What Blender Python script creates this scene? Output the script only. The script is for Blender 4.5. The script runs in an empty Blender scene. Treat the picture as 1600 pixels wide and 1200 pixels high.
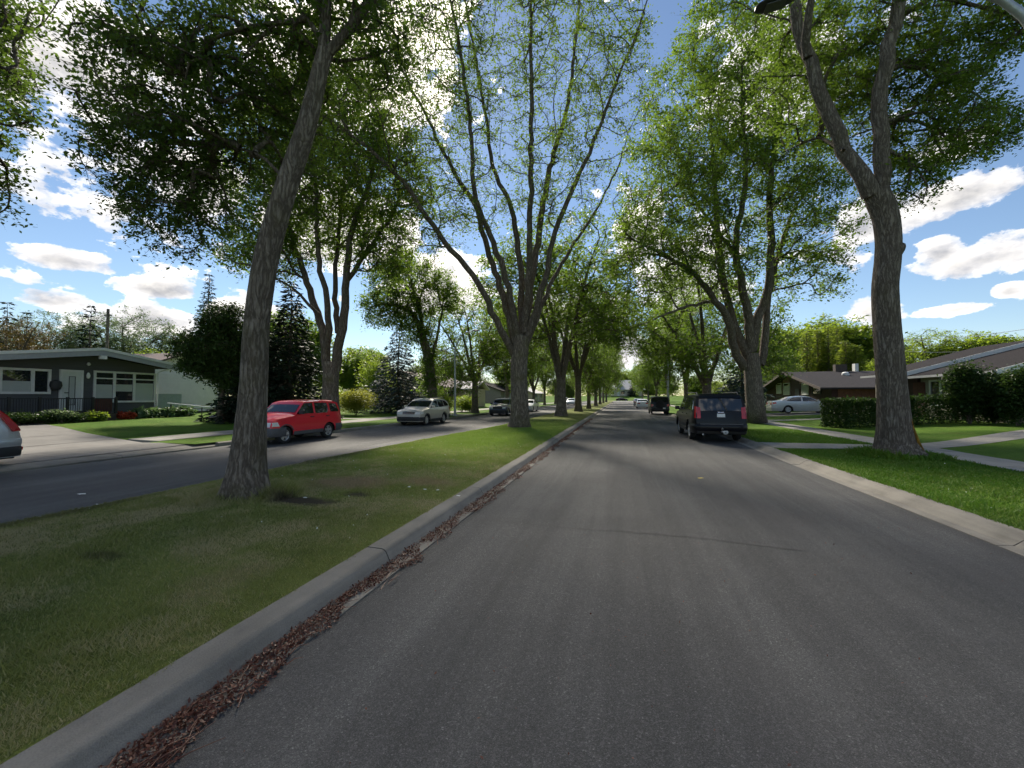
import bpy, bmesh, math, random
import numpy as np
from mathutils import Vector, Matrix

# ------------------------------------------------------------------ camera, sky, sun, exposure
sc = bpy.context.scene
col = sc.collection
R = math.radians
F_PX, CAM_H = 660.0, 1.8                       # focal length in 1600-px units, eye height
PITCH, YAW = math.atan(20 / F_PX), math.atan(170 / F_PX)   # the street runs along +Y
cam_d = bpy.data.cameras.new('camera')
cam_d.sensor_width = 36.0
cam_d.lens = F_PX / 1600 * 36
cam_d.clip_end = 4000
cam_d.clip_start = 0.05
cam = bpy.data.objects.new('camera', cam_d)
col.objects.link(cam)
cam.location = (0, 0, CAM_H)
cam.rotation_euler = (R(90) + PITCH, 0, YAW)
sc.camera = cam

SUN_EL, SUN_AZ = R(40), R(-24)                 # azimuth from +Y towards +X
SUN_DIR = Vector((math.sin(SUN_AZ) * math.cos(SUN_EL), math.cos(SUN_AZ) * math.cos(SUN_EL), math.sin(SUN_EL)))
sun_d = bpy.data.lights.new('sun', 'SUN')
sun_d.energy = 3.2
sun_d.angle = R(8.0)
sun_d.color = (1.0, 0.92, 0.78)
sun = bpy.data.objects.new('sun', sun_d)
col.objects.link(sun)
sun.rotation_euler = (-SUN_DIR).to_track_quat('-Z', 'Y').to_euler()

sc.view_settings.view_transform = 'Standard'
sc.view_settings.look = 'None'
sc.view_settings.gamma = 1.0
sc.view_settings.use_curve_mapping = False
sc.view_settings.exposure = 1.3
sc.cycles.use_denoising = True
sc.cycles.max_bounces = 6
sc.cycles.diffuse_bounces = 3
sc.cycles.caustics_reflective = False
sc.cycles.caustics_refractive = False
sc.cycles.glossy_bounces = 3
sc.cycles.transmission_bounces = 5
sc.cycles.transparent_max_bounces = 12
sc.cycles.sample_clamp_indirect = 6.0
sc.cycles.use_adaptive_sampling = True
sc.cycles.adaptive_threshold = 0.03


class NT:
    """small helper to write node trees"""
    def __init__(self, tree):
        self.t = tree

    def n(self, typ, ins=None, **kw):
        nd = self.t.nodes.new(typ)
        for k, v in kw.items():
            setattr(nd, k, v)
        for k, v in (ins or {}).items():
            s = nd.inputs[k]
            if isinstance(v, bpy.types.NodeSocket):
                self.t.links.new(v, s)
            else:
                s.default_value = v
        return nd

    def m(self, op, a, b=None, c=None, clamp=False):
        nd = self.t.nodes.new('ShaderNodeMath')
        nd.operation = op
        nd.use_clamp = clamp
        for i, v in enumerate((a, b, c)):
            if v is None:
                continue
            if isinstance(v, bpy.types.NodeSocket):
                self.t.links.new(v, nd.inputs[i])
            else:
                nd.inputs[i].default_value = v
        return nd.outputs[0]

    def ramp(self, fac, stops, interp='LINEAR'):
        nd = self.t.nodes.new('ShaderNodeValToRGB')
        cr = nd.color_ramp
        cr.interpolation = interp
        while len(cr.elements) < len(stops):
            cr.elements.new(0.5)
        for e, (p, c) in zip(cr.elements, stops):
            e.position = p
            e.color = (c[0], c[1], c[2], 1) if not isinstance(c, (int, float)) else (c, c, c, 1)
        self.t.links.new(fac, nd.inputs[0])
        return nd.outputs[0]

    def mix(self, fac, a, b, mode='MIX'):
        nd = self.t.nodes.new('ShaderNodeMix')
        nd.data_type = 'RGBA'
        nd.blend_type = mode
        nd.clamp_factor = True
        for sck, v in ((nd.inputs[0], fac), (nd.inputs[6], a), (nd.inputs[7], b)):
            if isinstance(v, bpy.types.NodeSocket):
                self.t.links.new(v, sck)
            elif isinstance(v, (int, float)):
                sck.default_value = v
            else:
                sck.default_value = (v[0], v[1], v[2], 1)
        return nd.outputs[2]

    def link(self, a, b):
        self.t.links.new(a, b)


# world: Nishita sky with cumulus clouds by direction
world = bpy.data.worlds.new('World')
sc.world = world
world.use_nodes = True
wt = world.node_tree
wt.nodes.clear()
N = NT(wt)
sky = N.n('ShaderNodeTexSky', sky_type='NISHITA', sun_disc=False, sun_elevation=SUN_EL, sun_rotation=SUN_AZ,
          altitude=650, air_density=1.1, dust_density=0.1, ozone_density=2.2)
SKY_STRENGTH = 0.054
tc = N.n('ShaderNodeTexCoord')
gen = tc.outputs['Generated']
sep = N.n('ShaderNodeSeparateXYZ', {0: gen})
sx, sy_, sz = sep.outputs
az = N.m('ARCTAN2', sx, sy_)
el = N.m('ARCSINE', sz)
zc = N.m('ADD', N.m('MAXIMUM', sz, 0.0), 0.16)
plane = N.n('ShaderNodeCombineXYZ', {0: N.m('DIVIDE', sx, zc), 1: N.m('DIVIDE', sy_, zc), 2: 0.0}).outputs[0]
nz_big = N.n('ShaderNodeTexNoise', {'Vector': plane, 'Scale': 0.55, 'Detail': 8.0, 'Roughness': 0.55}).outputs[0]
sph = N.n('ShaderNodeCombineXYZ', {0: N.m('MULTIPLY', az, 1.0), 1: N.m('MULTIPLY', el, 1.6), 2: 0.0}).outputs[0]
nz_edge = N.n('ShaderNodeTexNoise', {'Vector': sph, 'Scale': 13.0, 'Detail': 9.0, 'Roughness': 0.58}).outputs[0]
off = N.n('ShaderNodeVectorMath', {0: sph, 1: (-0.010, 0.024, 0.0)}, operation='ADD').outputs[0]
nz_edge2 = N.n('ShaderNodeTexNoise', {'Vector': off, 'Scale': 13.0, 'Detail': 5.0, 'Roughness': 0.55}).outputs[0]
# cumulus clouds that stand in the sky: azimuth, elevation, half width, half height (degrees)
CLOUDS = [(34.0, 12.2, 5.0, 2.4), (31.6, 13.4, 2.2, 2.4), (32.3, 8.1, 3.0, 1.0), (35.3, 9.2, 1.3, 0.9), (32.0, 18.2, 8.0, 2.0), (25.8, 8.6, 3.0, 2.4), (27.0, 17.0, 5.0, 3.0), (32.0, 22.6, 3.0, 2.2),
          (-61.2, 12.4, 4.2, 1.6), (-54.5, 11.0, 4.6, 1.5), (-62.0, 8.6, 3.0, 1.3), (-55.0, 7.6, 5.5, 2.2), (-47.5, 9.0, 4.5, 3.2),
          (-60.0, 29.0, 11.0, 7.5), (-52.0, 22.0, 8.0, 4.5), (-36.0, 36.0, 15.0, 10.0), (-38.0, 20.0, 12.0, 7.0), (-29.0, 41.0, 9.0, 8.0), (-24.0, 14.0, 9.0, 6.0),
          (3.0, 20.0, 4.0, 6.0), (17.5, 33.0, 8.0, 8.0), (-7.0, 10.0, 9.0, 5.0), (8.0, 14.0, 7.0, 8.0), (0.0, 5.5, 12.0, 3.0)]
acc = None
shade_acc = None
for (a0, e0, wa, we) in CLOUDS:
    da = N.m('DIVIDE', N.m('SUBTRACT', az, R(a0)), R(wa))
    de = N.m('DIVIDE', N.m('SUBTRACT', el, R(e0)), R(we))
    # flat bases: the lower half falls off faster
    de = N.m('MULTIPLY', de, N.m('ADD', 1.0, N.m('MULTIPLY', N.m('LESS_THAN', de, 0.0), 0.55)))
    d = N.m('SQRT', N.m('ADD', N.m('MULTIPLY', da, da), N.m('MULTIPLY', de, de)))
    b = N.m('SUBTRACT', 1.0, d)
    acc = b if acc is None else N.m('MAXIMUM', acc, b)
base_cloud = N.m('SUBTRACT', N.m('MULTIPLY', nz_big, 2.6), 1.52)
dens = N.m('MAXIMUM', N.m('MAXIMUM', acc, -1.0), base_cloud)
dens = N.m('ADD', dens, N.m('MULTIPLY', N.m('SUBTRACT', nz_edge, 0.53), 2.5))
mask = N.ramp(N.m('ADD', dens, 0.02), [(0.0, 0.0), (0.14, 0.7), (0.36, 1.0)], 'EASE')
lit = N.m('ADD', 0.5, N.m('MULTIPLY', N.m('SUBTRACT', nz_edge, nz_edge2), 3.4), clamp=True)
thick = N.ramp(dens, [(0.0, 1.0), (0.35, 0.9), (0.9, 0.62)])
ccol = N.mix(lit, (0.33, 0.335, 0.36), (0.74, 0.715, 0.69))
ccol = N.mix(1.0, ccol, thick, 'MULTIPLY')
# brighter towards the sun, which stands behind thin cloud
dsun = N.n('ShaderNodeVectorMath', {0: gen, 1: SUN_DIR}, operation='DOT_PRODUCT').outputs['Value']
glow = N.m('POWER', N.m('MAXIMUM', dsun, 0.0), 14.0)
ccol = N.mix(1.0, ccol, N.n('ShaderNodeCombineColor', {0: N.m('ADD', 0.9, N.m('MULTIPLY', glow, 1.5)), 1: N.m('ADD', 0.9, N.m('MULTIPLY', glow, 1.35)),
                                                        2: N.m('ADD', 0.9, N.m('MULTIPLY', glow, 1.1))}).outputs[0], 'MULTIPLY')
bg_sky = N.n('ShaderNodeBackground', {0: sky.outputs[0], 1: SKY_STRENGTH})
bg_cloud = N.n('ShaderNodeBackground', {0: ccol, 1: 1.0})
mixsh = N.n('ShaderNodeMixShader', {0: mask, 1: bg_sky.outputs[0], 2: bg_cloud.outputs[0]})
N.n('ShaderNodeOutputWorld', {0: mixsh.outputs[0]})


# ------------------------------------------------------------------ geometry of the view (pixels of the 1600 x 1200 photograph to points)
_cy, _sy, _cp, _sp = math.cos(YAW), math.sin(YAW), math.cos(PITCH), math.sin(PITCH)


def ray(x, y):
    a, b = (x - 800) / F_PX, (600 - y) / F_PX
    fwd, up = _cp - _sp * b, _sp + _cp * b
    return Vector((a * _cy - fwd * _sy, a * _sy + fwd * _cy, up))


def at_z(x, y, z=0.0):
    r = ray(x, y)
    return r * ((z - CAM_H) / r.z) + Vector((0, 0, CAM_H))


def at_v(x, y, v):
    r = ray(x, y)
    return r * (v / r.y) + Vector((0, 0, CAM_H))


def at_u(x, y, u):
    r = ray(x, y)
    return r * (u / r.x) + Vector((0, 0, CAM_H))


def at_d(x, y, d):
    """point at depth d along the viewing axis"""
    a, b = (x - 800) / F_PX, (600 - y) / F_PX
    fwd, up = _cp - _sp * b, _sp + _cp * b
    return Vector((a * _cy - fwd * _sy, a * _sy + fwd * _cy, up)) * d + Vector((0, 0, CAM_H))


# ------------------------------------------------------------------ materials
MATS = {}


def new_mat(name):
    m = bpy.data.materials.new(name)
    m.use_nodes = True
    m.node_tree.nodes.clear()
    MATS[name] = m
    return m, NT(m.node_tree)


def finish(nt, shader, disp=None):
    o = nt.n('ShaderNodeOutputMaterial', {0: shader})
    return o


def plain(name, colr, rough=0.6, metal=0.0, spec=0.5, var=0.12, scale=8.0, bump=0.0, bscale=60.0, coat=0.0, stretch=(1, 1, 1)):
    m, nt = new_mat(name)
    t = nt.n('ShaderNodeTexCoord')
    mp = nt.n('ShaderNodeMapping', {0: t.outputs['Object'], 'Scale': stretch})
    nz = nt.n('ShaderNodeTexNoise', {'Vector': mp.outputs[0], 'Scale': scale, 'Detail': 5.0, 'Roughness': 0.6}).outputs[0]
    lo = tuple(c * (1 - var) for c in colr)
    hi = tuple(min(1, c * (1 + var)) for c in colr)
    c = nt.ramp(nz, [(0.3, lo), (0.7, hi)])
    b = nt.n('ShaderNodeBsdfPrincipled', {'Base Color': c, 'Roughness': rough, 'Metallic': metal, 'Specular IOR Level': spec, 'Coat Weight': coat, 'Coat Roughness': 0.06})
    if bump:
        nb = nt.n('ShaderNodeTexNoise', {'Vector': mp.outputs[0], 'Scale': bscale, 'Detail': 4.0}).outputs[0]
        bp = nt.n('ShaderNodeBump', {'Height': nb, 'Strength': bump, 'Distance': 0.02})
        nt.link(bp.outputs[0], b.inputs['Normal'])
    finish(nt, b.outputs[0])
    return m


def leaf_mat(name, dark, lightc, trans, tw=0.45, scale=0.6, spec=0.35):
    m, nt = new_mat(name)
    g = nt.n('ShaderNodeNewGeometry')
    oi = nt.n('ShaderNodeObjectInfo')
    nz = nt.n('ShaderNodeTexNoise', {'Vector': g.outputs['Position'], 'Scale': scale, 'Detail': 2.0}).outputs[0]
    f = nt.m('ADD', nt.m('MULTIPLY', g.outputs['Random Per Island'], 0.55), nt.m('MULTIPLY', nz, 0.5))
    f = nt.m('ADD', f, nt.m('MULTIPLY', nt.m('SUBTRACT', oi.outputs['Random'], 0.5), 0.25), clamp=True)
    c = nt.mix(f, dark, lightc)
    tcol = nt.mix(f, tuple(x * 0.75 for x in trans), trans)
    b = nt.n('ShaderNodeBsdfPrincipled', {'Base Color': c, 'Roughness': 0.5, 'Specular IOR Level': spec})
    tr = nt.n('ShaderNodeBsdfTranslucent', {'Color': tcol})
    mx = nt.n('ShaderNodeMixShader', {0: tw, 1: b.outputs[0], 2: tr.outputs[0]})
    finish(nt, mx.outputs[0])
    return m


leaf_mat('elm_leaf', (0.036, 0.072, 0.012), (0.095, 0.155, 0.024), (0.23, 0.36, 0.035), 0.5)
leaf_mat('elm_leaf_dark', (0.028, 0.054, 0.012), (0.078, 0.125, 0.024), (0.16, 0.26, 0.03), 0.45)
leaf_mat('lime_leaf', (0.07, 0.115, 0.014), (0.12, 0.185, 0.025), (0.34, 0.46, 0.04), 0.55)
leaf_mat('poplar_leaf', (0.06, 0.095, 0.05), (0.10, 0.14, 0.08), (0.18, 0.26, 0.10), 0.5)
leaf_mat('ochre_leaf', (0.07, 0.055, 0.02), (0.13, 0.10, 0.035), (0.18, 0.13, 0.03), 0.35)
leaf_mat('hedge_leaf', (0.022, 0.045, 0.012), (0.05, 0.09, 0.022), (0.07, 0.13, 0.02), 0.3, spec=0.2)
leaf_mat('cedar_leaf', (0.07, 0.11, 0.018), (0.12, 0.17, 0.025), (0.32, 0.40, 0.04), 0.55, 1.2)
leaf_mat('gold_leaf', (0.12, 0.135, 0.02), (0.19, 0.20, 0.03), (0.36, 0.37, 0.04), 0.5)
leaf_mat('hosta_leaf', (0.05, 0.10, 0.04), (0.12, 0.19, 0.09), (0.16, 0.26, 0.08), 0.3)
leaf_mat('flower_leaf', (0.30, 0.035, 0.02), (0.45, 0.08, 0.03), (0.4, 0.06, 0.02), 0.3)
leaf_mat('spruce_needle', (0.012, 0.022, 0.014), (0.028, 0.045, 0.026), (0.02, 0.03, 0.012), 0.12, spec=0.05)
leaf_mat('blue_needle', (0.040, 0.062, 0.058), (0.095, 0.125, 0.12), (0.05, 0.07, 0.05), 0.12, spec=0.08)
leaf_mat('juniper_needle', (0.02, 0.04, 0.012), (0.05, 0.085, 0.02), (0.05, 0.09, 0.015), 0.2, spec=0.1)
leaf_mat('litter', (0.055, 0.017, 0.012), (0.22, 0.080, 0.045), (0.12, 0.04, 0.02), 0.1, 9.0)


def bark_mat(name, c1, c2, moss=0.25):
    m, nt = new_mat(name)
    t = nt.n('ShaderNodeTexCoord')
    wn = nt.n('ShaderNodeTexNoise', {'Vector': t.outputs['Object'], 'Scale': 2.6, 'Detail': 3.0}).outputs['Color']
    wv = nt.n('ShaderNodeVectorMath', {0: nt.n('ShaderNodeVectorMath', {0: wn, 1: (0.5, 0.5, 0.5)}, operation='SUBTRACT').outputs[0], 1: (0.12, 0.12, 0.5)}, operation='MULTIPLY').outputs[0]
    ob = nt.n('ShaderNodeVectorMath', {0: t.outputs['Object'], 1: wv}, operation='ADD').outputs[0]
    mp = nt.n('ShaderNodeMapping', {0: ob, 'Scale': (1, 1, 0.16)})
    n1 = nt.n('ShaderNodeTexNoise', {'Vector': mp.outputs[0], 'Scale': 15.0, 'Detail': 4.0, 'Roughness': 0.55}).outputs[0]
    ridge = nt.m('MULTIPLY', nt.m('ABSOLUTE', nt.m('SUBTRACT', n1, 0.5)), 5.0, clamp=True)
    mp2 = nt.n('ShaderNodeMapping', {0: ob, 'Scale': (1, 1, 0.35)})
    nz = nt.n('ShaderNodeTexNoise', {'Vector': mp2.outputs[0], 'Scale': 34.0, 'Detail': 6.0, 'Roughness': 0.7}).outputs[0]
    h = nt.m('ADD', nt.m('MULTIPLY', nt.m('POWER', ridge, 0.7), 0.55), nt.m('MULTIPLY', nz, 0.75))
    c = nt.ramp(h, [(0.25, tuple(x * 0.5 for x in c1)), (0.58, c1), (1.0, c2)])
    n2 = nt.n('ShaderNodeTexNoise', {'Vector': t.outputs['Object'], 'Scale': 1.3, 'Detail': 4.0}).outputs[0]
    f2 = nt.m('MULTIPLY', nt.ramp(n2, [(0.5, 0.0), (0.72, 1.0)]), moss)
    c = nt.mix(f2, c, (0.105, 0.10, 0.035))
    b = nt.n('ShaderNodeBsdfPrincipled', {'Base Color': c, 'Roughness': 0.92, 'Specular IOR Level': 0.15})
    bp = nt.n('ShaderNodeBump', {'Height': h, 'Strength': 1.0, 'Distance': 0.035})
    nt.link(bp.outputs[0], b.inputs['Normal'])
    finish(nt, b.outputs[0])


bark_mat('bark', (0.130, 0.105, 0.083), (0.30, 0.255, 0.21), 0.5)
bark_mat('bark_grey', (0.130, 0.105, 0.086), (0.30, 0.255, 0.215), 0.15)
bark_mat('limb_bark_backlit', (0.105, 0.084, 0.066), (0.24, 0.20, 0.165), 0.3)  # bark of limbs and twigs, darkened: their backlit shade is put into the colour
bark_mat('lichen_bark', (0.18, 0.10, 0.02), (0.36, 0.20, 0.03), 0.0)


def asphalt_mat():
    m, nt = new_mat('asphalt')
    g = nt.n('ShaderNodeNewGeometry')
    p = g.outputs['Position']
    sp = nt.n('ShaderNodeSeparateXYZ', {0: p})
    # wheel tracks and streaks run along the street
    mp = nt.n('ShaderNodeMapping', {0: p, 'Scale': (1.0, 0.03, 1.0)})
    st = nt.n('ShaderNodeTexNoise', {'Vector': mp.outputs[0], 'Scale': 1.5, 'Detail': 7.0, 'Roughness': 0.66}).outputs[0]
    big = nt.n('ShaderNodeTexNoise', {'Vector': p, 'Scale': 0.35, 'Detail': 5.0, 'Roughness': 0.6}).outputs[0]
    c = nt.ramp(nt.m('ADD', nt.m('MULTIPLY', st, 0.62), nt.m('MULTIPLY', big, 0.38)), [(0.38, (0.053, 0.051, 0.050)), (0.5, (0.077, 0.074, 0.072)), (0.62, (0.110, 0.106, 0.102))])
    # aggregate
    vo = nt.n('ShaderNodeTexVoronoi', {'Vector': p, 'Scale': 230.0})
    rnd = nt.n('ShaderNodeSeparateColor', {0: vo.outputs['Color']}).outputs[0]
    stone = nt.ramp(rnd, [(0.0, 0.62), (0.5, 0.92), (0.86, 1.18), (0.97, 1.75)])
    vo2 = nt.n('ShaderNodeTexVoronoi', {'Vector': p, 'Scale': 95.0})
    rnd2 = nt.n('ShaderNodeSeparateColor', {0: vo2.outputs['Color']}).outputs[1]
    stone2 = nt.ramp(rnd2, [(0.0, 0.8), (0.7, 1.0), (0.96, 1.2), (0.995, 1.75)])
    c = nt.mix(1.0, c, stone, 'MULTIPLY')
    c = nt.mix(1.0, c, stone2, 'MULTIPLY')
    # tar-darkened blotches
    bl = nt.n('ShaderNodeTexNoise', {'Vector': nt.n('ShaderNodeMapping', {0: p, 'Scale': (0.5, 0.22, 1), 'Location': (3.7, 1.1, 0)}).outputs[0], 'Scale': 1.0, 'Detail': 3.0}).outputs[0]
    c = nt.mix(nt.m('MULTIPLY', nt.ramp(bl, [(0.54, 0.0), (0.66, 1.0)]), 0.42), c, (0.050, 0.045, 0.046))
    sm = nt.n('ShaderNodeTexNoise', {'Vector': p, 'Scale': 14.0, 'Detail': 2.0}).outputs[0]
    c = nt.mix(nt.m('MULTIPLY', nt.ramp(sm, [(0.66, 0.0), (0.74, 1.0)]), 0.35), c, (0.06, 0.058, 0.058))
    b = nt.n('ShaderNodeBsdfPrincipled', {'Base Color': c, 'Roughness': 0.82, 'Specular IOR Level': 0.35})
    h = nt.m('SUBTRACT', 1.0, nt.m('MULTIPLY', vo.outputs['Distance'], 1.2))
    bp = nt.n('ShaderNodeBump', {'Height': h, 'Strength': 0.55, 'Distance': 0.006})
    nt.link(bp.outputs[0], b.inputs['Normal'])
    finish(nt, b.outputs[0])


asphalt_mat()


def concrete_mat(name, base, dark=0.6):
    m, nt = new_mat(name)
    g = nt.n('ShaderNodeNewGeometry')
    p = g.outputs['Position']
    oi = nt.n('ShaderNodeObjectInfo')
    n1 = nt.n('ShaderNodeTexNoise', {'Vector': p, 'Scale': 1.1, 'Detail': 7.0, 'Roughness': 0.65}).outputs[0]
    n2 = nt.n('ShaderNodeTexNoise', {'Vector': p, 'Scale': 120.0, 'Detail': 3.0}).outputs[0]
    n3 = nt.n('ShaderNodeTexNoise', {'Vector': nt.n('ShaderNodeMapping', {0: p, 'Scale': (1.0, 0.12, 3.0)}).outputs[0], 'Scale': 6.0, 'Detail': 4.0}).outputs[0]
    f = nt.m('ADD', nt.m('MULTIPLY', n1, 0.5), nt.m('ADD', nt.m('MULTIPLY', n2, 0.22), nt.m('MULTIPLY', n3, 0.28)))
    f = nt.m('ADD', f, nt.m('MULTIPLY', nt.m('SUBTRACT', oi.outputs['Random'], 0.5), 0.10))
    c = nt.ramp(f, [(0.36, tuple(x * dark for x in base)), (0.52, base), (0.68, tuple(x * 1.18 for x in base))])
    b = nt.n('ShaderNodeBsdfPrincipled', {'Base Color': c, 'Roughness': 0.88, 'Specular IOR Level': 0.25})
    bp = nt.n('ShaderNodeBump', {'Height': nt.m('ADD', n2, nt.m('MULTIPLY', n1, 2.0)), 'Strength': 0.35, 'Distance': 0.008})
    nt.link(bp.outputs[0], b.inputs['Normal'])
    finish(nt, b.outputs[0])


concrete_mat('kerb_concrete', (0.235, 0.215, 0.185))
concrete_mat('walk_concrete', (0.29, 0.27, 0.24), 0.7)
concrete_mat('drive_concrete', (0.19, 0.178, 0.162), 0.65)


def grass_mat(name, g1, g2, dry, dryf=0.55, patches=()):
    m, nt = new_mat(name)
    g = nt.n('ShaderNodeNewGeometry')
    p = g.outputs['Position']
    n1 = nt.n('ShaderNodeTexNoise', {'Vector': p, 'Scale': 0.55, 'Detail': 6.0, 'Roughness': 0.6}).outputs[0]
    n2 = nt.n('ShaderNodeTexNoise', {'Vector': p, 'Scale': 7.0, 'Detail': 6.0, 'Roughness': 0.7}).outputs[0]
    n3 = nt.n('ShaderNodeTexNoise', {'Vector': p, 'Scale': 70.0, 'Detail': 3.0, 'Roughness': 0.7}).outputs[0]
    f = nt.m('ADD', nt.m('MULTIPLY', n1, 0.45), nt.m('ADD', nt.m('MULTIPLY', n2, 0.30), nt.m('MULTIPLY', n3, 0.30)))
    c = nt.ramp(f, [(0.36, tuple(x * 0.55 for x in g1)), (0.5, g1), (0.66, g2)])
    d1 = nt.n('ShaderNodeTexNoise', {'Vector': nt.n('ShaderNodeMapping', {0: p, 'Location': (13.1, 4.2, 0)}).outputs[0], 'Scale': 0.8, 'Detail': 7.0, 'Roughness': 0.68}).outputs[0]
    c = nt.mix(nt.m('MULTIPLY', nt.ramp(d1, [(0.50, 0.0), (0.64, 1.0)]), dryf), c, dry)
    for (px, py, rx, ry, colr, amt) in patches:      # worn and bare spots, sun-brightened patch
        sp = nt.n('ShaderNodeSeparateXYZ', {0: p})
        dx = nt.m('DIVIDE', nt.m('SUBTRACT', sp.outputs[0], px), rx)
        dy = nt.m('DIVIDE', nt.m('SUBTRACT', sp.outputs[1], py), ry)
        d = nt.m('SQRT', nt.m('ADD', nt.m('MULTIPLY', dx, dx), nt.m('MULTIPLY', dy, dy)))
        d = nt.m('ADD', d, nt.m('MULTIPLY', nt.m('SUBTRACT', n2, 0.5), 1.6))
        c = nt.mix(nt.m('MULTIPLY', nt.ramp(d, [(0.45, 1.0), (1.05, 0.0)]), amt), c, colr)
    b = nt.n('ShaderNodeBsdfPrincipled', {'Base Color': c, 'Roughness': 0.95, 'Specular IOR Level': 0.1})
    bp = nt.n('ShaderNodeBump', {'Height': nt.m('ADD', n3, nt.m('MULTIPLY', n2, 1.5)), 'Strength': 0.8, 'Distance': 0.03})
    nt.link(bp.outputs[0], b.inputs['Normal'])
    finish(nt, b.outputs[0])
    return m


SOIL = (0.055, 0.042, 0.032)
STRAW = (0.26, 0.20, 0.115)
_patches = [(-4.75, 5.5, 0.75, 0.28, SOIL, 0.95), (-4.2, 6.1, 0.30, 0.16, SOIL, 0.8), (-4.9, 6.9, 1.0, 0.7, STRAW, 1.0), (-3.6, 7.4, 0.7, 0.4, STRAW, 0.8),
            (-7.6, 4.2, 0.30, 1.6, SOIL, 0.5), (-7.5, 10.0, 0.45, 2.2, (0.12, 0.12, 0.06), 0.6), (-5.0, 3.1, 0.28, 0.14, SOIL, 0.5), (-6.3, 2.6, 0.5, 0.35, STRAW, 0.3), (-3.4, 3.0, 0.35, 0.5, STRAW, 0.3)]
_fresh_sunlit = [(-4.9, 19.0, 5.0, 13.5, (0.115, 0.185, 0.027), 0.85)]  # greener grass further on, with sunlight painted into its brightness
grass_mat('median_grass', (0.125, 0.15, 0.036), (0.20, 0.23, 0.062), (0.25, 0.215, 0.11), 0.6, _fresh_sunlit + _patches)
grass_mat('lawn_grass', (0.068, 0.135, 0.014), (0.12, 0.20, 0.024), (0.15, 0.155, 0.04), 0.3)


def add_patches(nt, c, p, n2, patches):
    for (px, py, rx, ry, colr, amt) in patches:      # worn and bare spots, sun-brightened patch
        sp = nt.n('ShaderNodeSeparateXYZ', {0: p})
        dx = nt.m('DIVIDE', nt.m('SUBTRACT', sp.outputs[0], px), rx)
        dy = nt.m('DIVIDE', nt.m('SUBTRACT', sp.outputs[1], py), ry)
        d = nt.m('SQRT', nt.m('ADD', nt.m('MULTIPLY', dx, dx), nt.m('MULTIPLY', dy, dy)))
        d = nt.m('ADD', d, nt.m('MULTIPLY', nt.m('SUBTRACT', n2, 0.5), 1.6))
        c = nt.mix(nt.m('MULTIPLY', nt.ramp(d, [(0.45, 1.0), (1.05, 0.0)]), amt), c, colr)
    return c


def blade_mat(name, lo, hi, dryc, dryf, patches=()):
    m, nt = new_mat(name)
    g = nt.n('ShaderNodeNewGeometry')
    p = g.outputs['Position']
    n1 = nt.n('ShaderNodeTexNoise', {'Vector': p, 'Scale': 0.55, 'Detail': 6.0, 'Roughness': 0.6}).outputs[0]
    d1 = nt.n('ShaderNodeTexNoise', {'Vector': nt.n('ShaderNodeMapping', {0: p, 'Location': (13.1, 4.2, 0)}).outputs[0], 'Scale': 0.8, 'Detail': 7.0, 'Roughness': 0.68}).outputs[0]
    c = nt.mix(nt.m('ADD', nt.m('MULTIPLY', n1, 0.6), nt.m('MULTIPLY', g.outputs['Random Per Island'], 0.4), clamp=True), lo, hi)
    dry = nt.m('MULTIPLY', nt.ramp(d1, [(0.45, 0.0), (0.60, 1.0)]), dryf)
    dry = nt.m('ADD', dry, nt.m('MULTIPLY', nt.m('GREATER_THAN', g.outputs['Random Per Island'], 0.86), 0.5), clamp=True)
    c = nt.mix(dry, c, dryc)
    if patches:
        n2 = nt.n('ShaderNodeTexNoise', {'Vector': p, 'Scale': 7.0, 'Detail': 6.0, 'Roughness': 0.7}).outputs[0]
        c = add_patches(nt, c, p, n2, patches)
    b = nt.n('ShaderNodeBsdfPrincipled', {'Base Color': c, 'Roughness': 0.6, 'Specular IOR Level': 0.25})
    tr = nt.n('ShaderNodeBsdfTranslucent', {'Color': c})
    mx = nt.n('ShaderNodeMixShader', {0: 0.35, 1: b.outputs[0], 2: tr.outputs[0]})
    finish(nt, mx.outputs[0])


blade_mat('grass_blade', (0.125, 0.15, 0.032), (0.36, 0.375, 0.115), (0.46, 0.39, 0.22), 0.85, [_fresh_sunlit[0][:4] + ((0.20, 0.31, 0.045), 0.85)] + [q[:4] + ((0.36, 0.28, 0.16) if q[4] == STRAW else q[4], q[5]) for q in _patches])  # blades repeat the painted sunlit patch
blade_mat('lawn_blade', (0.055, 0.135, 0.010), (0.125, 0.245, 0.024), (0.20, 0.22, 0.06), 0.15)


def glass_mat(name, tint=(0.012, 0.016, 0.020), rough=0.03):
    m, nt = new_mat(name)
    b = nt.n('ShaderNodeBsdfPrincipled', {'Base Color': (*tint, 1), 'Roughness': rough, 'Specular IOR Level': 0.9, 'IOR': 1.5})
    finish(nt, b.outputs[0])


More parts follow.
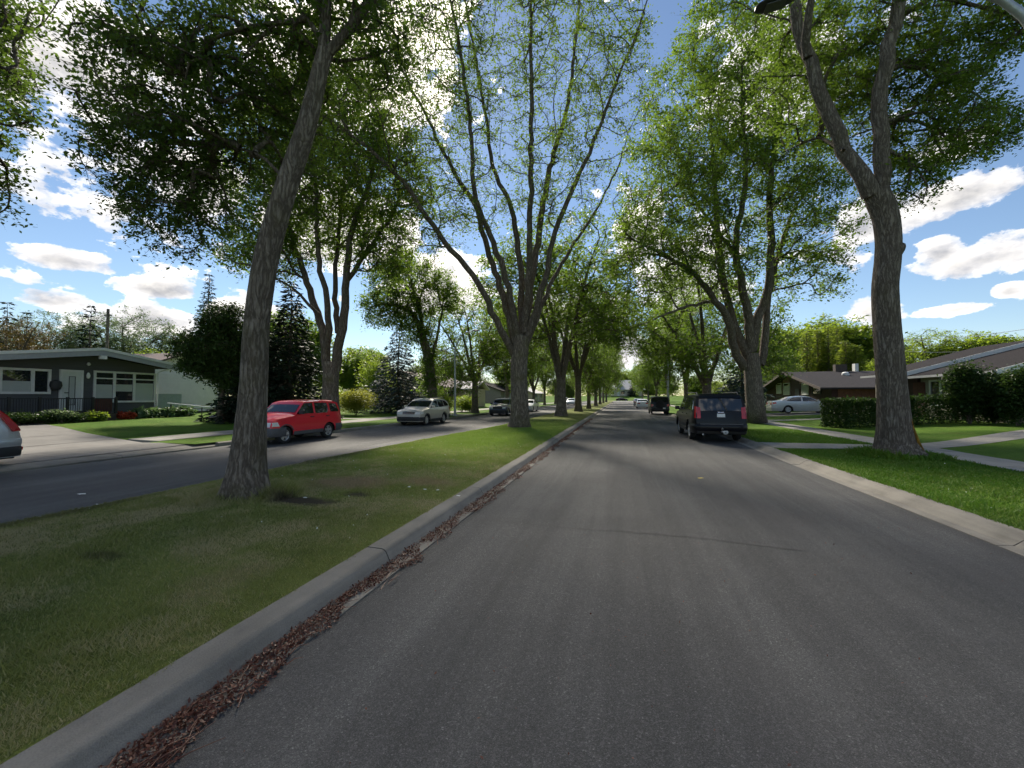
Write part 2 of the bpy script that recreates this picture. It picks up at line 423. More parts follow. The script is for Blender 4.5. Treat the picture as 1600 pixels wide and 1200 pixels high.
def paint_mat(name, colr, metal=0.0, rough=0.32, dirt_amt=0.25, coat=0.7, spec=0.5):
    m, nt = new_mat(name)
    t = nt.n('ShaderNodeTexCoord')
    nz = nt.n('ShaderNodeTexNoise', {'Vector': t.outputs['Object'], 'Scale': 3.0, 'Detail': 5.0}).outputs[0]
    sp = nt.n('ShaderNodeSeparateXYZ', {0: t.outputs['Object']})
    dirt = nt.m('MULTIPLY', nt.ramp(nt.m('ADD', sp.outputs[2], nt.m('MULTIPLY', nt.m('SUBTRACT', nz, 0.5), 0.5)), [(0.2, 1.0), (0.75, 0.0)]), dirt_amt)
    c = nt.mix(dirt, colr, (0.10, 0.09, 0.08))
    b = nt.n('ShaderNodeBsdfPrincipled', {'Base Color': c, 'Roughness': nt.m('ADD', rough, nt.m('MULTIPLY', dirt, 0.5)), 'Metallic': metal, 'Specular IOR Level': spec, 'Coat Weight': coat, 'Coat Roughness': 0.06})
    finish(nt, b.outputs[0])


glass_mat('car_glass')
glass_mat('house_glass', (0.02, 0.024, 0.028), 0.02)
paint_mat('red_paint', (0.74, 0.010, 0.030), dirt_amt=0.08)
paint_mat('silver_paint', (0.46, 0.45, 0.43), 0.35, 0.35)
paint_mat('champagne_paint', (0.50, 0.46, 0.40), 0.25, 0.35)
paint_mat('light_silver_paint', (0.52, 0.53, 0.54), 0.3, 0.35)
paint_mat('navy_paint', (0.003, 0.003, 0.0065), dirt_amt=0.05, coat=0.16, spec=0.2)
paint_mat('black_paint', (0.005, 0.005, 0.006), dirt_amt=0.05, coat=0.16, spec=0.2)
paint_mat('blue_paint', (0.018, 0.03, 0.085))
paint_mat('white_paint', (0.72, 0.72, 0.72))
paint_mat('grey_paint', (0.16, 0.17, 0.19), 0.3)
plain('black_plastic', (0.022, 0.022, 0.024), 0.65)
plain('grey_plastic', (0.085, 0.085, 0.09), 0.6)
plain('rubber', (0.016, 0.016, 0.017), 0.85)
plain('alloy', (0.50, 0.50, 0.51), 0.35, 0.7, var=0.2)
plain('chrome', (0.62, 0.62, 0.63), 0.18, 1.0, var=0.05)
plain('tail_red', (0.50, 0.012, 0.018), 0.18, spec=0.6, var=0.2, coat=0.6)
plain('lamp_lens', (0.72, 0.72, 0.70), 0.15, spec=0.7, var=0.15, coat=0.5)
plain('amber_lens', (0.6, 0.20, 0.02), 0.2, var=0.1)
plain('plate_white', (0.72, 0.72, 0.70), 0.5)
plain('underbody', (0.010, 0.010, 0.010), 0.9)
plain('grey_siding', (0.072, 0.075, 0.082), 0.75, var=0.15, scale=3, bump=0.4, bscale=6.0, stretch=(0.3, 0.3, 9))
plain('white_trim', (0.62, 0.62, 0.60), 0.55, var=0.06)
plain('grey_trim', (0.30, 0.31, 0.33), 0.6, var=0.08)
plain('white_siding', (0.80, 0.74, 0.71), 0.6, var=0.06, scale=2)
plain('blind_fabric', (0.40, 0.42, 0.40), 0.8, var=0.05, scale=2)
plain('door_white', (0.55, 0.57, 0.54), 0.5, var=0.05)
plain('gate_blue', (0.30, 0.34, 0.40), 0.7)
plain('iron_black', (0.015, 0.015, 0.017), 0.5)
plain('deck_wood', (0.06, 0.045, 0.038), 0.8, var=0.25, scale=5)
plain('red_wood', (0.085, 0.026, 0.020), 0.75, var=0.25, scale=6)
plain('brown_wood', (0.13, 0.055, 0.030), 0.7, var=0.25, scale=6)
plain('dark_red_siding', (0.040, 0.014, 0.013), 0.75, var=0.2, scale=4)
plain('shingle_grey', (0.046, 0.043, 0.046), 0.95, spec=0.05, var=0.3, scale=14, bump=0.7, bscale=22)
plain('shingle_dark', (0.030, 0.027, 0.028), 0.95, spec=0.05, var=0.35, scale=14, bump=0.7, bscale=22)
plain('shingle_brown', (0.14, 0.10, 0.09), 0.9, var=0.25, scale=10, bump=0.5, bscale=18)
plain('shingle_pale', (0.46, 0.44, 0.43), 0.85, var=0.12, scale=6, bump=0.4, bscale=18)
plain('cream_stucco', (0.45, 0.39, 0.30), 0.9, var=0.1, scale=3, bump=0.3)
plain('beige_stucco', (0.27, 0.25, 0.21), 0.9, var=0.1, scale=3, bump=0.3)
plain('pink_brick', (0.25, 0.15, 0.11), 0.9, var=0.2, scale=12, bump=0.4)
plain('pole_steel', (0.36, 0.38, 0.40), 0.45, 0.6, var=0.15)
plain('lamp_dark', (0.03, 0.03, 0.032), 0.5)
plain('wire', (0.30, 0.30, 0.30), 0.6)
plain('rock', (0.22, 0.21, 0.20), 0.9, var=0.3, scale=4, bump=0.8, bscale=8)
plain('white_petal', (0.75, 0.75, 0.70), 0.7)
plain('yellow_leaf', (0.55, 0.42, 0.05), 0.7)
plain('tar', (0.045, 0.043, 0.042), 0.8, var=0.3, scale=20)
plain('pipe_steel', (0.40, 0.40, 0.41), 0.4, 0.7)
plain('orange_bark', (0.30, 0.15, 0.02), 0.9, var=0.5, scale=14, bump=0.8, bscale=40)


# ------------------------------------------------------------------ mesh helpers
def link(o, parent=None):
    col.objects.link(o)
    if parent is not None:
        o.parent = parent
    return o


def tag(o, label=None, cat=None, group=None, kind=None):
    if label: o['label'] = label
    if cat: o['category'] = cat
    if group: o['group'] = group
    if kind: o['kind'] = kind
    return o


def empty(name, loc=(0, 0, 0), rz=0.0):
    o = bpy.data.objects.new(name, None)
    o.empty_display_size = 0.3
    o.location = loc
    o.rotation_euler = (0, 0, rz)
    col.objects.link(o)
    return o


def np_mesh(name, verts, faces, k):
    """fast mesh: all faces have k corners"""
    verts = np.asarray(verts, dtype=np.float32)
    faces = np.asarray(faces, dtype=np.int32)
    me = bpy.data.meshes.new(name)
    nf = len(faces)
    me.vertices.add(len(verts))
    me.vertices.foreach_set('co', verts.ravel())
    me.loops.add(nf * k)
    me.loops.foreach_set('vertex_index', faces.ravel())
    me.polygons.add(nf)
    me.polygons.foreach_set('loop_start', np.arange(0, nf * k, k, dtype=np.int32))
    me.update(calc_edges=True)
    return me


def mesh_obj(name, me, mat, parent=None):
    me.materials.append(MATS[mat])
    o = bpy.data.objects.new(name, me)
    return link(o, parent)


class MB:
    """collects simple solids for ONE mesh object"""
    def __init__(self):
        self.v, self.f = [], []

    def add(self, vs, fs):
        b = len(self.v)
        self.v += [tuple(p) for p in vs]
        self.f += [tuple(b + i for i in f) for f in fs]
        return self

    def box(self, x0, x1, y0, y1, z0, z1):
        return self.add([(x0, y0, z0), (x1, y0, z0), (x1, y1, z0), (x0, y1, z0), (x0, y0, z1), (x1, y0, z1), (x1, y1, z1), (x0, y1, z1)],
                        [(0, 3, 2, 1), (4, 5, 6, 7), (0, 1, 5, 4), (1, 2, 6, 5), (2, 3, 7, 6), (3, 0, 4, 7)])

    def prism(self, poly, d):
        """poly: list of 3-D points, d: extrusion vector"""
        n = len(poly)
        a = [Vector(p) for p in poly]
        b = [p + Vector(d) for p in a]
        return self.add(a + b, [tuple(range(n - 1, -1, -1)), tuple(range(n, 2 * n))] + [(i, (i + 1) % n, n + (i + 1) % n, n + i) for i in range(n)])

    def tube(self, pts, rad, seg=8, cap=True):
        pts = [Vector(p) for p in pts]
        n = len(pts)
        if not hasattr(rad, '__len__'): rad = [rad] * n
        rings = []
        up = None
        for i, p in enumerate(pts):
            t = (pts[min(i + 1, n - 1)] - pts[max(i - 1, 0)]).normalized()
            if up is None:
                up = t.orthogonal().normalized()
            up = (up - t * up.dot(t)).normalized()
            s = t.cross(up)
            rings.append([p + (up * math.cos(2 * math.pi * k / seg) + s * math.sin(2 * math.pi * k / seg)) * rad[i] for k in range(seg)])
        vs = [q for r in rings for q in r]
        fs = [(i * seg + k, i * seg + (k + 1) % seg, (i + 1) * seg + (k + 1) % seg, (i + 1) * seg + k) for i in range(n - 1) for k in range(seg)]
        if cap:
            fs += [tuple(range(seg - 1, -1, -1)), tuple((n - 1) * seg + k for k in range(seg))]
        return self.add(vs, fs)

    def lathe(self, prof, axis='Y', seg=20, center=(0, 0, 0)):
        """prof: (radius, height) pairs turned about an axis"""
        vs = []
        for (r, h) in prof:
            for k in range(seg):
                a = 2 * math.pi * k / seg
                c, s = r * math.cos(a), r * math.sin(a)
                p = {'Y': (c, h, s), 'Z': (c, s, h), 'X': (h, c, s)}[axis]
                vs.append((p[0] + center[0], p[1] + center[1], p[2] + center[2]))
        n = len(prof)
        fs = [(i * seg + k, i * seg + (k + 1) % seg, (i + 1) * seg + (k + 1) % seg, (i + 1) * seg + k) for i in range(n - 1) for k in range(seg)]
        return self.add(vs, fs)

    def build(self, name, mat, parent=None, smooth=None, bevel=0.0):
        me = bpy.data.meshes.new(name)
        me.from_pydata(self.v, [], self.f)
        me.update()
        bm = bmesh.new()
        bm.from_mesh(me)
        bmesh.ops.recalc_face_normals(bm, faces=bm.faces)
        if bevel:
            bmesh.ops.bevel(bm, geom=list(bm.edges), offset=bevel, segments=2, affect='EDGES', profile=0.6)
        bm.to_mesh(me)
        bm.free()
        if smooth:
            me.polygons.foreach_set('use_smooth', [True] * len(me.polygons))
            me.set_sharp_from_angle(angle=R(smooth))
        return mesh_obj(name, me, mat, parent)


def sstep(a, b, x):
    t = min(1.0, max(0.0, (x - a) / (b - a)))
    return t * t * (3 - 2 * t)


def np_sstep(a, b, x):
    t = np.clip((x - a) / (b - a), 0, 1)
    return t * t * (3 - 2 * t)


# ------------------------------------------------------------------ the street: u = across (right positive) = X, v = along = Y
def u_med(v): return -7.85 + 1.15 * sstep(8, 26, v)          # far kerb of the median, along the left road
def u_left(v): return -14.25 + 1.0 * sstep(10, 32, v)        # house-side kerb of the left road
U_KERB = -2.44                                               # kerb face of the median on the near road
def z_left(u): return 0.15 + 0.04 * sstep(-16, -18.3, u) + 0.32 * sstep(-18.5, -27, u)
def z_right(u): return 0.13 + 0.03 * sstep(5, 8, u) + 0.30 * sstep(9.8, 17, u)


def sheet(name, us, vs, zf, mat, kind='structure'):
    """grid between the across-functions us and the stations vs"""
    verts, faces = [], []
    m = len(us)
    for v in vs:
        for uf in us:
            u = uf(v) if callable(uf) else uf
            verts.append((u, v, zf(u, v)))
    for j in range(len(vs) - 1):
        for i in range(m - 1):
            faces.append((j * m + i, j * m + i + 1, (j + 1) * m + i + 1, (j + 1) * m + i))
    me = bpy.data.meshes.new(name)
    me.from_pydata(verts, [], faces)
    me.update()
    me.polygons.foreach_set('use_smooth', [True] * len(me.polygons))
    o = mesh_obj(name, me, mat)
    if kind: o['kind'] = kind
    return o


VS = [-30, -10, -2, 0, 2, 4, 6, 8, 10, 12, 14, 16, 18, 20, 22, 24, 26, 28, 30, 32, 36, 40, 50, 60, 80, 100, 130, 160, 188]
g = MB().add([(-1500, -600, -0.06), (1500, -600, -0.06), (1500, 2400, -0.06), (-1500, 2400, -0.06)], [(0, 1, 2, 3)]).build('ground', 'lawn_grass')
tag(g, kind='structure')
road = sheet('road', [-2.25, 0, 2, 4.4], VS, lambda u, v: 0.0 + 0.03 * (1 - ((u - 1.1) / 3.4) ** 2), 'asphalt')
road2 = sheet('opposite_road', [lambda v: u_left(v) + 0.15, lambda v: 0.5 * (u_left(v) + u_med(v)), lambda v: u_med(v) - 0.05], VS, lambda u, v: 0.0, 'asphalt')
tag(MB().add([(-200, 188, -0.004), (200, 188, -0.004), (200, 197, -0.004), (-200, 197, -0.004)], [(0, 1, 2, 3)]).build('cross_road', 'asphalt'), kind='structure')


hill = MB().add([(-60, 198.0, -0.02), (60, 198.0, -0.02), (60, 213.0, 2.1), (-60, 213.0, 2.1), (60, 236.0, 2.3), (-60, 236.0, 2.3), (60, 236, -0.1), (-60, 236, -0.1)], [(0, 1, 2, 3), (3, 2, 4, 5), (5, 4, 6, 7)]).build('rising_lawn', 'lawn_grass')
tag(hill, kind='structure')


def med_z(u, v):
    c = 0.5 * (u_med(v) - 2.7)
    return 0.145 + 0.07 * max(0, 1 - ((u - c) / 2.6) ** 2)


sheet('median_lawn', [lambda v: u_med(v) + 0.10, lambda v: u_med(v) + 0.8, -5.9, -5.0, -4.2, -3.4, -2.70], VS, med_z, 'median_grass')
sheet('boulevard_lawn', [4.84, 5.6, 6.6, 7.6, 8.44], VS, lambda u, v: z_right(u), 'lawn_grass')
sheet('front_lawn', [9.74, 11, 12.5, 14, 15.5, 17, 20, 60], VS, lambda u, v: z_right(u), 'lawn_grass')
sheet('opposite_boulevard_lawn', [-16.55, lambda v: u_left(v) - 0.14], [11.55] + [v for v in VS if v > 12], lambda u, v: z_left(u), 'lawn_grass')
sheet('opposite_front_lawn', [-75, -40, -27, -25, -23.5, -22, -20.5, -19.3, -18.06], VS, lambda u, v: z_left(u), 'lawn_grass')


# kerbs: 3 m concrete sections with open joints
def kerb_profile_median():
    return [(-2.24, 0.012), (-2.41, 0.004), (-2.425, 0.02), (-2.475, 0.118), (-2.495, 0.138), (-2.525, 0.148), (-2.70, 0.154), (-2.715, 0.12), (-2.715, -0.1), (-2.24, -0.1)]


def kerb_profile_right():
    return [(4.38, 0.006), (4.38, -0.1), (4.86, -0.1), (4.86, 0.128), (4.84, 0.136), (4.75, 0.132), (4.66, 0.10), (4.565, 0.030), (4.535, 0.012), (4.50, 0.016)]


def kerb_profile_back(sgn):
    # plain upright kerb; local u runs away from the road
    return [(0.0, -0.1), (0.0, 0.11), (0.03, 0.14), (0.15, 0.146), (0.155, -0.1)]


kerb_root = empty('kerb')
kerb_root['kind'] = 'structure'


def kerb_run(profile, v0, v1, step, uoff=None, mirror=1, gap=0.008):
    v = v0
    rnd = random.Random(int(v0 * 7 + mirror))
    while v < v1 - 0.01:
        w = min(v + step, v1)
        mb = MB()
        p = profile
        dz = rnd.uniform(-0.006, 0.006)
        if uoff is None:
            a = [(q[0], v + gap, q[1] + dz) for q in p]
            b = [(q[0], w - gap, q[1] + dz) for q in p]
        else:
            a = [(uoff(v) + mirror * q[0], v + gap, q[1] + dz) for q in p]
            b = [(uoff(w) + mirror * q[0], w - gap, q[1] + dz) for q in p]
        n = len(p)
        mb.add(a + b, [tuple(range(n)), tuple(range(2 * n - 1, n - 1, -1))] + [(i, n + i, n + (i + 1) % n, (i + 1) % n) for i in range(n)])
        mb.build('kerb_section', 'kerb_concrete', kerb_root, smooth=35)
        v = w


kerb_run(kerb_profile_median(), -5.46, 60, 3.2)
kerb_run(kerb_profile_median(), 60.0, 188, 64)
kerb_run(kerb_profile_right(), -3.0, 60, 3.15)
kerb_run(kerb_profile_right(), 60, 188, 64)
kerb_run(kerb_profile_back(1), -12, 60, 3.0, u_med, 1)
kerb_run(kerb_profile_back(1), 60, 188, 64, u_med, 1)
kerb_run(kerb_profile_back(1), 12.3, 60.3, 3.0, u_left, -1)
kerb_run(kerb_profile_back(1), 60.3, 188, 63.8, u_left, -1)
# lowered kerb in front of the driveway on the other side
kerb_run([(0.0, -0.1), (0.0, 0.02), (0.05, 0.05), (0.5, 0.10), (0.5, -0.1)], -12, 12.3, 3.0375, u_left, -1)

# pavements: one slab after another
def slabs(name, u0, u1, v0, v1, step, zf, mat):
    root = empty(name)
    root['kind'] = 'structure'
    rnd = random.Random(5)
    v = v0
    while v < v1:
        z0, z1 = zf(u0), zf(u1)
        dz = rnd.uniform(0.010, 0.02)
        tilt = rnd.uniform(-0.004, 0.004)
        mb = MB()
        a, b = v + 0.006, v + step - 0.006
        mb.add([(u0, a, -0.05), (u1, a, -0.05), (u1, b, -0.05), (u0, b, -0.05), (u0, a, z0 + dz), (u1, a, z1 + dz), (u1, b, z1 + dz + tilt), (u0, b, z0 + dz + tilt)],
               [(0, 3, 2, 1), (4, 5, 6, 7), (0, 1, 5, 4), (1, 2, 6, 5), (2, 3, 7, 6), (3, 0, 4, 7)])
        mb.build('paving_slab', mat, root)
        v += step
    far = MB()
    far.add([(u0, v + 0.01, zf(u0) + 0.014), (u1, v + 0.01, zf(u1) + 0.014), (u1, 188, zf(u1) + 0.014), (u0, 188, zf(u0) + 0.014)], [(0, 1, 2, 3)])
    far.build('paving_strip', mat, root)
    return root


slabs('pavement', 8.45, 9.73, 2.0, 62, 1.5, z_right, 'walk_concrete')
slabs('opposite_pavement', -18.05, -16.56, 11.9, 62, 1.5, z_left, 'walk_concrete')


def flat_poly(name, pts, zf, lift, mat, kind='structure', parent=None, cut=8):
    """polygon laid on the sloping ground"""
    bm = bmesh.new()
    vs = [bm.verts.new((p[0], p[1], 0)) for p in pts]
    bm.faces.new(vs)
    us = [p[0] for p in pts]
    lo, hi = min(us), max(us)
    for i in range(1, cut):
        u = lo + (hi - lo) * i / cut
        bmesh.ops.bisect_plane(bm, geom=bm.verts[:] + bm.edges[:] + bm.faces[:], plane_co=(u, 0, 0), plane_no=(1, 0, 0))
    for v in bm.verts:
        v.co.z = zf(v.co.x) + lift
    bmesh.ops.recalc_face_normals(bm, faces=bm.faces)
    me = bpy.data.meshes.new(name)
    bm.to_mesh(me)
    bm.free()
    o = mesh_obj(name, me, mat, parent)
    if kind: o['kind'] = kind
    return o


# walk from kerb to pavement, then on to the front door on the right
flat_poly('front_path', [(4.87, 15.6), (5.3, 15.45), (8.44, 15.9), (8.44, 17.0), (4.87, 17.3)], z_right, 0.012, 'walk_concrete')
flat_poly('front_path', [(9.75, 16.4), (16.8, 20.9), (18.9, 22.3), (18.2, 23.4), (15.8, 21.9), (9.75, 17.6)], z_right, 0.012, 'walk_concrete')
flat_poly('front_path', [(9.75, 32.4), (15.0, 32.8), (15.0, 33.7), (9.75, 33.5)], z_right, 0.012, 'walk_concrete')
flat_poly('driveway', [(4.87, 37.5), (8.44, 38.3), (8.44, 42.9), (4.87, 43.8)], z_right, 0.010, 'drive_concrete')
flat_poly('driveway', [(9.75, 38.3), (19.5, 38.3), (19.5, 43.0), (9.75, 43.0)], z_right, 0.010, 'drive_concrete')


def drive_z(u):
    return 0.10 + 0.05 * sstep(-14.5, -16, u) if u > -16 else z_left(u)


# wide concrete driveway of the grey bungalow, in bays with open joints
drv = empty('driveway')
drv['kind'] = 'structure'
edge = [(-14.77, 12.15), (-16.5, 11.35), (-18.4, 11.85), (-22.0, 12.75), (-27.2, 14.1)]
cols_u = [-14.77, -16.5, -18.4, -21.4, -24.4, -27.2]
rows_v = [-9, -4, 0.5, 4.5, 8.2, None]


def edge_v(u):
    for (a, b) in zip(edge[:-1], edge[1:]):
        if b[0] <= u <= a[0]:
            t = (u - a[0]) / (b[0] - a[0])
            return a[1] + t * (b[1] - a[1])
    return edge[-1][1]


rnd = random.Random(3)
for i in range(len(cols_u) - 1):
    for j in range(len(rows_v) - 1):
        ua, ub = cols_u[i] - 0.008, cols_u[i + 1] + 0.008
        va = rows_v[j] + 0.008
        w = [(ua, va), (ub, va)]
        if rows_v[j + 1] is None:
            w += [(ub, edge_v(ub)), (ua, edge_v(ua))]
        else:
            w += [(ub, rows_v[j + 1] - 0.008), (ua, rows_v[j + 1] - 0.008)]
        dz = rnd.uniform(0.008, 0.02)
        mb = MB()
        top = [(p[0], p[1], drive_z(p[0]) + dz + 0.002) for p in w]
        bot = [(p[0], p[1], drive_z(p[0]) - 0.1) for p in w]
        mb.add(bot + top, [(3, 2, 1, 0), (4, 5, 6, 7), (0, 1, 5, 4), (1, 2, 6, 5), (2, 3, 7, 6), (3, 0, 4, 7)])
        mb.build('concrete_bay', 'drive_concrete', drv)
flat_poly('front_path', [(u_left(36) - 0.16, 35.0), (u_left(36) - 0.16, 37.2), (-16.54, 37.0), (-16.54, 35.4)], z_left, 0.012, 'walk_concrete')
flat_poly('front_path', [(-18.07, 27.0), (-25.0, 24.6), (-25.0, 25.4), (-18.07, 27.9)], z_left, 0.012, 'walk_concrete')


# tar-filled crack across the near road and hairline cracks along it (thin raised seams)
def seam(name, pts, width, rndseed, parent=None):
    rnd = random.Random(rndseed)
    mb = MB()
    P = []
    for (a, b) in zip(pts[:-1], pts[1:]):
        for k in range(14):
            t = k / 14
            P.append(Vector((a[0] + (b[0] - a[0]) * t, a[1] + (b[1] - a[1]) * t, 0)))
    P.append(Vector((pts[-1][0], pts[-1][1], 0)))
    L_, R_ = [], []
    for i, p in enumerate(P):
        d = (P[min(i + 1, len(P) - 1)] - P[max(i - 1, 0)]).normalized()
        s = Vector((-d.y, d.x, 0))
        q = p + s * rnd.uniform(-0.025, 0.025)
        w = width * rnd.uniform(0.35, 1.2)
        zc_ = 0.03 * (1 - ((q.x - 1.1) / 3.4) ** 2) + 0.0045
        L_.append((q.x + s.x * w, q.y + s.y * w, zc_))
        R_.append((q.x - s.x * w, q.y - s.y * w, zc_))
    n = len(P)
    mb.add(L_ + R_, [(i, i + 1, n + i + 1, n + i) for i in range(n - 1)])
    o = mb.build(name, 'tar', parent)
    if parent is None: o['kind'] = 'structure'
    return o


c0 = at_z(745, 812); c1 = at_z(900, 828); c2 = at_z(1100, 845); c3 = at_z(1260, 866)
seam('crack_seal', [(c0.x, c0.y), (c1.x, c1.y), (c2.x, c2.y), (c3.x, c3.y)], 0.010, 1, road)



# ------------------------------------------------------------------ trees
def smooth_path(pts, rads, step):
    pts = np.array([list(p) for p in pts], dtype=float)
    rads = np.array(rads, dtype=float)
    n = len(pts)
    ext = np.vstack([2 * pts[0] - pts[1], pts, 2 * pts[-1] - pts[-2]])
    er = np.concatenate([[rads[0]], rads, [rads[-1]]])
    out, outr = [], []
    for i in range(n - 1):
        p0, p1, p2, p3 = ext[i], ext[i + 1], ext[i + 2], ext[i + 3]
        k = max(1, int(np.linalg.norm(p2 - p1) / step))
        for j in range(k):
            t = j / k
            out.append(0.5 * ((2 * p1) + (-p0 + p2) * t + (2 * p0 - 5 * p1 + 4 * p2 - p3) * t * t + (-p0 + 3 * p1 - 3 * p2 + p3) * t ** 3))
            outr.append(er[i + 1] + (er[i + 2] - er[i + 1]) * t)
    out.append(pts[-1]); outr.append(rads[-1])
    return np.array(out), np.array(outr)


class WoodMesh:
    def __init__(self):
        self.v, self.f, self.n = [], [], 0

    def tube(self, pts, rad, seg, flare=None, rng=None, rough=0.0):
        pts = np.asarray(pts, float)
        n = len(pts)
        tang = np.gradient(pts, axis=0)
        tang /= (np.linalg.norm(tang, axis=1)[:, None] + 1e-9)
        up = np.cross(tang[0], [0.3, 1, 0.2]); up /= np.linalg.norm(up)
        th = np.arange(seg) * 2 * np.pi / seg
        ct, st = np.cos(th), np.sin(th)
        rings = np.empty((n, seg, 3))
        if rough and rng is not None:
            ridge = 1 + rough * (rng.random(seg) - 0.5)
        for i in range(n):
            t = tang[i]
            up = up - t * up.dot(t); up /= np.linalg.norm(up)
            s = np.cross(t, up)
            rr = np.full(seg, rad[i])
            if flare is not None:
                h = pts[i][2] - pts[0][2]
                rr = rr * (1 + flare * math.exp(-h / 0.28) * (0.35 + 0.65 * np.clip(np.cos(5 * th + 0.6 * np.sin(2 * th + 1)), -0.2, 1)))
            if rough and rng is not None:
                ridge = 0.82 * ridge + 0.18 * (1 + rough * 2.2 * (rng.random(seg) - 0.5))
                rr = rr * ridge
            rings[i] = pts[i] + (ct[:, None] * up + st[:, None] * s) * rr[:, None]
        self.v.append(rings.reshape(-1, 3))
        idx = np.arange((n - 1) * seg).reshape(n - 1, seg)
        nxt = np.roll(idx, -1, axis=1)
        self.f.append(np.stack([idx, nxt, nxt + seg, idx + seg], axis=-1).reshape(-1, 4) + self.n)
        self.n += n * seg

    def build(self, name, mat, parent):
        me = np_mesh(name, np.vstack(self.v), np.vstack(self.f), 4)
        me.polygons.foreach_set('use_smooth', [True] * len(me.polygons))
        return mesh_obj(name, me, mat, parent)


def leaf_mesh(name, pos, L, W, rng, droop=0.25, flat=0.55, axis=None):
    """folded diamond leaves"""
    n = len(pos)
    a = rng.normal(size=(n, 3))
    if axis is not None: a = a * 0.6 + axis
    a[:, 2] = a[:, 2] * 0.6 - droop
    a /= np.linalg.norm(a, axis=1)[:, None]
    nrm = rng.normal(size=(n, 3)) * flat + np.array([0, 0, 1.0])
    s = np.cross(a, nrm)
    s /= (np.linalg.norm(s, axis=1)[:, None] + 1e-6)
    nn = np.cross(s, a)
    sz = (0.5 + 0.95 * rng.random(n) ** 1.3)[:, None]
    l, w = L * sz, W * sz
    v = np.empty((n, 4, 3))
    v[:, 0] = pos
    v[:, 1] = pos + a * l * 0.5 + s * w * 0.5 + nn * w * 0.12
    v[:, 2] = pos + a * l
    v[:, 3] = pos + a * l * 0.5 - s * w * 0.5 + nn * w * 0.12
    return np_mesh(name, v.reshape(-1, 3), np.arange(n * 4).reshape(n, 4), 4)


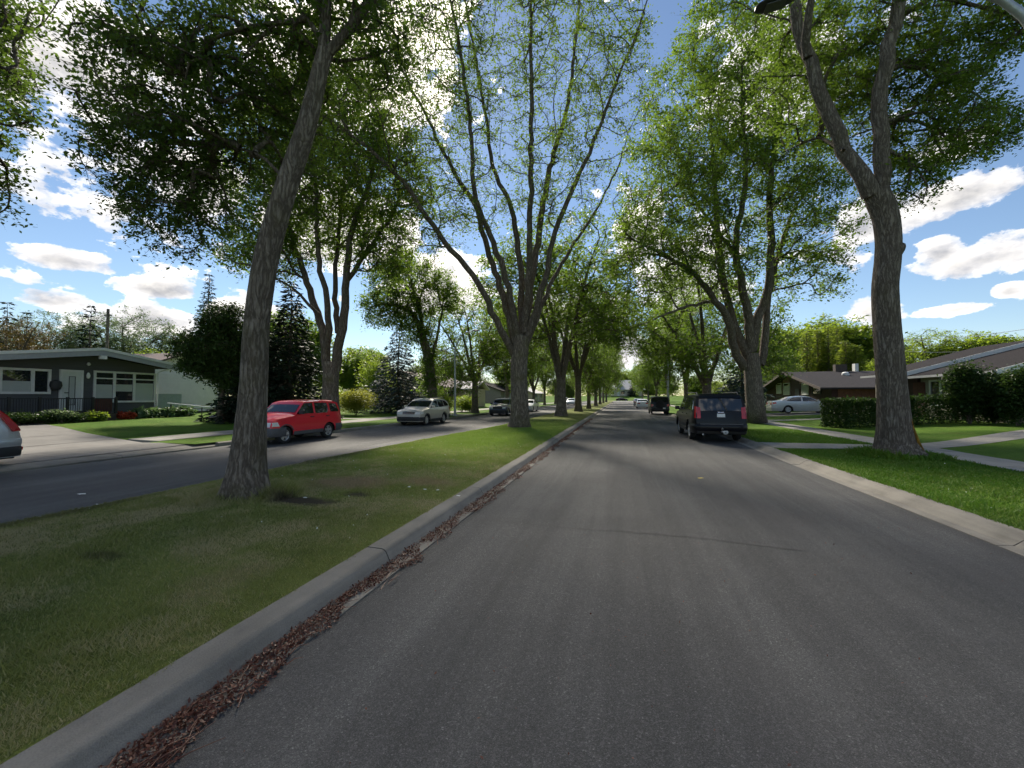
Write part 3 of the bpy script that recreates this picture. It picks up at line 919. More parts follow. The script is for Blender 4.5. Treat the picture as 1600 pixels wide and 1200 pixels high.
def grow_tree(name, label, base, paths, envs, nclump, per, leaf, seed, bark='bark', leafmat='elm_leaf', group=None, trunk_seg=14, step=0.45,
              flare=0.5, min_r=0.012, clump_r=0.42, twigs=5, shell=0.55, droop=0.25, rough=0.06, gamma=2.35, spacing=0.5, cat='tree', trunk_step=None, twig_sub=6):
    """paths: list of (points, radii) in world space, the trunk first.
    envs: ellipsoids (cx, cy, cz, rx, ry, rz, weight) that the crown fills."""
    rng = np.random.default_rng(seed)
    base = np.array(base, float)
    root = empty(name, tuple(base))
    tag(root, label, cat, group)
    P, PAR, MINR, DIR = [], [], [], []
    heroes = []
    for k, (pts, rads) in enumerate(paths):
        sp, sr = smooth_path(pts, rads, trunk_step if (k == 0 and trunk_step) else step)
        if k > 0:
            sp[1:-1] += rng.normal(size=(max(0, len(sp) - 2), 3)) * 0.035 * min(1, step * 2)
        if k == 0:
            par = -1
        else:
            arr = np.array(P)
            par = int(np.argmin(((arr - sp[0]) ** 2).sum(1)))
        ids = []
        for i, (p, r) in enumerate(zip(sp, sr)):
            P.append(p); PAR.append(par if i == 0 else len(P) - 2); MINR.append(r)
            d = sp[min(i + 1, len(sp) - 1)] - sp[max(i - 1, 0)]
            DIR.append(d / (np.linalg.norm(d) + 1e-9))
            ids.append(len(P) - 1)
        heroes.append((sp, sr))
    hero_n = len(P)
    # clumps
    pts = []
    ws = np.array([e[6] for e in envs], float); ws /= ws.sum()
    tries = 0
    cell = {}
    while len(pts) < nclump and tries < nclump * 30:
        tries += 1
        e = envs[rng.choice(len(envs), p=ws)]
        d = rng.normal(size=3); d /= np.linalg.norm(d)
        r = rng.random() ** (shell * 0.6)
        c = np.array(e[:3]) + d * np.array(e[3:6]) * r
        key = tuple((c / spacing).astype(int))
        if key in cell: continue
        cell[key] = 1
        pts.append(c)
    pts = np.array(pts)
    arr0 = np.array(P[len(heroes[0][0]) // 2:])
    d0 = np.array([np.sqrt(((arr0 - c) ** 2).sum(1)).min() for c in pts])
    order = np.argsort(d0)
    cap = hero_n + nclump * 40
    PA = np.zeros((cap, 3)); DA = np.zeros((cap, 3)); PEN = np.zeros(cap)
    PA[:hero_n] = P; DA[:hero_n] = DIR
    n_tr = int(len(heroes[0][0]) * (0.72 if len(paths) > 1 else 0.35))
    PEN[:n_tr] = 1e6
    n = hero_n
    tips = []
    for ci in order:
        c = pts[ci]
        dv = c - PA[:n]
        dist = np.sqrt((dv ** 2).sum(1)) + 1e-6
        cosang = (dv * DA[:n]).sum(1) / dist
        cost = dist * (1.6 - 0.78 * cosang) + PEN[:n] + np.where(dv[:, 2] < -0.3 * dist, 0.25 * dist, 0)
        j = int(np.argmin(cost))
        p0, dirn, L = PA[j], DA[j], dist[j]
        k = max(2, int(L / step) + 1)
        ctrl = p0 + dirn * L * 0.35 + np.array([0, 0, 0.10 * L])
        par = j
        for i in range(1, k + 1):
            t = i / k
            q = (1 - t) ** 2 * p0 + 2 * t * (1 - t) * ctrl + t * t * c
            if i < k: q = q + rng.normal(size=3) * 0.016 * min(L, 1.5)
            if n >= cap: break
            PA[n] = q
            d = q - PA[par]
            DA[n] = d / (np.linalg.norm(d) + 1e-9)
            PAR.append(par); MINR.append(0.0)
            par = n
            n += 1
        tips.append((n - 1))
    # radii by the pipe model
    cnt = np.zeros(n)
    for t in tips: cnt[t] += 1
    for i in range(n - 1, 0, -1):
        if PAR[i] >= 0: cnt[PAR[i]] += cnt[i]
    rad = np.maximum(min_r * np.maximum(cnt, 0.6) ** (1 / gamma), np.array(MINR[:n]))
    for i in range(hero_n, n):
        rad[i] = min(rad[i], rad[PAR[i]] * 0.92)
    # wood: hero limbs, then chains
    trunk = WoodMesh()
    for k, (sp, sr) in enumerate(heroes):
        if k == 0:
            trunk.tube(sp - base, sr, trunk_seg, flare, rng, rough)
        else:
            lm = WoodMesh()
            lm.tube(sp - base, sr, max(7, trunk_seg // 2), None, rng, rough * 0.7)
            lm.build('limb', bark if sr[0] > 0.2 and trunk_seg > 40 else 'limb_bark_backlit', root)
    trunk.build('trunk', bark, root)
    kids = [[] for _ in range(n)]
    for i in range(hero_n, n): kids[PAR[i]].append(i)
    br = WoodMesh()
    stack = [(i, c) for i in range(hero_n) for c in kids[i]]
    PB = PA - base
    while stack:
        par, i = stack.pop()
        chain = [par, i]
        while kids[i]:
            ks = sorted(kids[i], key=lambda q: -rad[q])
            for o in ks[1:]: stack.append((i, o))
            i = ks[0]
            chain.append(i)
        rr = rad[chain].copy()
        rr[0] = rr[1]
        rr[-1] *= 0.5
        seg = 7 if rr[0] > 0.05 else (5 if rr[0] > 0.02 else 3)
        br.tube(PB[chain], rr, seg)
    # twigs and leaves around each tip
    tp = PB[tips]
    td = DA[tips]
    m = len(tips)
    tw = rng.normal(size=(m, twigs, 3)) * np.array([1, 1, 0.55]) + td[:, None, :] * 0.6
    tw /= np.linalg.norm(tw, axis=2)[:, :, None]
    tl = clump_r * (0.5 + 0.9 * rng.random((m, twigs)))
    start = tp[:, None, :] - td[:, None, :] * clump_r * 0.5 * rng.random((m, twigs))[:, :, None]
    end = start + tw * tl[:, :, None]
    end[:, :, 2] -= 0.12 * tl
    s = start.reshape(-1, 3); e = end.reshape(-1, 3)
    nt = len(s)
    dvec = e - s
    side = np.cross(dvec, rng.normal(size=(nt, 3))); side /= (np.linalg.norm(side, axis=1)[:, None] + 1e-6)
    side2 = np.cross(dvec, side); side2 /= (np.linalg.norm(side2, axis=1)[:, None] + 1e-6)
    w = 0.0045 + leaf * 0.02
    tv = np.stack([s + side * w, s - side * 0.5 * w + side2 * 0.87 * w, s - side * 0.5 * w - side2 * 0.87 * w, e], axis=1).reshape(-1, 3)
    bb = br.n if br.v else 0
    br.build('branches', 'limb_bark_backlit', root) if br.v else None
    ti = np.arange(nt)[:, None] * 4
    tf = np.concatenate([ti + np.array([[0, 1, 3]]), ti + np.array([[1, 2, 3]]), ti + np.array([[2, 0, 3]])])
    me = np_mesh('twigs', tv, tf, 3)
    mesh_obj('twigs', me, 'limb_bark_backlit', root)
    nl = nt * max(1, per // twigs)
    pick = np.repeat(np.arange(nt), max(1, per // twigs))
    dens = rng.random(nt) ** 0.7
    keep = rng.random(nl) < (0.35 + 0.65 * dens[pick])
    pick = pick[keep]
    tt = rng.random(len(pick)) ** 0.8
    pos = s[pick] + dvec[pick] * tt[:, None] + rng.normal(size=(len(pick), 3)) * (0.10 * clump_r + leaf * 0.5)
    thin = np.arange(hero_n, n)[rad[hero_n:n] < max(0.03, min_r * 2.2)]
    thin = np.repeat(thin, 4)
    thin = thin[rng.random(len(thin)) < 0.8]
    pos = np.vstack([pos, PB[thin] + rng.normal(size=(len(thin), 3)) * (0.13 + leaf * 0.4)])
    me = leaf_mesh('crown', pos, leaf, leaf * 0.56, rng, droop)
    mesh_obj('crown', me, leafmat, root)
    return root


def copy_tree(root, loc, rz=0.0, scale=1.0, label=None, group=None, leafmat=None):
    c = root.copy()
    col.objects.link(c)
    c.location = loc
    c.rotation_euler = (0, 0, rz)
    c.scale = (scale,) * 3 if not hasattr(scale, '__len__') else scale
    if label: c['label'] = label
    if group: c['group'] = group
    for ch in root.children:
        k = ch.copy()
        col.objects.link(k)
        k.parent = c
        if leafmat and ch.name.split('.')[0] == 'crown':
            k.material_slots[0].link = 'OBJECT'
            k.material_slots[0].material = MATS[leafmat]
    return c


def px_path(depth, pts, dd=0.0):
    """limb traced as pixels at about one depth; dd: depth change along the limb"""
    n = len(pts)
    return [at_d(p[0], p[1], depth + dd * (i / max(1, n - 1))) for i, p in enumerate(pts)]


ROW_MED = 'elms along the grass median'
ROW_R = 'elms along the right boulevard'
ROW_L = 'elms along the left boulevard'

# --- nearest median elm, leaning right, forked at the top
bA = at_z(385, 778, 0.17)
dA = 6.86
trunkA = [bA - Vector((0, 0, 0.12))] + px_path(dA, [(387, 735), (390, 690), (394, 640), (397, 590), (402, 500), (417, 400), (445, 300), (478, 200), (499, 115), (508, 80)])
rA = [0.33, 0.28, 0.243, 0.215, 0.20, 0.187, 0.183, 0.165, 0.145, 0.122, 0.115]
def rise(p, du, dv, dz): return p + Vector((du, dv, dz))
forkA = trunkA[-1]
pathsA = [(trunkA, rA),
          (px_path(dA, [(506, 95), (505, 40), (512, -30), (520, -120)]) + [rise(forkA, 0.4, 0.5, 4.4), rise(forkA, 0.1, 1.2, 6.5)], [0.095, 0.09, 0.085, 0.075, 0.05, 0.02]),
          (px_path(dA, [(506, 90), (540, 45), (580, 0), (640, -90)]) + [rise(forkA, 2.4, 0.4, 3.9), rise(forkA, 3.4, 1.0, 6.0)], [0.08, 0.075, 0.07, 0.06, 0.04, 0.02]),
          (px_path(dA, [(506, 70), (480, 38), (440, 33), (385, 48), (330, 66), (290, 112)], 0.4), [0.045, 0.04, 0.036, 0.032, 0.026, 0.015]),
          (px_path(dA, [(506, 20), (470, -40), (380, -100), (250, -100), (120, -40)], 0.3), [0.05, 0.05, 0.045, 0.035, 0.02]),
          (px_path(dA, [(455, 300), (420, 255), (395, 240), (350, 225), (280, 200)], 2.0), [0.03, 0.025, 0.02, 0.016, 0.01]),
          (px_path(dA, [(510, -10), (470, -80), (400, -200)], -1.2) + [rise(forkA, -2.0, -2.0, 3.6)], [0.05, 0.045, 0.03, 0.015])]


def env_px(x, y, d, rx, ry, w, rd=None):
    """crown ellipsoid: centre pixel and depth, radii in pixels at that depth"""
    c = at_d(x, y, d)
    k = d / F_PX
    return (c.x, c.y, c.z, rx * k, (rd if rd else rx * k), ry * k, w)


envA = [env_px(250, 130, 7.6, 125, 115, 2.3, 1.1), env_px(270, 300, 8.6, 100, 95, 1.7, 0.9), env_px(195, 220, 8.2, 70, 90, 1.1, 0.7), env_px(400, 100, 8.0, 140, 90, 1.7, 1.3),
        env_px(560, 60, 7.6, 80, 90, 0.6, 1.4), env_px(430, 210, 9.0, 90, 100, 0.9, 1.2),
        (forkA.x + 0.5, forkA.y + 0.5, forkA.z + 3.6, 4.8, 4.4, 2.8, 1.0)]
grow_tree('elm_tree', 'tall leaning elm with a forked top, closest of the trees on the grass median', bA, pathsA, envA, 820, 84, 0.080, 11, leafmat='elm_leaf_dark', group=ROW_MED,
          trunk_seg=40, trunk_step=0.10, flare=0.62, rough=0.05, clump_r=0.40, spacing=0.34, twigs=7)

# --- second median elm: short trunk, fan of long limbs
bB = at_z(811, 668, 0.17)
dB = 22.2
FB = [(811, 560)]
trunkB = [bB - Vector((0, 0, 0.1))] + px_path(dB, [(812, 655), (812, 630), (811, 600), (811, 570), (813, 545), (815, 525)])
pathsB = [(trunkB, [0.56, 0.50, 0.46, 0.44, 0.43, 0.44, 0.36]),
          (px_path(dB, [(806, 560), (775, 500), (740, 430), (692, 375), (640, 300), (587, 240), (505, 180), (440, 120)], -3), [0.198, 0.167, 0.144, 0.129, 0.114, 0.0912, 0.0608, 0.0228]),
          (px_path(dB, [(808, 550), (785, 460), (765, 400), (742, 320), (710, 270), (670, 190), (620, 90), (600, 20)], 2), [0.205, 0.175, 0.152, 0.129, 0.106, 0.0836, 0.0532, 0.0228]),
          (px_path(dB, [(810, 540), (795, 450), (770, 380), (741, 300), (738, 240), (726, 124), (704, 0), (690, -60)], -1), [0.19, 0.167, 0.144, 0.122, 0.106, 0.0836, 0.0608, 0.0228]),
          (px_path(dB, [(814, 530), (815, 440), (800, 330), (771, 262), (756, 161), (726, 0), (715, -70)], 4), [0.198, 0.167, 0.137, 0.114, 0.0912, 0.0608, 0.0228]),
          (px_path(dB, [(818, 520), (826, 440), (828, 360), (829, 250), (831, 150), (829, 0), (822, -80)], -2), [0.198, 0.167, 0.144, 0.122, 0.0988, 0.0608, 0.0228]),
          (px_path(dB, [(820, 520), (832, 430), (845, 340), (865, 240), (887, 165), (906, 0), (915, -80)], 2), [0.205, 0.182, 0.16, 0.137, 0.106, 0.0608, 0.0228]),
          (px_path(dB, [(822, 530), (850, 440), (868, 360), (906, 270), (940, 190), (970, 110), (1000, 37), (1020, -30)], -2), [0.182, 0.152, 0.129, 0.106, 0.0836, 0.0608, 0.0456, 0.0152]),
          (px_path(dB, [(822, 540), (858, 450), (890, 390), (925, 340), (965, 260), (985, 200)], 3), [0.152, 0.114, 0.0912, 0.0684, 0.0456, 0.0152])]
envB = [env_px(560, 170, 19.5, 110, 120, 1.7, 3.5), env_px(660, 100, 22, 120, 130, 1.7, 4), env_px(760, 60, 22, 130, 140, 1.5, 4), env_px(880, 60, 22, 110, 160, 1.3, 4),
        env_px(960, 110, 21, 70, 150, 0.9, 3), env_px(760, 260, 22.5, 140, 110, 1.5, 4), env_px(650, 330, 21.5, 100, 90, 1.0, 3), env_px(880, 290, 22, 80, 100, 0.8, 4)]
grow_tree('elm_tree', 'vase-shaped elm with a fan of thin limbs, second tree on the grass median', bB, pathsB, envB, 1900, 30, 0.125, 12, group=ROW_MED,
          trunk_seg=20, trunk_step=0.25, flare=0.35, rough=0.06, clump_r=0.6, spacing=0.5, min_r=0.011, gamma=2.5)

# --- right boulevard, nearest elm with a knob and a fork
bR = at_z(1404, 712, 0.16)
dR = 11.85
trunkR = [bR - Vector((0, 0, 0.1))] + px_path(dR, [(1400, 695), (1397, 660), (1394, 610), (1389, 550), (1385, 500), (1383, 450), (1387, 405), (1388, 370), (1383, 335), (1374, 312), (1368, 298)])
rR = [0.52, 0.45, 0.38, 0.335, 0.325, 0.31, 0.30, 0.295, 0.295, 0.305, 0.31, 0.28]
fR = trunkR[-1]
pathsR = [(trunkR, rR),
          (px_path(dR, [(1362, 305), (1340, 278), (1318, 235), (1298, 185), (1276, 130), (1255, 70), (1238, 5), (1220, -70)], 0.6) + [rise(fR, -3.6, 1.0, 9.2)], [0.235, 0.21, 0.195, 0.185, 0.17, 0.155, 0.14, 0.10, 0.03]),
          (px_path(dR, [(1374, 305), (1378, 270), (1374, 210), (1377, 140), (1388, 70), (1402, 10), (1408, -60)], -0.4) + [rise(fR, 0.8, 0.8, 9.5)], [0.21, 0.195, 0.185, 0.18, 0.17, 0.155, 0.11, 0.03]),
          (px_path(dR, [(1262, 90), (1262, 30), (1270, -40)], -0.5) + [rise(fR, -2.2, -1.6, 7.6)], [0.12, 0.10, 0.07, 0.02]),
          (px_path(dR, [(1380, 110), (1440, 100), (1500, 130), (1560, 175)], 0.8), [0.07, 0.05, 0.035, 0.015]),
          (px_path(dR, [(1378, 190), (1430, 190), (1490, 215), (1540, 250)], 1.6), [0.06, 0.045, 0.03, 0.012]),
          (px_path(dR, [(1376, 230), (1420, 250), (1450, 290), (1440, 320)], -0.8), [0.05, 0.035, 0.02, 0.01]),
          (px_path(dR, [(1398, 30), (1460, 0), (1540, 10), (1600, 40)], -1.0), [0.08, 0.06, 0.04, 0.015]),
          (px_path(dR, [(1318, 235), (1280, 215), (1230, 235)], 2.5), [0.05, 0.035, 0.015])]
envR = [env_px(1460, 190, 12.3, 75, 85, 1.5, 1.6), env_px(1545, 200, 12.6, 50, 45, 0.6, 1.0), env_px(1440, 90, 12.5, 110, 80, 1.5, 1.8), env_px(1530, 60, 11.8, 65, 70, 0.8, 1.4),
        env_px(1420, 275, 12.0, 45, 45, 0.5, 1.0), env_px(1330, 60, 13.0, 90, 110, 1.2, 1.8), env_px(1250, 120, 13.6, 70, 130, 0.9, 1.5), env_px(1330, 190, 13.4, 65, 70, 0.5, 1.2),
        (fR.x, fR.y + 0.6, fR.z + 7.2, 4.6, 4.2, 2.8, 0.8)]
RT = grow_tree('elm_tree', 'thick-trunked elm with a knob and a forked stem on the right boulevard', bR, pathsR, envR, 800, 95, 0.095, 13, bark='bark_grey', group=ROW_R,
               trunk_seg=44, trunk_step=0.12, flare=0.40, rough=0.055, clump_r=0.42, spacing=0.36, twigs=6)
# knob on the trunk, and the orange lichen strip up its foot
kb = at_d(1404, 386, dR)
mb = MB()
dirk = (at_d(1416, 383, dR - 0.1) - kb).normalized()
mb.tube([kb - dirk * 0.16 - Vector((0, 0, 0.14)), kb - Vector((0, 0, 0.03)), kb + dirk * 0.10, kb + dirk * 0.15], [0.26, 0.18, 0.12, 0.05], 12)
mb.v = [tuple(Vector(p) - Vector(bR)) for p in mb.v]
mb.build('branch_stub', 'bark_grey', RT, smooth=60)
mb = MB()
lp = [at_d(1442, 707, dR - 0.44), at_d(1434, 692, dR - 0.40), at_d(1425, 668, dR - 0.31), at_d(1418, 640, dR - 0.26), at_d(1411, 606, dR - 0.22)]
mb.tube(lp, [0.055, 0.06, 0.05, 0.035, 0.012], 7)
mb.v = [tuple(Vector(p) - Vector(bR)) for p in mb.v]
mb.build('lichen_ridge', 'lichen_bark', RT, smooth=60)['label'] = 'orange lichen strip up the foot of the trunk'

# --- right boulevard, second elm (behind the dark parked vehicle)
b2 = at_z(1181, 660, 0.16)
d2 = 26.0
t2 = [b2 - Vector((0, 0, 0.1))] + px_path(d2, [(1181, 645), (1179, 620), (1177, 595), (1175, 570), (1174, 552)])
pathsR2 = [(t2, [0.60, 0.53, 0.50, 0.48, 0.46, 0.40]),
           (px_path(d2, [(1163, 575), (1148, 545), (1138, 500), (1118, 470), (1085, 430), (1040, 400), (990, 375)], -2), [0.26, 0.24, 0.22, 0.19, 0.15, 0.1, 0.04]),
           (px_path(d2, [(1168, 555), (1152, 520), (1136, 470), (1125, 400), (1118, 310), (1112, 210), (1105, 120)], 1), [0.28, 0.25, 0.22, 0.19, 0.15, 0.1, 0.04]),
           (px_path(d2, [(1172, 550), (1170, 500), (1158, 440), (1150, 380), (1165, 280), (1160, 180), (1158, 100)], -1), [0.3, 0.26, 0.22, 0.18, 0.14, 0.1, 0.04]),
           (px_path(d2, [(1174, 548), (1182, 500), (1200, 450), (1205, 380), (1203, 300), (1215, 200), (1240, 110)], 0), [0.32, 0.28, 0.24, 0.21, 0.17, 0.11, 0.04]),
           (px_path(d2, [(1188, 570), (1196, 520), (1200, 470), (1215, 400), (1240, 330), (1275, 260)], 1.5), [0.24, 0.22, 0.19, 0.15, 0.1, 0.04]),
           (px_path(d2, [(1150, 400), (1120, 360), (1080, 300), (1060, 230)], 2), [0.12, 0.1, 0.07, 0.03]),
           (px_path(d2, [(1118, 470), (1070, 480), (1020, 500)], -3), [0.1, 0.08, 0.03])]
envR2 = [env_px(1110, 170, 26, 110, 130, 1.5, 4.5), env_px(1220, 190, 26, 105, 130, 1.5, 4.5), env_px(1050, 300, 25, 95, 110, 1.2, 4), env_px(1160, 300, 26, 130, 110, 1.3, 4),
         env_px(1270, 340, 26, 75, 85, 0.8, 3), env_px(1010, 400, 24.5, 75, 75, 0.8, 3), env_px(1100, 420, 26, 90, 60, 0.6, 3), env_px(1265, 430, 26.5, 60, 50, 0.3, 2), env_px(1160, 60, 26, 110, 80, 0.7, 4)]
grow_tree('elm_tree', 'broad elm with a stout many-stemmed trunk behind the dark parked SUV', b2, pathsR2, envR2, 1700, 78, 0.165, 14, bark='bark_grey', group=ROW_R,
          trunk_seg=20, trunk_step=0.25, flare=0.3, rough=0.08, clump_r=0.75, spacing=0.6, min_r=0.016)

# --- left boulevard, elm behind the red SUV
bL = at_u(518, 660, -15.4); bL.z = 0.16
dL = 22.9
t3 = [bL - Vector((0, 0, 0.1))] + px_path(dL, [(517, 640), (516, 610), (517, 585), (518, 565)])
pathsL1 = [(t3, [0.52, 0.46, 0.42, 0.42, 0.40]),
           (px_path(dL, [(512, 580), (507, 530), (495, 490), (480, 440), (462, 390), (445, 330), (430, 260), (405, 190)], 1), [0.26, 0.23, 0.2, 0.17, 0.14, 0.11, 0.08, 0.03]),
           (px_path(dL, [(510, 545), (512, 480), (498, 410), (495, 340), (490, 260), (480, 190)], -1), [0.18, 0.16, 0.13, 0.1, 0.08, 0.03]),
           (px_path(dL, [(524, 580), (532, 530), (540, 480), (542, 420), (550, 360), (572, 300), (590, 230), (600, 170)], 0), [0.27, 0.24, 0.21, 0.18, 0.15, 0.12, 0.08, 0.03]),
           (px_path(dL, [(541, 440), (560, 410), (590, 370), (620, 320), (640, 260)], 1), [0.13, 0.12, 0.1, 0.07, 0.03]),
           (px_path(dL, [(528, 520), (524, 440), (530, 350), (538, 270), (540, 190)], 2), [0.16, 0.13, 0.1, 0.07, 0.03]),
           (px_path(dL, [(497, 490), (470, 460), (440, 440), (400, 420)], -2), [0.09, 0.07, 0.05, 0.02])]
envL1 = [env_px(430, 270, 23, 90, 120, 1.2, 3.5), env_px(520, 220, 23, 100, 110, 1.3, 3.5), env_px(600, 290, 23, 75, 110, 1.0, 3), env_px(500, 340, 24, 100, 70, 0.9, 3), env_px(410, 390, 22.5, 60, 50, 0.6, 2.5), env_px(600, 400, 23, 45, 50, 0.4, 2)]
grow_tree('elm_tree', 'dark two-stemmed elm on the left boulevard behind the red SUV', bL, pathsL1, envL1, 1300, 75, 0.155, 15, group=ROW_L,
          trunk_seg=16, trunk_step=0.25, flare=0.3, clump_r=0.72, spacing=0.6, min_r=0.015)

# --- elm out of the frame on the left whose branches hang into view
bP = Vector((-15.6, 3.2, 0.16))
tP = [bP + Vector((0, 0, -0.1)), bP + Vector((0.05, 0, 1.5)), bP + Vector((0.2, 0.1, 3.0)), bP + Vector((0.5, 0.2, 4.2))]
pathsP = [(tP, [0.45, 0.38, 0.34, 0.30]),
          ([tP[3], (-14.2, 3.8, 6.2), (-13.0, 4.6, 8.0), (-11.9, 5.4, 9.2)], [0.2, 0.16, 0.1, 0.03]),
          ([tP[3], (-15.0, 4.0, 6.5), (-14.8, 5.5, 9.0), (-14.2, 7.0, 11.0)], [0.2, 0.15, 0.1, 0.03]),
          ([tP[3], (-15.6, 3.0, 6.5), (-16.2, 2.6, 9.0), (-16.4, 2.2, 12.0)], [0.2, 0.15, 0.1, 0.03]),
          ([(-13.6, 4.2, 7.1), (-12.9, 4.9, 7.3), (-12.4, 5.4, 7.0)], [0.06, 0.04, 0.015])]
envP = [env_px(-30, 120, 9.5, 60, 130, 1.3, 0.5), env_px(10, 40, 9.3, 40, 70, 0.9, 0.4), env_px(-15, 290, 9.2, 30, 50, 0.6, 0.3), env_px(30, 150, 9.2, 22, 60, 0.35, 0.3), (-15.2, 3.6, 11.0, 4.6, 4.2, 3.0, 1.2)]
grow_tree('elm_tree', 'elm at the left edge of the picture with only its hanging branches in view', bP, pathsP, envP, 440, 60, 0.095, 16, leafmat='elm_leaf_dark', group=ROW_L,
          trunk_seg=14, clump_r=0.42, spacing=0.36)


# --- prototypes for the rows that run on down the street
def vase_paths(seed, h_fork, height, spread, nl, r0, lean=(0, 0)):
    rng = random.Random(seed)
    top = Vector((lean[0] * h_fork, lean[1] * h_fork, h_fork))
    paths = [([Vector((0, 0, -0.1)), Vector((lean[0] * 0.6, lean[1] * 0.6, 0.7)), top * 0.6, top], [r0 * 1.15, r0 * 0.92, r0 * 0.82, r0 * 0.78])]
    for k in range(nl):
        a = 2 * math.pi * (k + rng.uniform(-0.25, 0.25)) / nl
        s = spread * rng.uniform(0.45, 1.0)
        hh = height * rng.uniform(0.72, 1.0)
        d = Vector((math.cos(a), math.sin(a), 0))
        st = top - Vector((0, 0, rng.uniform(0, 0.5)))
        p = [st, st + d * s * 0.16 + Vector((0, 0, (hh - h_fork) * 0.18)), st + d * s * 0.36 + Vector((0, 0, (hh - h_fork) * 0.42)),
             st + d * s * 0.66 + Vector((0, 0, (hh - h_fork) * 0.72)), st + d * s + Vector((0, 0, (hh - h_fork) * 0.95))]
        r = r0 * rng.uniform(0.42, 0.55)
        paths.append((p, [r, r * 0.85, r * 0.65, r * 0.42, 0.03]))
    return paths


def proto_elm(seed, h_fork, height, spread, nl, r0, nclump, per, leaf, label, group, leafmat='elm_leaf', bark='bark', low=0.0, lean=(0, 0)):
    paths = vase_paths(seed, h_fork, height, spread, nl, r0, lean)
    rng = random.Random(seed + 100)
    envs = [(0, 0, height * 0.78, spread * 0.95, spread * 0.95, height * 0.22, 2.0)]
    for k in range(9):
        a = 2 * math.pi * k / 9 + rng.uniform(-0.3, 0.3)
        rr = spread * rng.uniform(0.55, 0.95)
        z = height * rng.uniform(0.45, 0.72) - low
        envs.append((rr * math.cos(a), rr * math.sin(a), z, spread * 0.42, spread * 0.42, height * rng.uniform(0.12, 0.2), 0.9))
    return grow_tree('elm_tree', label, (0, 0, 0), paths, envs, nclump, per, leaf, seed, group=group, leafmat=leafmat, bark=bark, clump_r=0.85, spacing=0.7,
                     step=0.8, trunk_seg=12, min_r=0.02, twigs=5, flare=0.3)


MID = [proto_elm(31, 3.2, 16.5, 6.2, 6, 0.46, 760, 50, 0.23, 'elm with two bare-stemmed forks, third tree on the grass median', ROW_MED),
       proto_elm(32, 3.8, 17.5, 6.6, 7, 0.44, 780, 50, 0.23, 'elm', ROW_MED, low=1.2),
       proto_elm(33, 2.8, 15.5, 6.4, 5, 0.50, 760, 50, 0.23, 'elm', ROW_MED, bark='bark_grey', low=2.2),
       proto_elm(34, 3.4, 14.5, 5.6, 6, 0.42, 700, 50, 0.23, 'elm', ROW_MED, low=2.4)]
used = [False] * 4


def place_elm(k, u, v, z, rz, s, label, group, leafmat=None):
    s = (s, s, s) if v < 50 else (s * 0.66, s * 0.66, s)
    if not used[k] and leafmat is None:
        used[k] = True
        o = MID[k]
        o.location = (u, v, z); o.rotation_euler = (0, 0, rz); o.scale = s
        o['label'] = label; o['group'] = group
        return o
    return copy_tree(MID[k], (u, v, z), rz, s, label, group, leafmat)


def on_row(x, u):
    p = at_u(x, 640, u)
    return p.y


for (k, u, v, rz, s, lab) in [
        (0, -4.8, 35.1, 0.4, 1.0, 'elm with a dark ridged trunk, third tree on the grass median'),
        (1, -4.5, 46.4, 2.0, 0.92, 'slim straight-trunked elm, fourth tree on the grass median'),
        (3, -4.2, 58.0, 4.1, 1.0, 'small pale-trunked elm, fifth tree on the grass median'),
        (2, -4.25, 75.0, 1.0, 1.0, 'elm, sixth tree from the camera on the grass median'),
        (0, -4.3, 92.0, 3.0, 1.0, 'elm, seventh tree from the camera on the grass median'),
        (1, -4.4, 112.0, 5.0, 1.0, 'elm, eighth tree from the camera on the grass median'),
        (3, -4.4, 135.0, 0.5, 1.1, 'farthest elm, last one standing on the grass median')]:
    place_elm(k, u, v, 0.17, rz, s, lab, ROW_MED)
for (k, x, u, rz, s, lab) in [
        (2, 1105, 7.9, 1.9, 1.0, 'elm with an arching low limb, third along the right boulevard'),
        (0, 1072, 8.0, 0.2, 1.0, 'elm leaning over the road, fourth along the right boulevard'),
        (1, 1044, 8.0, 3.3, 1.0, 'elm behind the black boxy SUV, fifth along the right boulevard'),
        (3, 1026, 8.0, 5.2, 1.1, 'elm above the white sedan, sixth along the right boulevard'),
        (2, 1013, 8.0, 0.9, 1.05, 'elm, seventh along the right boulevard'),
        (0, 1004, 8.0, 2.4, 1.0, 'farthest elm of the right boulevard')]:
    place_elm(k, u, on_row(x, u), 0.16, rz, s, lab, ROW_R)
for (k, x, u, rz, s, lab) in [
        (3, 742, -14.6, 2.6, 0.9, 'slender dark elm beside the green bushes on the left boulevard'),
        (1, 792, -14.5, 0.7, 0.9, 'elm on the left boulevard behind the blue SUV'),
        (2, 834, -14.4, 4.4, 0.95, 'pale-trunked elm past the white car on the left boulevard'),
        (0, 851, -14.4, 5.5, 0.9, 'pale-trunked elm in the distance, second past the white car on the left boulevard'),
        (1, 868, -14.4, 1.5, 0.95, 'distant elm on the left boulevard right of the third median trunk'),
        (3, 893, -14.4, 3.9, 1.0, 'farthest elm of the left boulevard')]:
    place_elm(k, u, on_row(x, u), 0.17, rz, s, lab, ROW_L)

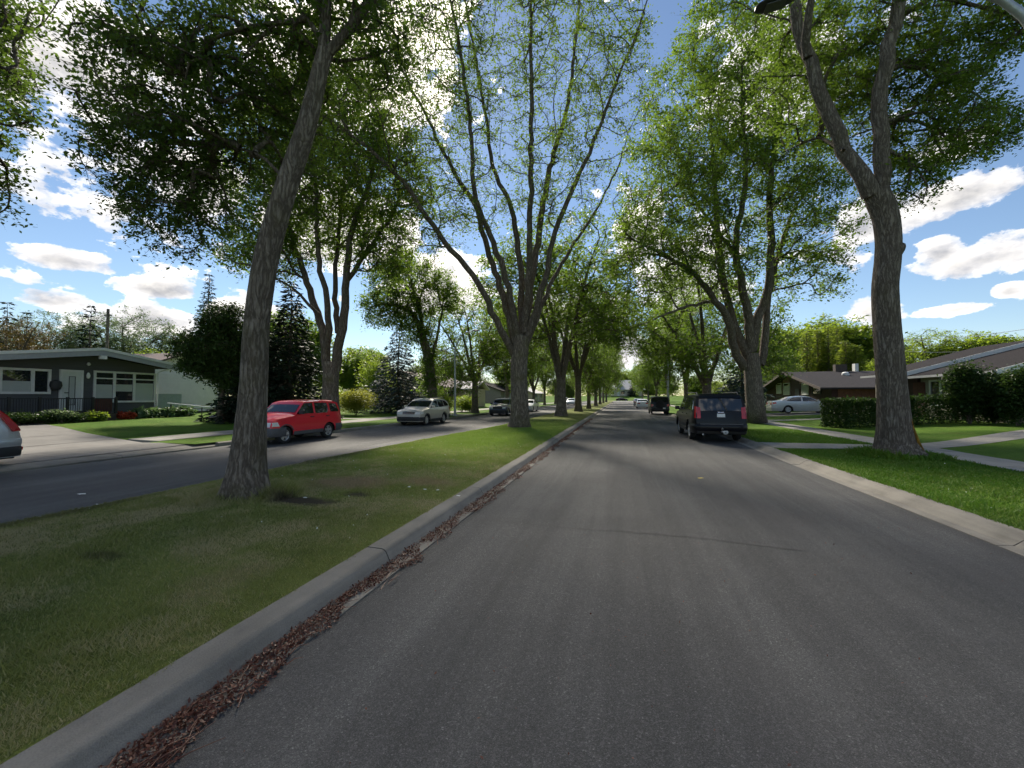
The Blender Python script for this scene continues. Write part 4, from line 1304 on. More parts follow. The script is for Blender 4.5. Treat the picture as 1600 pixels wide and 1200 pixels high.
# leaning elm overgrown with leafy shoots (left, in front of the blue spruce)
v2 = on_row(676, -15.2)
b_ = Vector((-15.2, v2, 0.17))
dd = 35.0
t4 = [b_ - Vector((0, 0, 0.1))] + px_path(dd, [(676, 620), (673, 585), (668, 555), (660, 525)])
pathsS = [(t4, [0.46, 0.42, 0.40, 0.38, 0.3]),
          (px_path(dd, [(664, 545), (650, 500), (630, 480), (600, 475), (580, 480)], -1), [0.25, 0.2, 0.16, 0.1, 0.04]),
          (px_path(dd, [(662, 530), (655, 480), (640, 430), (632, 380)], 0), [0.22, 0.17, 0.11, 0.04]),
          (px_path(dd, [(672, 570), (682, 530), (690, 490), (695, 450)], 1), [0.16, 0.13, 0.08, 0.03])]
envS = [env_px(632, 440, dd, 50, 55, 1.3, 2.5), env_px(600, 480, dd, 36, 34, 0.9, 2), env_px(655, 505, dd, 30, 40, 0.8, 2), env_px(672, 580, dd, 14, 45, 0.8, 0.9), env_px(695, 460, dd + 1, 22, 40, 0.5, 2)]
grow_tree('elm_tree', 'leaning elm covered in leafy shoots down its trunk, left of the blue spruce', b_, pathsS, envS, 560, 75, 0.18, 18, group=ROW_L, trunk_seg=12, clump_r=0.7, spacing=0.5, min_r=0.015)


# ------------------------------------------------------------------ conifers, shrubs, hedges
def conifer(name, label, base, h, r, mat, seed, layers=26, per=9, sprays=34, spray=0.30, group=None, droop=0.35, bare=0.06, taper=1.0, up=0.0):
    rng = np.random.default_rng(seed)
    root = empty(name, base)
    tag(root, label, 'tree', group)
    wm = WoodMesh()
    zs = np.linspace(-0.1, h, 12)
    wm.tube(np.stack([0.05 * np.sin(zs), 0.05 * np.cos(zs), zs], 1), np.linspace(0.022 * h, 0.01, 12), 8)
    pos, ax = [], []
    for i in range(layers):
        t = i / (layers - 1)
        z = h * (bare + (1 - bare) * t)
        rr = r * (1 - t) ** taper * (0.8 + 0.4 * rng.random()) + 0.12
        n = max(3, int(per * (1 - 0.5 * t)))
        a0 = rng.random() * 6.28
        for k in range(n):
            a = a0 + 6.283 * k / n + rng.normal() * 0.2
            L = rr * (0.72 + 0.5 * rng.random())
            d = np.array([math.cos(a), math.sin(a), 0])
            s = np.linspace(0, 1, 5)
            zz = z + (up * s - droop * s * (1 - 0.35 * s)) * L
            pts = d[None, :] * (s * L)[:, None]
            pts[:, 2] = zz
            wm.tube(pts, np.linspace(0.018 + 0.012 * L, 0.006, 5), 3)
            m = max(6, int(sprays * L / r))
            q = rng.random(m) ** 0.6
            p = np.stack([np.interp(q, s, pts[:, j]) for j in range(3)], 1)
            wid = (0.30 * L * (1 - q) + 0.08) * rng.normal(size=m)
            side = np.array([-d[1], d[0], 0])
            p = p + side[None, :] * wid[:, None] + rng.normal(size=(m, 3)) * 0.05
            p[:, 2] -= np.abs(wid) * 0.25
            pos.append(p)
            ax.append(d[None, :] * 0.9 + side[None, :] * (np.sign(wid) * 0.6)[:, None] + np.array([0, 0, -0.25 - 0.2 * droop + up * 0.6])[None, :])
    wm.build('trunk', 'bark', root)
    pos = np.vstack(pos); ax = np.vstack(ax)
    me = leaf_mesh('crown', pos, spray, spray * 0.34, rng, 0.1, 0.5, ax * 1.2)
    mesh_obj('crown', me, mat, root)
    return root


def shrub(name, label, base, rx, ry, h, mat, n, leaf, seed, group=None, stems=7, cat='shrub', lumps=7, low=0.12):
    rng = np.random.default_rng(seed)
    root = empty(name, base)
    tag(root, label, cat, group)
    wm = WoodMesh()
    for k in range(stems):
        a = 6.283 * k / stems + rng.normal() * 0.3
        e = np.array([rx * 0.7 * math.cos(a) * rng.random(), ry * 0.7 * math.sin(a) * rng.random(), h * (0.6 + 0.3 * rng.random())])
        wm.tube(np.array([[0.05 * math.cos(a), 0.05 * math.sin(a), -0.05], e * 0.5 + rng.normal(size=3) * 0.04, e]), [0.022, 0.014, 0.006], 5)
    wm.build('stems', 'bark', root)
    pos = []
    cs = []
    for k in range(lumps):
        a = rng.random() * 6.283
        rr = math.sqrt(rng.random()) * 0.62
        cs.append((rx * rr * math.cos(a), ry * rr * math.sin(a), h * (0.45 + 0.25 * rng.random()), 0.5 + 0.15 * rng.random()))
    for (cx, cy, cz, s) in cs:
        m = n // lumps
        d = rng.normal(size=(m, 3)); d /= np.linalg.norm(d, axis=1)[:, None]
        r = rng.random(m)[:, None] ** 0.35
        p = d * r * np.array([rx * s, ry * s, h * 0.42]) * (1 + 0.12 * rng.normal(size=(m, 1))) + np.array([cx, cy, cz])
        pos.append(p)
    pos = np.vstack(pos)
    pos = pos[pos[:, 2] > low * h * 0.3]
    mesh_obj('foliage', leaf_mesh('foliage', pos, leaf, leaf * 0.55, rng, 0.1, 0.8), mat, root)
    return root


def hedge(name, label, a, b, width, h, n, leaf, seed, zf, mat='hedge_leaf'):
    rng = np.random.default_rng(seed)
    a, b = np.array(a, float), np.array(b, float)
    root = empty(name, (a[0], a[1], zf(a[0])))
    tag(root, label, 'hedge')
    L = np.linalg.norm(b - a)
    d = (b - a) / L
    sd = np.array([-d[1], d[0]])
    # leaves gather near the clipped faces
    s = rng.random(n) * L
    w = rng.random(n) - 0.5
    z = rng.random(n)
    face = rng.integers(0, 4, n)
    w = np.where(face == 0, -0.5 + 0.14 * rng.random(n), np.where(face == 1, 0.5 - 0.14 * rng.random(n), w))
    z = np.where(face == 2, 1 - 0.14 * rng.random(n), z)
    s = np.where(face == 3, np.where(rng.random(n) < 0.5, rng.random(n) * 0.25, L - rng.random(n) * 0.25), s)
    bump = 0.09 * np.sin(s * 2.1) + 0.07 * np.sin(s * 5.3 + 1) + 0.04 * np.sin(s * 11 + w * 5)
    x = (d[0] * s + sd[0] * w * width * (1 + bump))
    y = (d[1] * s + sd[1] * w * width * (1 + bump))
    zz = z * h * (1 + bump * 0.7) + 0.05 + rng.normal(size=n) * 0.03
    zg = np.array([zf(a[0] + q) - zf(a[0]) for q in x])
    pos = np.stack([x, y, zz + zg], 1)
    mesh_obj('foliage', leaf_mesh('foliage', pos, leaf, leaf * 0.6, rng, 0.0, 0.9), mat, root)
    wm = WoodMesh()
    for k in range(int(L / 0.45)):
        t = (k + 0.5) * 0.45
        q = d * t + sd * rng.normal() * 0.1
        zg_ = zf(a[0] + q[0]) - zf(a[0])
        e = np.array([q[0] + rng.normal() * 0.15, q[1] + rng.normal() * 0.15, zg_ + h * 0.85])
        wm.tube(np.array([[q[0], q[1], zg_ - 0.05], (np.array([q[0], q[1], zg_]) + e) / 2 + rng.normal(size=3) * 0.04, e]), [0.02, 0.014, 0.006], 4)
    wm.build('stems', 'bark', root)
    return root


# right: clipped hedge in two runs with taller shrubs rising behind it
hedge('hedge', 'clipped dark green hedge left of the knobbed elm trunk', (10.7, 25.6), (13.6, 26.6), 1.5, 1.35, 16000, 0.11, 41, z_right)
hedge('hedge', 'long clipped dark hedge running right of the knobbed elm trunk', (13.9, 26.4), (26.5, 28.6), 1.6, 1.30, 48000, 0.11, 42, z_right)
for (x, y, d, rx, h, lab, sd) in [(1515, 640, 21.0, 0.95, 2.9, 'tall rounded shrub above the hedge in front of the white window', 43),
                                  (1590, 640, 19.5, 1.1, 2.6, 'leafy shrub above the hedge at the right edge of the picture', 44),
                                  (1553, 640, 21.0, 0.85, 2.1, 'lower shrub between the two tall shrubs behind the hedge', 45)]:
    p = at_d(x, y, d)
    shrub('shrub', lab, (p.x, p.y, z_right(p.x)), rx, rx * 0.8, h, 'hedge_leaf', 12000, 0.13, sd, 'shrubs behind the right hedge', lumps=9)

# left: dark yew-like conifer, black spruce, blue spruce, golden shrub, green bushes
zl = z_left
p = at_d(345, 640, 24.5)
yew = grow_tree('yew_tree', 'dark spreading evergreen hanging over the lawn beside the white garage', (p.x, p.y, zl(p.x)),
                [([Vector((p.x, p.y, zl(p.x) - 0.1)), Vector((p.x, p.y, 1.3)), Vector((p.x + 0.1, p.y, 3.0)), Vector((p.x, p.y, 5.0)), Vector((p.x, p.y, 6.2))], [0.2, 0.17, 0.13, 0.08, 0.03])],
                [env_px(350, 545, 24.5, 48, 40, 2.0, 1.9), env_px(318, 560, 24.2, 36, 28, 1.2, 1.3), env_px(350, 500, 24.5, 30, 28, 0.8, 1.2), env_px(352, 585, 24.3, 26, 22, 0.6, 1.0), env_px(283, 548, 24.2, 14, 8, 0.2, 0.4), env_px(290, 533, 24.3, 22, 10, 0.3, 0.6)],
                520, 90, 0.15, 51, leafmat='juniper_needle', clump_r=0.5, spacing=0.3, droop=0.5)
for (x, v_, h, r, mat, lab, sd, kw) in [
        (452, 26.5, 8.8, 2.5, 'spruce_needle', 'dark spruce with branches to the ground behind the red SUV', 61, {}),
        (400, 25.5, 6.8, 2.2, 'spruce_needle', 'dark spruce hidden partly by the leaning elm trunk', 66, {}),
        (622, 36.0, 8.6, 4.0, 'blue_needle', 'silvery blue spruce behind the silver SUV', 62, {}),
        (322, 33.0, 14.2, 2.6, 'blue_needle', 'thin-topped spruce rising behind the dark evergreen', 63, {})]:
    u_ = {452: -20.0, 400: -21.5, 622: -21.0, 322: -42.0}[x]
    q = at_u(x, 640, u_)
    conifer('spruce_tree', lab, (u_, q.y, zl(u_)), h, r, mat, sd, layers=30, per=11, sprays=60, spray=0.36, group='spruces in the left front gardens')
q = at_u(556, 640, -21.5)
shrub('golden_shrub', 'rounded yellow-green shrub between the two spruces', (-21.5, q.y, zl(-21.5)), 1.7, 1.6, 2.1, 'gold_leaf', 9000, 0.13, 64, lumps=10)
q = at_u(585, 640, -30)
shrub('lime_bush', 'tall bright green bush behind the golden shrub', (-30, q.y, 0.5), 2.6, 2.6, 6.2, 'lime_leaf', 9000, 0.22, 67, lumps=12)
for (x, u_, rx, h, lab, sd) in [(688, -17.2, 1.5, 2.0, 'green bush behind the silver SUV', 71), (722, -16.6, 1.5, 1.75, 'green bush at the foot of the left lamp post', 72), (734, -15.8, 0.9, 1.3, 'small green bush hugging the slender elm trunk', 73)]:
    q = at_u(x, 640, u_)
    shrub('bush', lab, (u_, q.y, zl(u_)), rx, rx, h, 'lime_leaf', 4000, 0.15, sd, 'bushes by the left lamp post')

# cedars and lit trees beyond the right-hand houses
for i, (x, ytop, d) in enumerate([(1262, 520, 62), (1279, 516, 63), (1296, 511, 62), (1310, 512, 64), (1323, 534, 58), (1338, 541, 58)]):
    p = at_d(x, ytop, d)
    q = at_d(x, 620, d)
    hh = p.z - 0.4
    conifer('cedar_tree', ['slim columnar cedar, leftmost of the six behind the brown house', 'columnar cedar, second from the left behind the brown house',
                           'tallest columnar cedar behind the brown house', 'columnar cedar, fourth from the left behind the brown house',
                           'short pointed cedar beside the roof chimney', 'shortest pointed cedar, rightmost of the six behind the brown house'][i],
            (q.x, q.y, 0.4), hh, 1.35, 'cedar_leaf', 80 + i, layers=40, per=12, sprays=26, spray=0.34, group='columnar cedars behind the brown house', droop=-0.9, bare=0.02, taper=0.45)


def garden_proto(seed, lab):
    rr = random.Random(seed)
    paths = vase_paths(seed, 1.8, 9.0, 3.0, 6, 0.26)
    envs = [(0, 0, 6.2, 3.0, 3.0, 3.4, 2.0)]
    for k in range(10):
        a = 2 * math.pi * k / 10
        envs.append((2.6 * math.cos(a) * rr.uniform(0.7, 1.1), 2.6 * math.sin(a) * rr.uniform(0.7, 1.1), rr.uniform(2.6, 8.0), 1.5, 1.5, rr.uniform(1.0, 1.6), 0.6))
    return grow_tree('garden_tree', lab, (0, 0, 0), paths, envs, 560, 80, 0.26, seed, group='trees behind the houses', clump_r=0.75, spacing=0.5, step=0.6, trunk_seg=10, min_r=0.014, twigs=5)


GARDEN = [garden_proto(201, 'round green garden tree behind the cream house roof'), garden_proto(202, 'round green garden tree behind the beige house')]
GARDEN[0].location = (-40.0, 62.0, 0.3)
GARDEN[1].location = (-38.0, 92.0, 0.3)


def bg_tree(k, x, d, ytop, rz, lab, leafmat, group, wide=1.0):
    """a whole tree far behind: its top reaches ytop"""
    q = at_d(x, 620, d)
    top = at_d(x, ytop, d).z
    hgt = [16.5, 17.5, 15.5, 14.5][k]
    s = top / (hgt * 0.98)
    src = GARDEN[k % 2] if (leafmat != 'poplar_leaf' and k != 3) else MID[k]
    if src in GARDEN: s = top / 10.0
    return copy_tree(src, (q.x, q.y, 0.3), rz, (s * wide, s * wide, s), lab, group, leafmat)


BG = 'trees behind the houses'
for a in [(2, 1225, 75, 500, 0.3, 'loose pale green tree left of the cedars', 'lime_leaf', 1.1), (0, 1300, 90, 488, 1.4, 'broad lit tree behind the cedars', 'lime_leaf', 1.3),
          (1, 1375, 85, 520, 2.2, 'lit tree behind the knobbed elm trunk', 'lime_leaf', 1.2), (3, 1455, 70, 520, 4.0, 'bright yellow-green tree above the right roof', 'lime_leaf', 1.5),
          (2, 1530, 66, 517, 5.1, 'bright tree over the right roof next to the frame edge', 'lime_leaf', 1.5), (0, 1610, 60, 525, 0.9, 'bright tree cut by the right edge of the picture', 'lime_leaf', 1.4),
          (3, 1208, 60, 545, 0.1, 'green tree between the broad elm and the brown house', 'elm_leaf', 1.0),
          (1, 75, 70, 490, 0.5, 'grey-green airy poplar behind the grey house roof', 'poplar_leaf', 1.1), (0, 190, 72, 486, 3.5, 'grey-green airy poplar behind the roof peak', 'poplar_leaf', 1.3),
          (3, 10, 52, 500, 2.0, 'ochre-tinted tree behind the grey house at the left edge', 'ochre_leaf', 1.2), (2, 240, 62, 545, 1.0, 'low green tree behind the white garage', 'lime_leaf', 1.2),
          (1, 560, 75, 540, 1.2, 'light green tree between the spruces', 'lime_leaf', 1.3), (3, 720, 95, 560, 2.8, 'grey-green tree behind the cream house', 'poplar_leaf', 1.4),
          (0, 665, 80, 565, 0.2, 'green tree left of the cream house', 'elm_leaf', 1.3), (2, 800, 100, 565, 4.8, 'green tree right of the cream house', 'elm_leaf', 1.3), (0, 450, 60, 480, 3.8, 'green tree behind the dark spruce', 'elm_leaf', 1.2),
          (0, 985, 260, 575, 1.1, 'lit tree behind the house at the end of the street', 'lime_leaf', 1.4), (1, 940, 255, 580, 2.1, 'lit tree left of the house at the end of the street', 'lime_leaf', 1.4),
          (2, 1030, 250, 580, 3.1, 'lit tree right of the house at the end of the street', 'lime_leaf', 1.5), (1, 1090, 110, 585, 3.6, 'green garden tree behind the right boulevard trunks', 'elm_leaf', 1.2),
          (3, 1140, 80, 575, 5.6, 'garden tree right of the dark parked SUV roof', 'lime_leaf', 1.2), (2, 880, 130, 590, 0.6, 'garden tree behind the far parked cars', 'lime_leaf', 1.5)]:
    bg_tree(a[0], a[1], a[2], a[3], a[4], a[5], a[6], BG, a[7])
for (x, ytop, d, lab, sd) in [(6, 472, 60, 'pointed spruce at the left edge behind the grey house', 91), (38, 488, 64, 'pointed spruce behind the left window of the grey house', 92), (138, 478, 58, 'pointed spruce behind the roof peak of the grey house', 93)]:
    q = at_d(x, 620, d)
    conifer('spruce_tree', lab, (q.x, q.y, 0.4), at_d(x, ytop, d).z - 0.4, 3.0, 'spruce_needle', sd, layers=22, per=9, sprays=34, spray=0.6, group='spruces behind the grey house')
# far treeline round the neighbourhood, one green mass
rng_w = np.random.default_rng(300)
pw = []
for (ua, va, ub, vb, cnt, hmax) in [(-80, 55, -62, 240, 50000, 11.0), (-62, 240, 70, 285, 40000, 14.0), (48, 285, 66, 40, 60000, 11.0)]:
    t = rng_w.random(cnt)
    x = ua + (ub - ua) * t + rng_w.normal(size=cnt) * 3.5
    y = va + (vb - va) * t + rng_w.normal(size=cnt) * 3.5
    s_ = np.hypot(ub - ua, vb - va) * t
    hh = hmax * (0.62 + 0.2 * np.sin(s_ / 5.1 + 1) + 0.13 * np.sin(s_ / 2.3) + 0.12 * np.sin(s_ / 11.0))
    pw.append(np.stack([x, y, 0.2 + hh * rng_w.random(cnt) ** 0.75], 1))
o = mesh_obj('woodland', leaf_mesh('woodland', np.vstack(pw), 0.55, 0.34, rng_w, 0.1, 0.8), 'lime_leaf')
tag(o, 'far band of trees closing the view behind the houses', 'woodland', kind='stuff')
q = at_d(1116, 620, 50)
conifer('spruce_tree', 'dusky spruce among the trunks of the right boulevard', (q.x + 3, q.y, 0.4), 8.5, 3.0, 'blue_needle', 94, layers=24, per=10, sprays=44, spray=0.45)
q = at_d(989, 620, 205)
conifer('spruce_tree', 'small dark pointed spruce before the house at the end of the street', (q.x, q.y, 0.9), 8.0, 3.0, 'spruce_needle', 95, layers=18, per=9, sprays=30, spray=0.8)


# ------------------------------------------------------------------ houses
def fbox(name, mat, parent, u0, u1, v0, v1, z0, z1, bevel=0.0):
    return MB().box(min(u0, u1), max(u0, u1), min(v0, v1), max(v0, v1), z0, z1).build(name, mat, parent, bevel=bevel)


def roof_slab(name, mat, parent, pts, thick):
    """four corner points of a sloping slab, thickness downwards"""
    return MB().prism([Vector(p) for p in pts], (0, 0, -thick)).build(name, mat, parent)


def window_u(parent, u, sgn, v0, v1, z0, z1, frame_mat='white_trim', fw=0.09, mull=(), trans=None, blind=None, depth=0.10):
    """window in a wall of constant u whose outside faces sgn (+1 or -1): frame bars, pane, blind"""
    fr = MB()
    o0, o1 = u - sgn * 0.03, u + sgn * 0.07
    lo, hi = min(o0, o1), max(o0, o1)
    fr.box(lo, hi, v0 - fw, v0, z0 - fw, z1 + fw).box(lo, hi, v1, v1 + fw, z0 - fw, z1 + fw)
    fr.box(lo, hi, v0, v1, z1, z1 + fw).box(lo, hi, v0, v1, z0 - fw, z0)
    w = fr.build('window', frame_mat, parent)
    for m in mull:
        MB().box(lo + 0.004, hi - 0.004, m - fw * 0.6, m + fw * 0.6, z0, z1).build('mullion', frame_mat, w)
    if trans is not None:
        edges = [v0] + [m for m in mull] + [v1]
        for a, b in zip(edges[:-1], edges[1:]):
            a2 = a + (fw * 0.6 if a != v0 else 0)
            b2 = b - (fw * 0.6 if b != v1 else 0)
            MB().box(lo + 0.008, hi - 0.008, a2, b2, trans - 0.035, trans + 0.035).build('transom', frame_mat, w)
    edges = [v0] + list(mull) + [v1]
    for a, b in zip(edges[:-1], edges[1:]):
        x0, x1 = u + sgn * 0.005, u + sgn * 0.015
        MB().box(min(x0, x1), max(x0, x1), a + 0.01, b - 0.01, z0, z1).build('pane', 'house_glass', w)
    if blind:
        for (a, b, c, d) in blind:
            x0, x1 = u + sgn * 0.018, u + sgn * 0.024
            MB().box(min(x0, x1), max(x0, x1), a, b, c, d).build('blind', 'blind_fabric', w)
    return w


def window_v(parent, v, u0, u1, z0, z1, frame_mat='white_trim', fw=0.09, mull=()):
    """window in a wall that faces -v (towards the camera)"""
    fr = MB()
    lo, hi = v - 0.07, v + 0.03
    fr.box(u0 - fw, u0, lo, hi, z0 - fw, z1 + fw).box(u1, u1 + fw, lo, hi, z0 - fw, z1 + fw)
    fr.box(u0, u1, lo, hi, z1, z1 + fw).box(u0, u1, lo, hi, z0 - fw, z0)
    w = fr.build('window', frame_mat, parent)
    for m in mull:
        MB().box(m - fw * 0.5, m + fw * 0.5, lo + 0.004, hi - 0.004, z0, z1).build('mullion', frame_mat, w)
    edges = [u0] + list(mull) + [u1]
    for a, b in zip(edges[:-1], edges[1:]):
        MB().box(a + 0.01, b - 0.01, v - 0.015, v - 0.005, z0, z1).build('pane', 'house_glass', w)
    return w


# ---- grey bungalow on the left
UG = -29.5
gh = empty('bungalow', (0, 0, 0))
tag(gh, 'grey bungalow with white windows under a low wide gable roof', 'house')
VP, ZP, SL = 17.4, 4.56, 0.15          # ridge station, ridge top, roof slope
v_near, v_far = 9.6, 21.9


def roof_z(v): return ZP - SL * abs(v - VP)


wall_poly = [(UG, 10.2, 0.3), (UG, 20.9, 0.3), (UG, 20.9, roof_z(20.9) - 0.30), (UG, VP, ZP - 0.30), (UG, 10.2, roof_z(10.2) - 0.30)]
MB().prism(wall_poly, (-11, 0, 0)).build('wall', 'grey_siding', gh)
for a, b in ((v_near, VP), (VP, v_far)):
    u0, u1 = UG + 1.0, UG - 11.6
    roof_slab('roof', 'shingle_grey', gh, [(u0, a, roof_z(a)), (u0, b, roof_z(b)), (u1, b, roof_z(b)), (u1, a, roof_z(a))], 0.20)
    MB().prism([(u0 + 0.005, a, roof_z(a) - 0.01), (u0 + 0.005, b, roof_z(b) - 0.01), (u0 + 0.005, b, roof_z(b) - 0.40), (u0 + 0.005, a, roof_z(a) - 0.40)], (0.05, 0, 0)).build('fascia', 'grey_trim', gh)
    MB().prism([(u0 + 0.057, a, roof_z(a) + 0.03), (u0 + 0.057, b, roof_z(b) + 0.03), (u0 + 0.057, b, roof_z(b) - 0.12), (u0 + 0.057, a, roof_z(a) - 0.12)], (0.03, 0, 0)).build('drip_edge', 'white_trim', gh)
MB().box(UG + 0.9, UG + 1.12, VP - 0.14, VP + 0.14, ZP - 0.62, ZP - 0.42).build('ridge_beam_end', 'white_trim', gh)
fbox('gutter', 'grey_trim', gh, UG - 11, UG + 1.05, v_far, v_far + 0.12, roof_z(v_far) - 0.16, roof_z(v_far) - 0.02)
MB().tube([(UG + 0.25, 21.85, roof_z(21.9) - 0.12), (UG + 0.2, 21.3, roof_z(21.9) - 0.35), (UG + 0.1, 21.02, roof_z(21.9) - 0.5), (UG + 0.1, 21.0, 0.6)], 0.04, 8).build('downpipe', 'white_trim', gh)
def gv(x): return at_u(x, 600, UG).y
def gz(x, y): return at_u(x, y, UG).z
w1 = (gv(2), gv(74))
za, zb = gz(40, 612), gz(40, 579)
window_u(gh, UG, 1, w1[0], w1[1], za, zb, fw=0.12, mull=(gv(50),), blind=[(w1[0] + 0.02, gv(48), za, za + (zb - za) * 0.5)])
w2 = (gv(149), gv(240))
zc_, zd = gz(195, 626), gz(195, 584)
m1, m2 = gv(178), gv(209)
tr = zc_ + (zd - zc_) * 0.80
window_u(gh, UG, 1, w2[0], w2[1], zc_, zd, fw=0.11, mull=(m1, m2), trans=tr,
         blind=[(w2[0] + 0.03, m1 - 0.09, zc_, zc_ + (zd - zc_) * 0.58), (m1 + 0.09, m2 - 0.09, zc_ + (zd - zc_) * 0.34, zc_ + (zd - zc_) * 0.60), (m2 + 0.09, w2[1] - 0.03, zc_, zc_ + (zd - zc_) * 0.66)])
# door
d0, d1 = gv(96), gv(125)
dz0, dz1 = 1.02, gz(110, 581)
dr = MB().box(UG + 0.005, UG + 0.06, d0, d1, dz0, dz1).build('door', 'door_white', gh)
fr = MB()
fr.box(UG - 0.02, UG + 0.09, d0 - 0.11, d0, dz0, dz1 + 0.11).box(UG - 0.02, UG + 0.09, d1, d1 + 0.11, dz0, dz1 + 0.11).box(UG - 0.02, UG + 0.09, d0, d1, dz1, dz1 + 0.11)
fr.build('door_frame', 'white_trim', dr)
MB().box(UG + 0.062, UG + 0.075, d0 + 0.30, d1 - 0.28, dz0 + 0.35, dz1 - 0.28).build('door_glass', 'blind_fabric', dr)
gm = MB()
gx0, gx1 = UG + 0.077, UG + 0.088
gm.box(gx0, gx1, d0 + 0.27, d0 + 0.30, dz0 + 0.32, dz1 - 0.25).box(gx0, gx1, d1 - 0.28, d1 - 0.25, dz0 + 0.32, dz1 - 0.25).box(gx0, gx1, d0 + 0.30, d1 - 0.28, dz1 - 0.28, dz1 - 0.25).box(gx0, gx1, d0 + 0.30, d1 - 0.28, dz0 + 0.32, dz0 + 0.35)
gm.build('glazing_bead', 'grey_plastic', dr)
MB().tube([(UG + 0.06, d0 + 0.12, dz0 + 1.0), (UG + 0.13, d0 + 0.12, dz0 + 1.0), (UG + 0.13, d0 + 0.24, dz0 + 1.0)], 0.022, 8).build('handle', 'iron_black', dr)
# house-wall lantern and hanging ornaments
for (x, y0, y1) in ((135, 566, 572), (135, 582, 592)):
    v_ = gv(x)
    za_, zb_ = gz(x, y1), gz(x, y0)
    MB().lathe([(0.0, za_), (0.07, za_ + 0.05), (0.09, (za_ + zb_) / 2), (0.05, zb_ - 0.03), (0.0, zb_)], 'Z', 10, (UG + 0.14, v_, 0)).build('wall_ornament', 'white_trim', gh, smooth=40)
MB().lathe([(0.0, 2.15), (0.18, 2.2), (0.25, 2.4), (0.22, 2.62), (0.0, 2.72)], 'Z', 12, (UG + 0.16, gv(84), 0)).build('hanging_basket', 'black_plastic', gh, smooth=40)
# porch: boards, posts, balusters
UD = UG + 2.1
pv0, pv1 = 11.0, at_u(182, 640, UD).y
porch = empty('porch_railing', (UD, pv0, 0.5))
tag(porch, 'black railing and raised deck along the front of the grey bungalow', 'railing')
k = 0
v = pv0
while v < pv1 - 0.05:
    MB().box(UG + 0.02 - UD, -0.05, v + 0.006 - pv0, min(v + 0.29, pv1) - pv0, 0.34, 0.40).build('deck_board', 'deck_wood', porch)
    v += 0.30
MB().box(-0.06, -0.02, 0, pv1 - pv0, -0.3, 0.335).build('skirt', 'deck_wood', porch)
top = 1.235
MB().box(-0.09, -0.01, 0, pv1 - pv0, top - 0.05, top).build('top_rail', 'iron_black', porch)
MB().box(-0.075, -0.025, 0, pv1 - pv0, 0.46, 0.50).build('bottom_rail', 'iron_black', porch)
n = 6
for i in range(n + 1):
    y = (pv1 - pv0) * i / n
    MB().box(-0.10, 0.0, y - 0.05, y + 0.05, 0.402, top + 0.05).build('post', 'iron_black', porch)
nb = 66
bal = MB().box(-0.06, -0.04, -0.010, 0.010, 0.50, top - 0.05).build('baluster', 'iron_black', porch)
bal.location.y = 0.09
for i in range(1, nb):
    y = 0.09 + (pv1 - pv0 - 0.18) * i / (nb - 1)
    if min(abs(y - (pv1 - pv0) * j / n) for j in range(n + 1)) < 0.07: continue
    c = bal.copy()
    c.location.y = y
    link(c, porch)
# wooden planter bench on the porch
MB().box(UG + 0.9 - UD, UG + 1.5 - UD, gv(125) - pv0, gv(146) - pv0, 0.40, 1.18).build('planter_bench', 'red_wood', porch)['label'] = 'red-brown wooden bench behind the railing'

# planting in front of the porch
for (x, y, u_, rx, h, mat, lab, sd, lf) in [
        (30, 650, UD + 0.7, 0.9, 0.8, 'hedge_leaf', 'low shrub below the railing at the tail of the parked car', 101, 0.10), (62, 650, UD + 0.7, 0.8, 0.75, 'hedge_leaf', 'low shrub below the railing left of the door', 102, 0.10),
        (95, 650, UD + 0.7, 0.85, 0.85, 'poplar_leaf', 'pale-leaved shrub below the door', 103, 0.10), (122, 650, UD + 0.7, 0.6, 0.6, 'hedge_leaf', 'small shrub right of the door', 104, 0.09),
        (196, 650, UG + 2.0, 0.5, 0.55, 'flower_leaf', 'red-leaved shrub under the triple window', 105, 0.12), (148, 650, UD + 0.5, 0.5, 0.7, 'lime_leaf', 'yellow-green plant at the railing end', 106, 0.10)]:
    q = at_u(x, y, u_)
    shrub('shrub', lab, (u_, q.y, z_left(u_)), rx * 0.7, rx, h * 0.72, mat, 2200, lf, sd, 'planting before the grey bungalow', lumps=6, stems=5)
for i, x in enumerate((222, 240, 258, 276, 290)):
    u_ = UG + 1.6
    q = at_u(x, 648, u_)
    shrub('hosta', ['pale hosta nearest the red-leaved shrub', 'pale hosta, second of the row by the house corner', 'pale hosta in the middle of the row by the house corner', 'pale hosta, fourth of the row by the house corner', 'pale hosta at the right end of the row'][i],
          (u_, q.y, z_left(u_)), 0.55, 0.6, 0.55, 'hosta_leaf', 500, 0.26, 110 + i, 'hostas by the house corner', cat='plant', lumps=4, stems=3)

# ---- white garage behind, with horizontal siding boards
gar = empty('garage', (0, 0, 0))
tag(gar, 'white garage with horizontal siding behind the grey bungalow', 'garage')
ug, vg0, vg1 = -34.0, 22.6, 29.9
gz0, gz1 = 0.62, 3.75
MB().box(ug - 7, ug, vg0, vg1, 0.3, gz1).build('wall', 'white_siding', gar)
MB().box(ug - 7, ug + 0.03, vg0 - 0.02, vg1 + 0.02, 0.2, gz0 - 0.01).build('footing', 'iron_black', gar)
nbd = 13
for i in range(nbd):
    z = gz0 + (gz1 - gz0) * i / nbd
    hb = (gz1 - gz0) / nbd
    MB().add([(ug + 0.004, vg0, z), (ug + 0.070, vg0, z), (ug + 0.008, vg0, z + hb), (ug + 0.004, vg0, z + hb), (ug + 0.004, vg1, z), (ug + 0.070, vg1, z), (ug + 0.008, vg1, z + hb), (ug + 0.004, vg1, z + hb)],
             [(0, 1, 2, 3), (7, 6, 5, 4), (0, 4, 5, 1), (1, 5, 6, 2), (2, 6, 7, 3), (3, 7, 4, 0)]).build('siding_board', 'white_siding', gar)
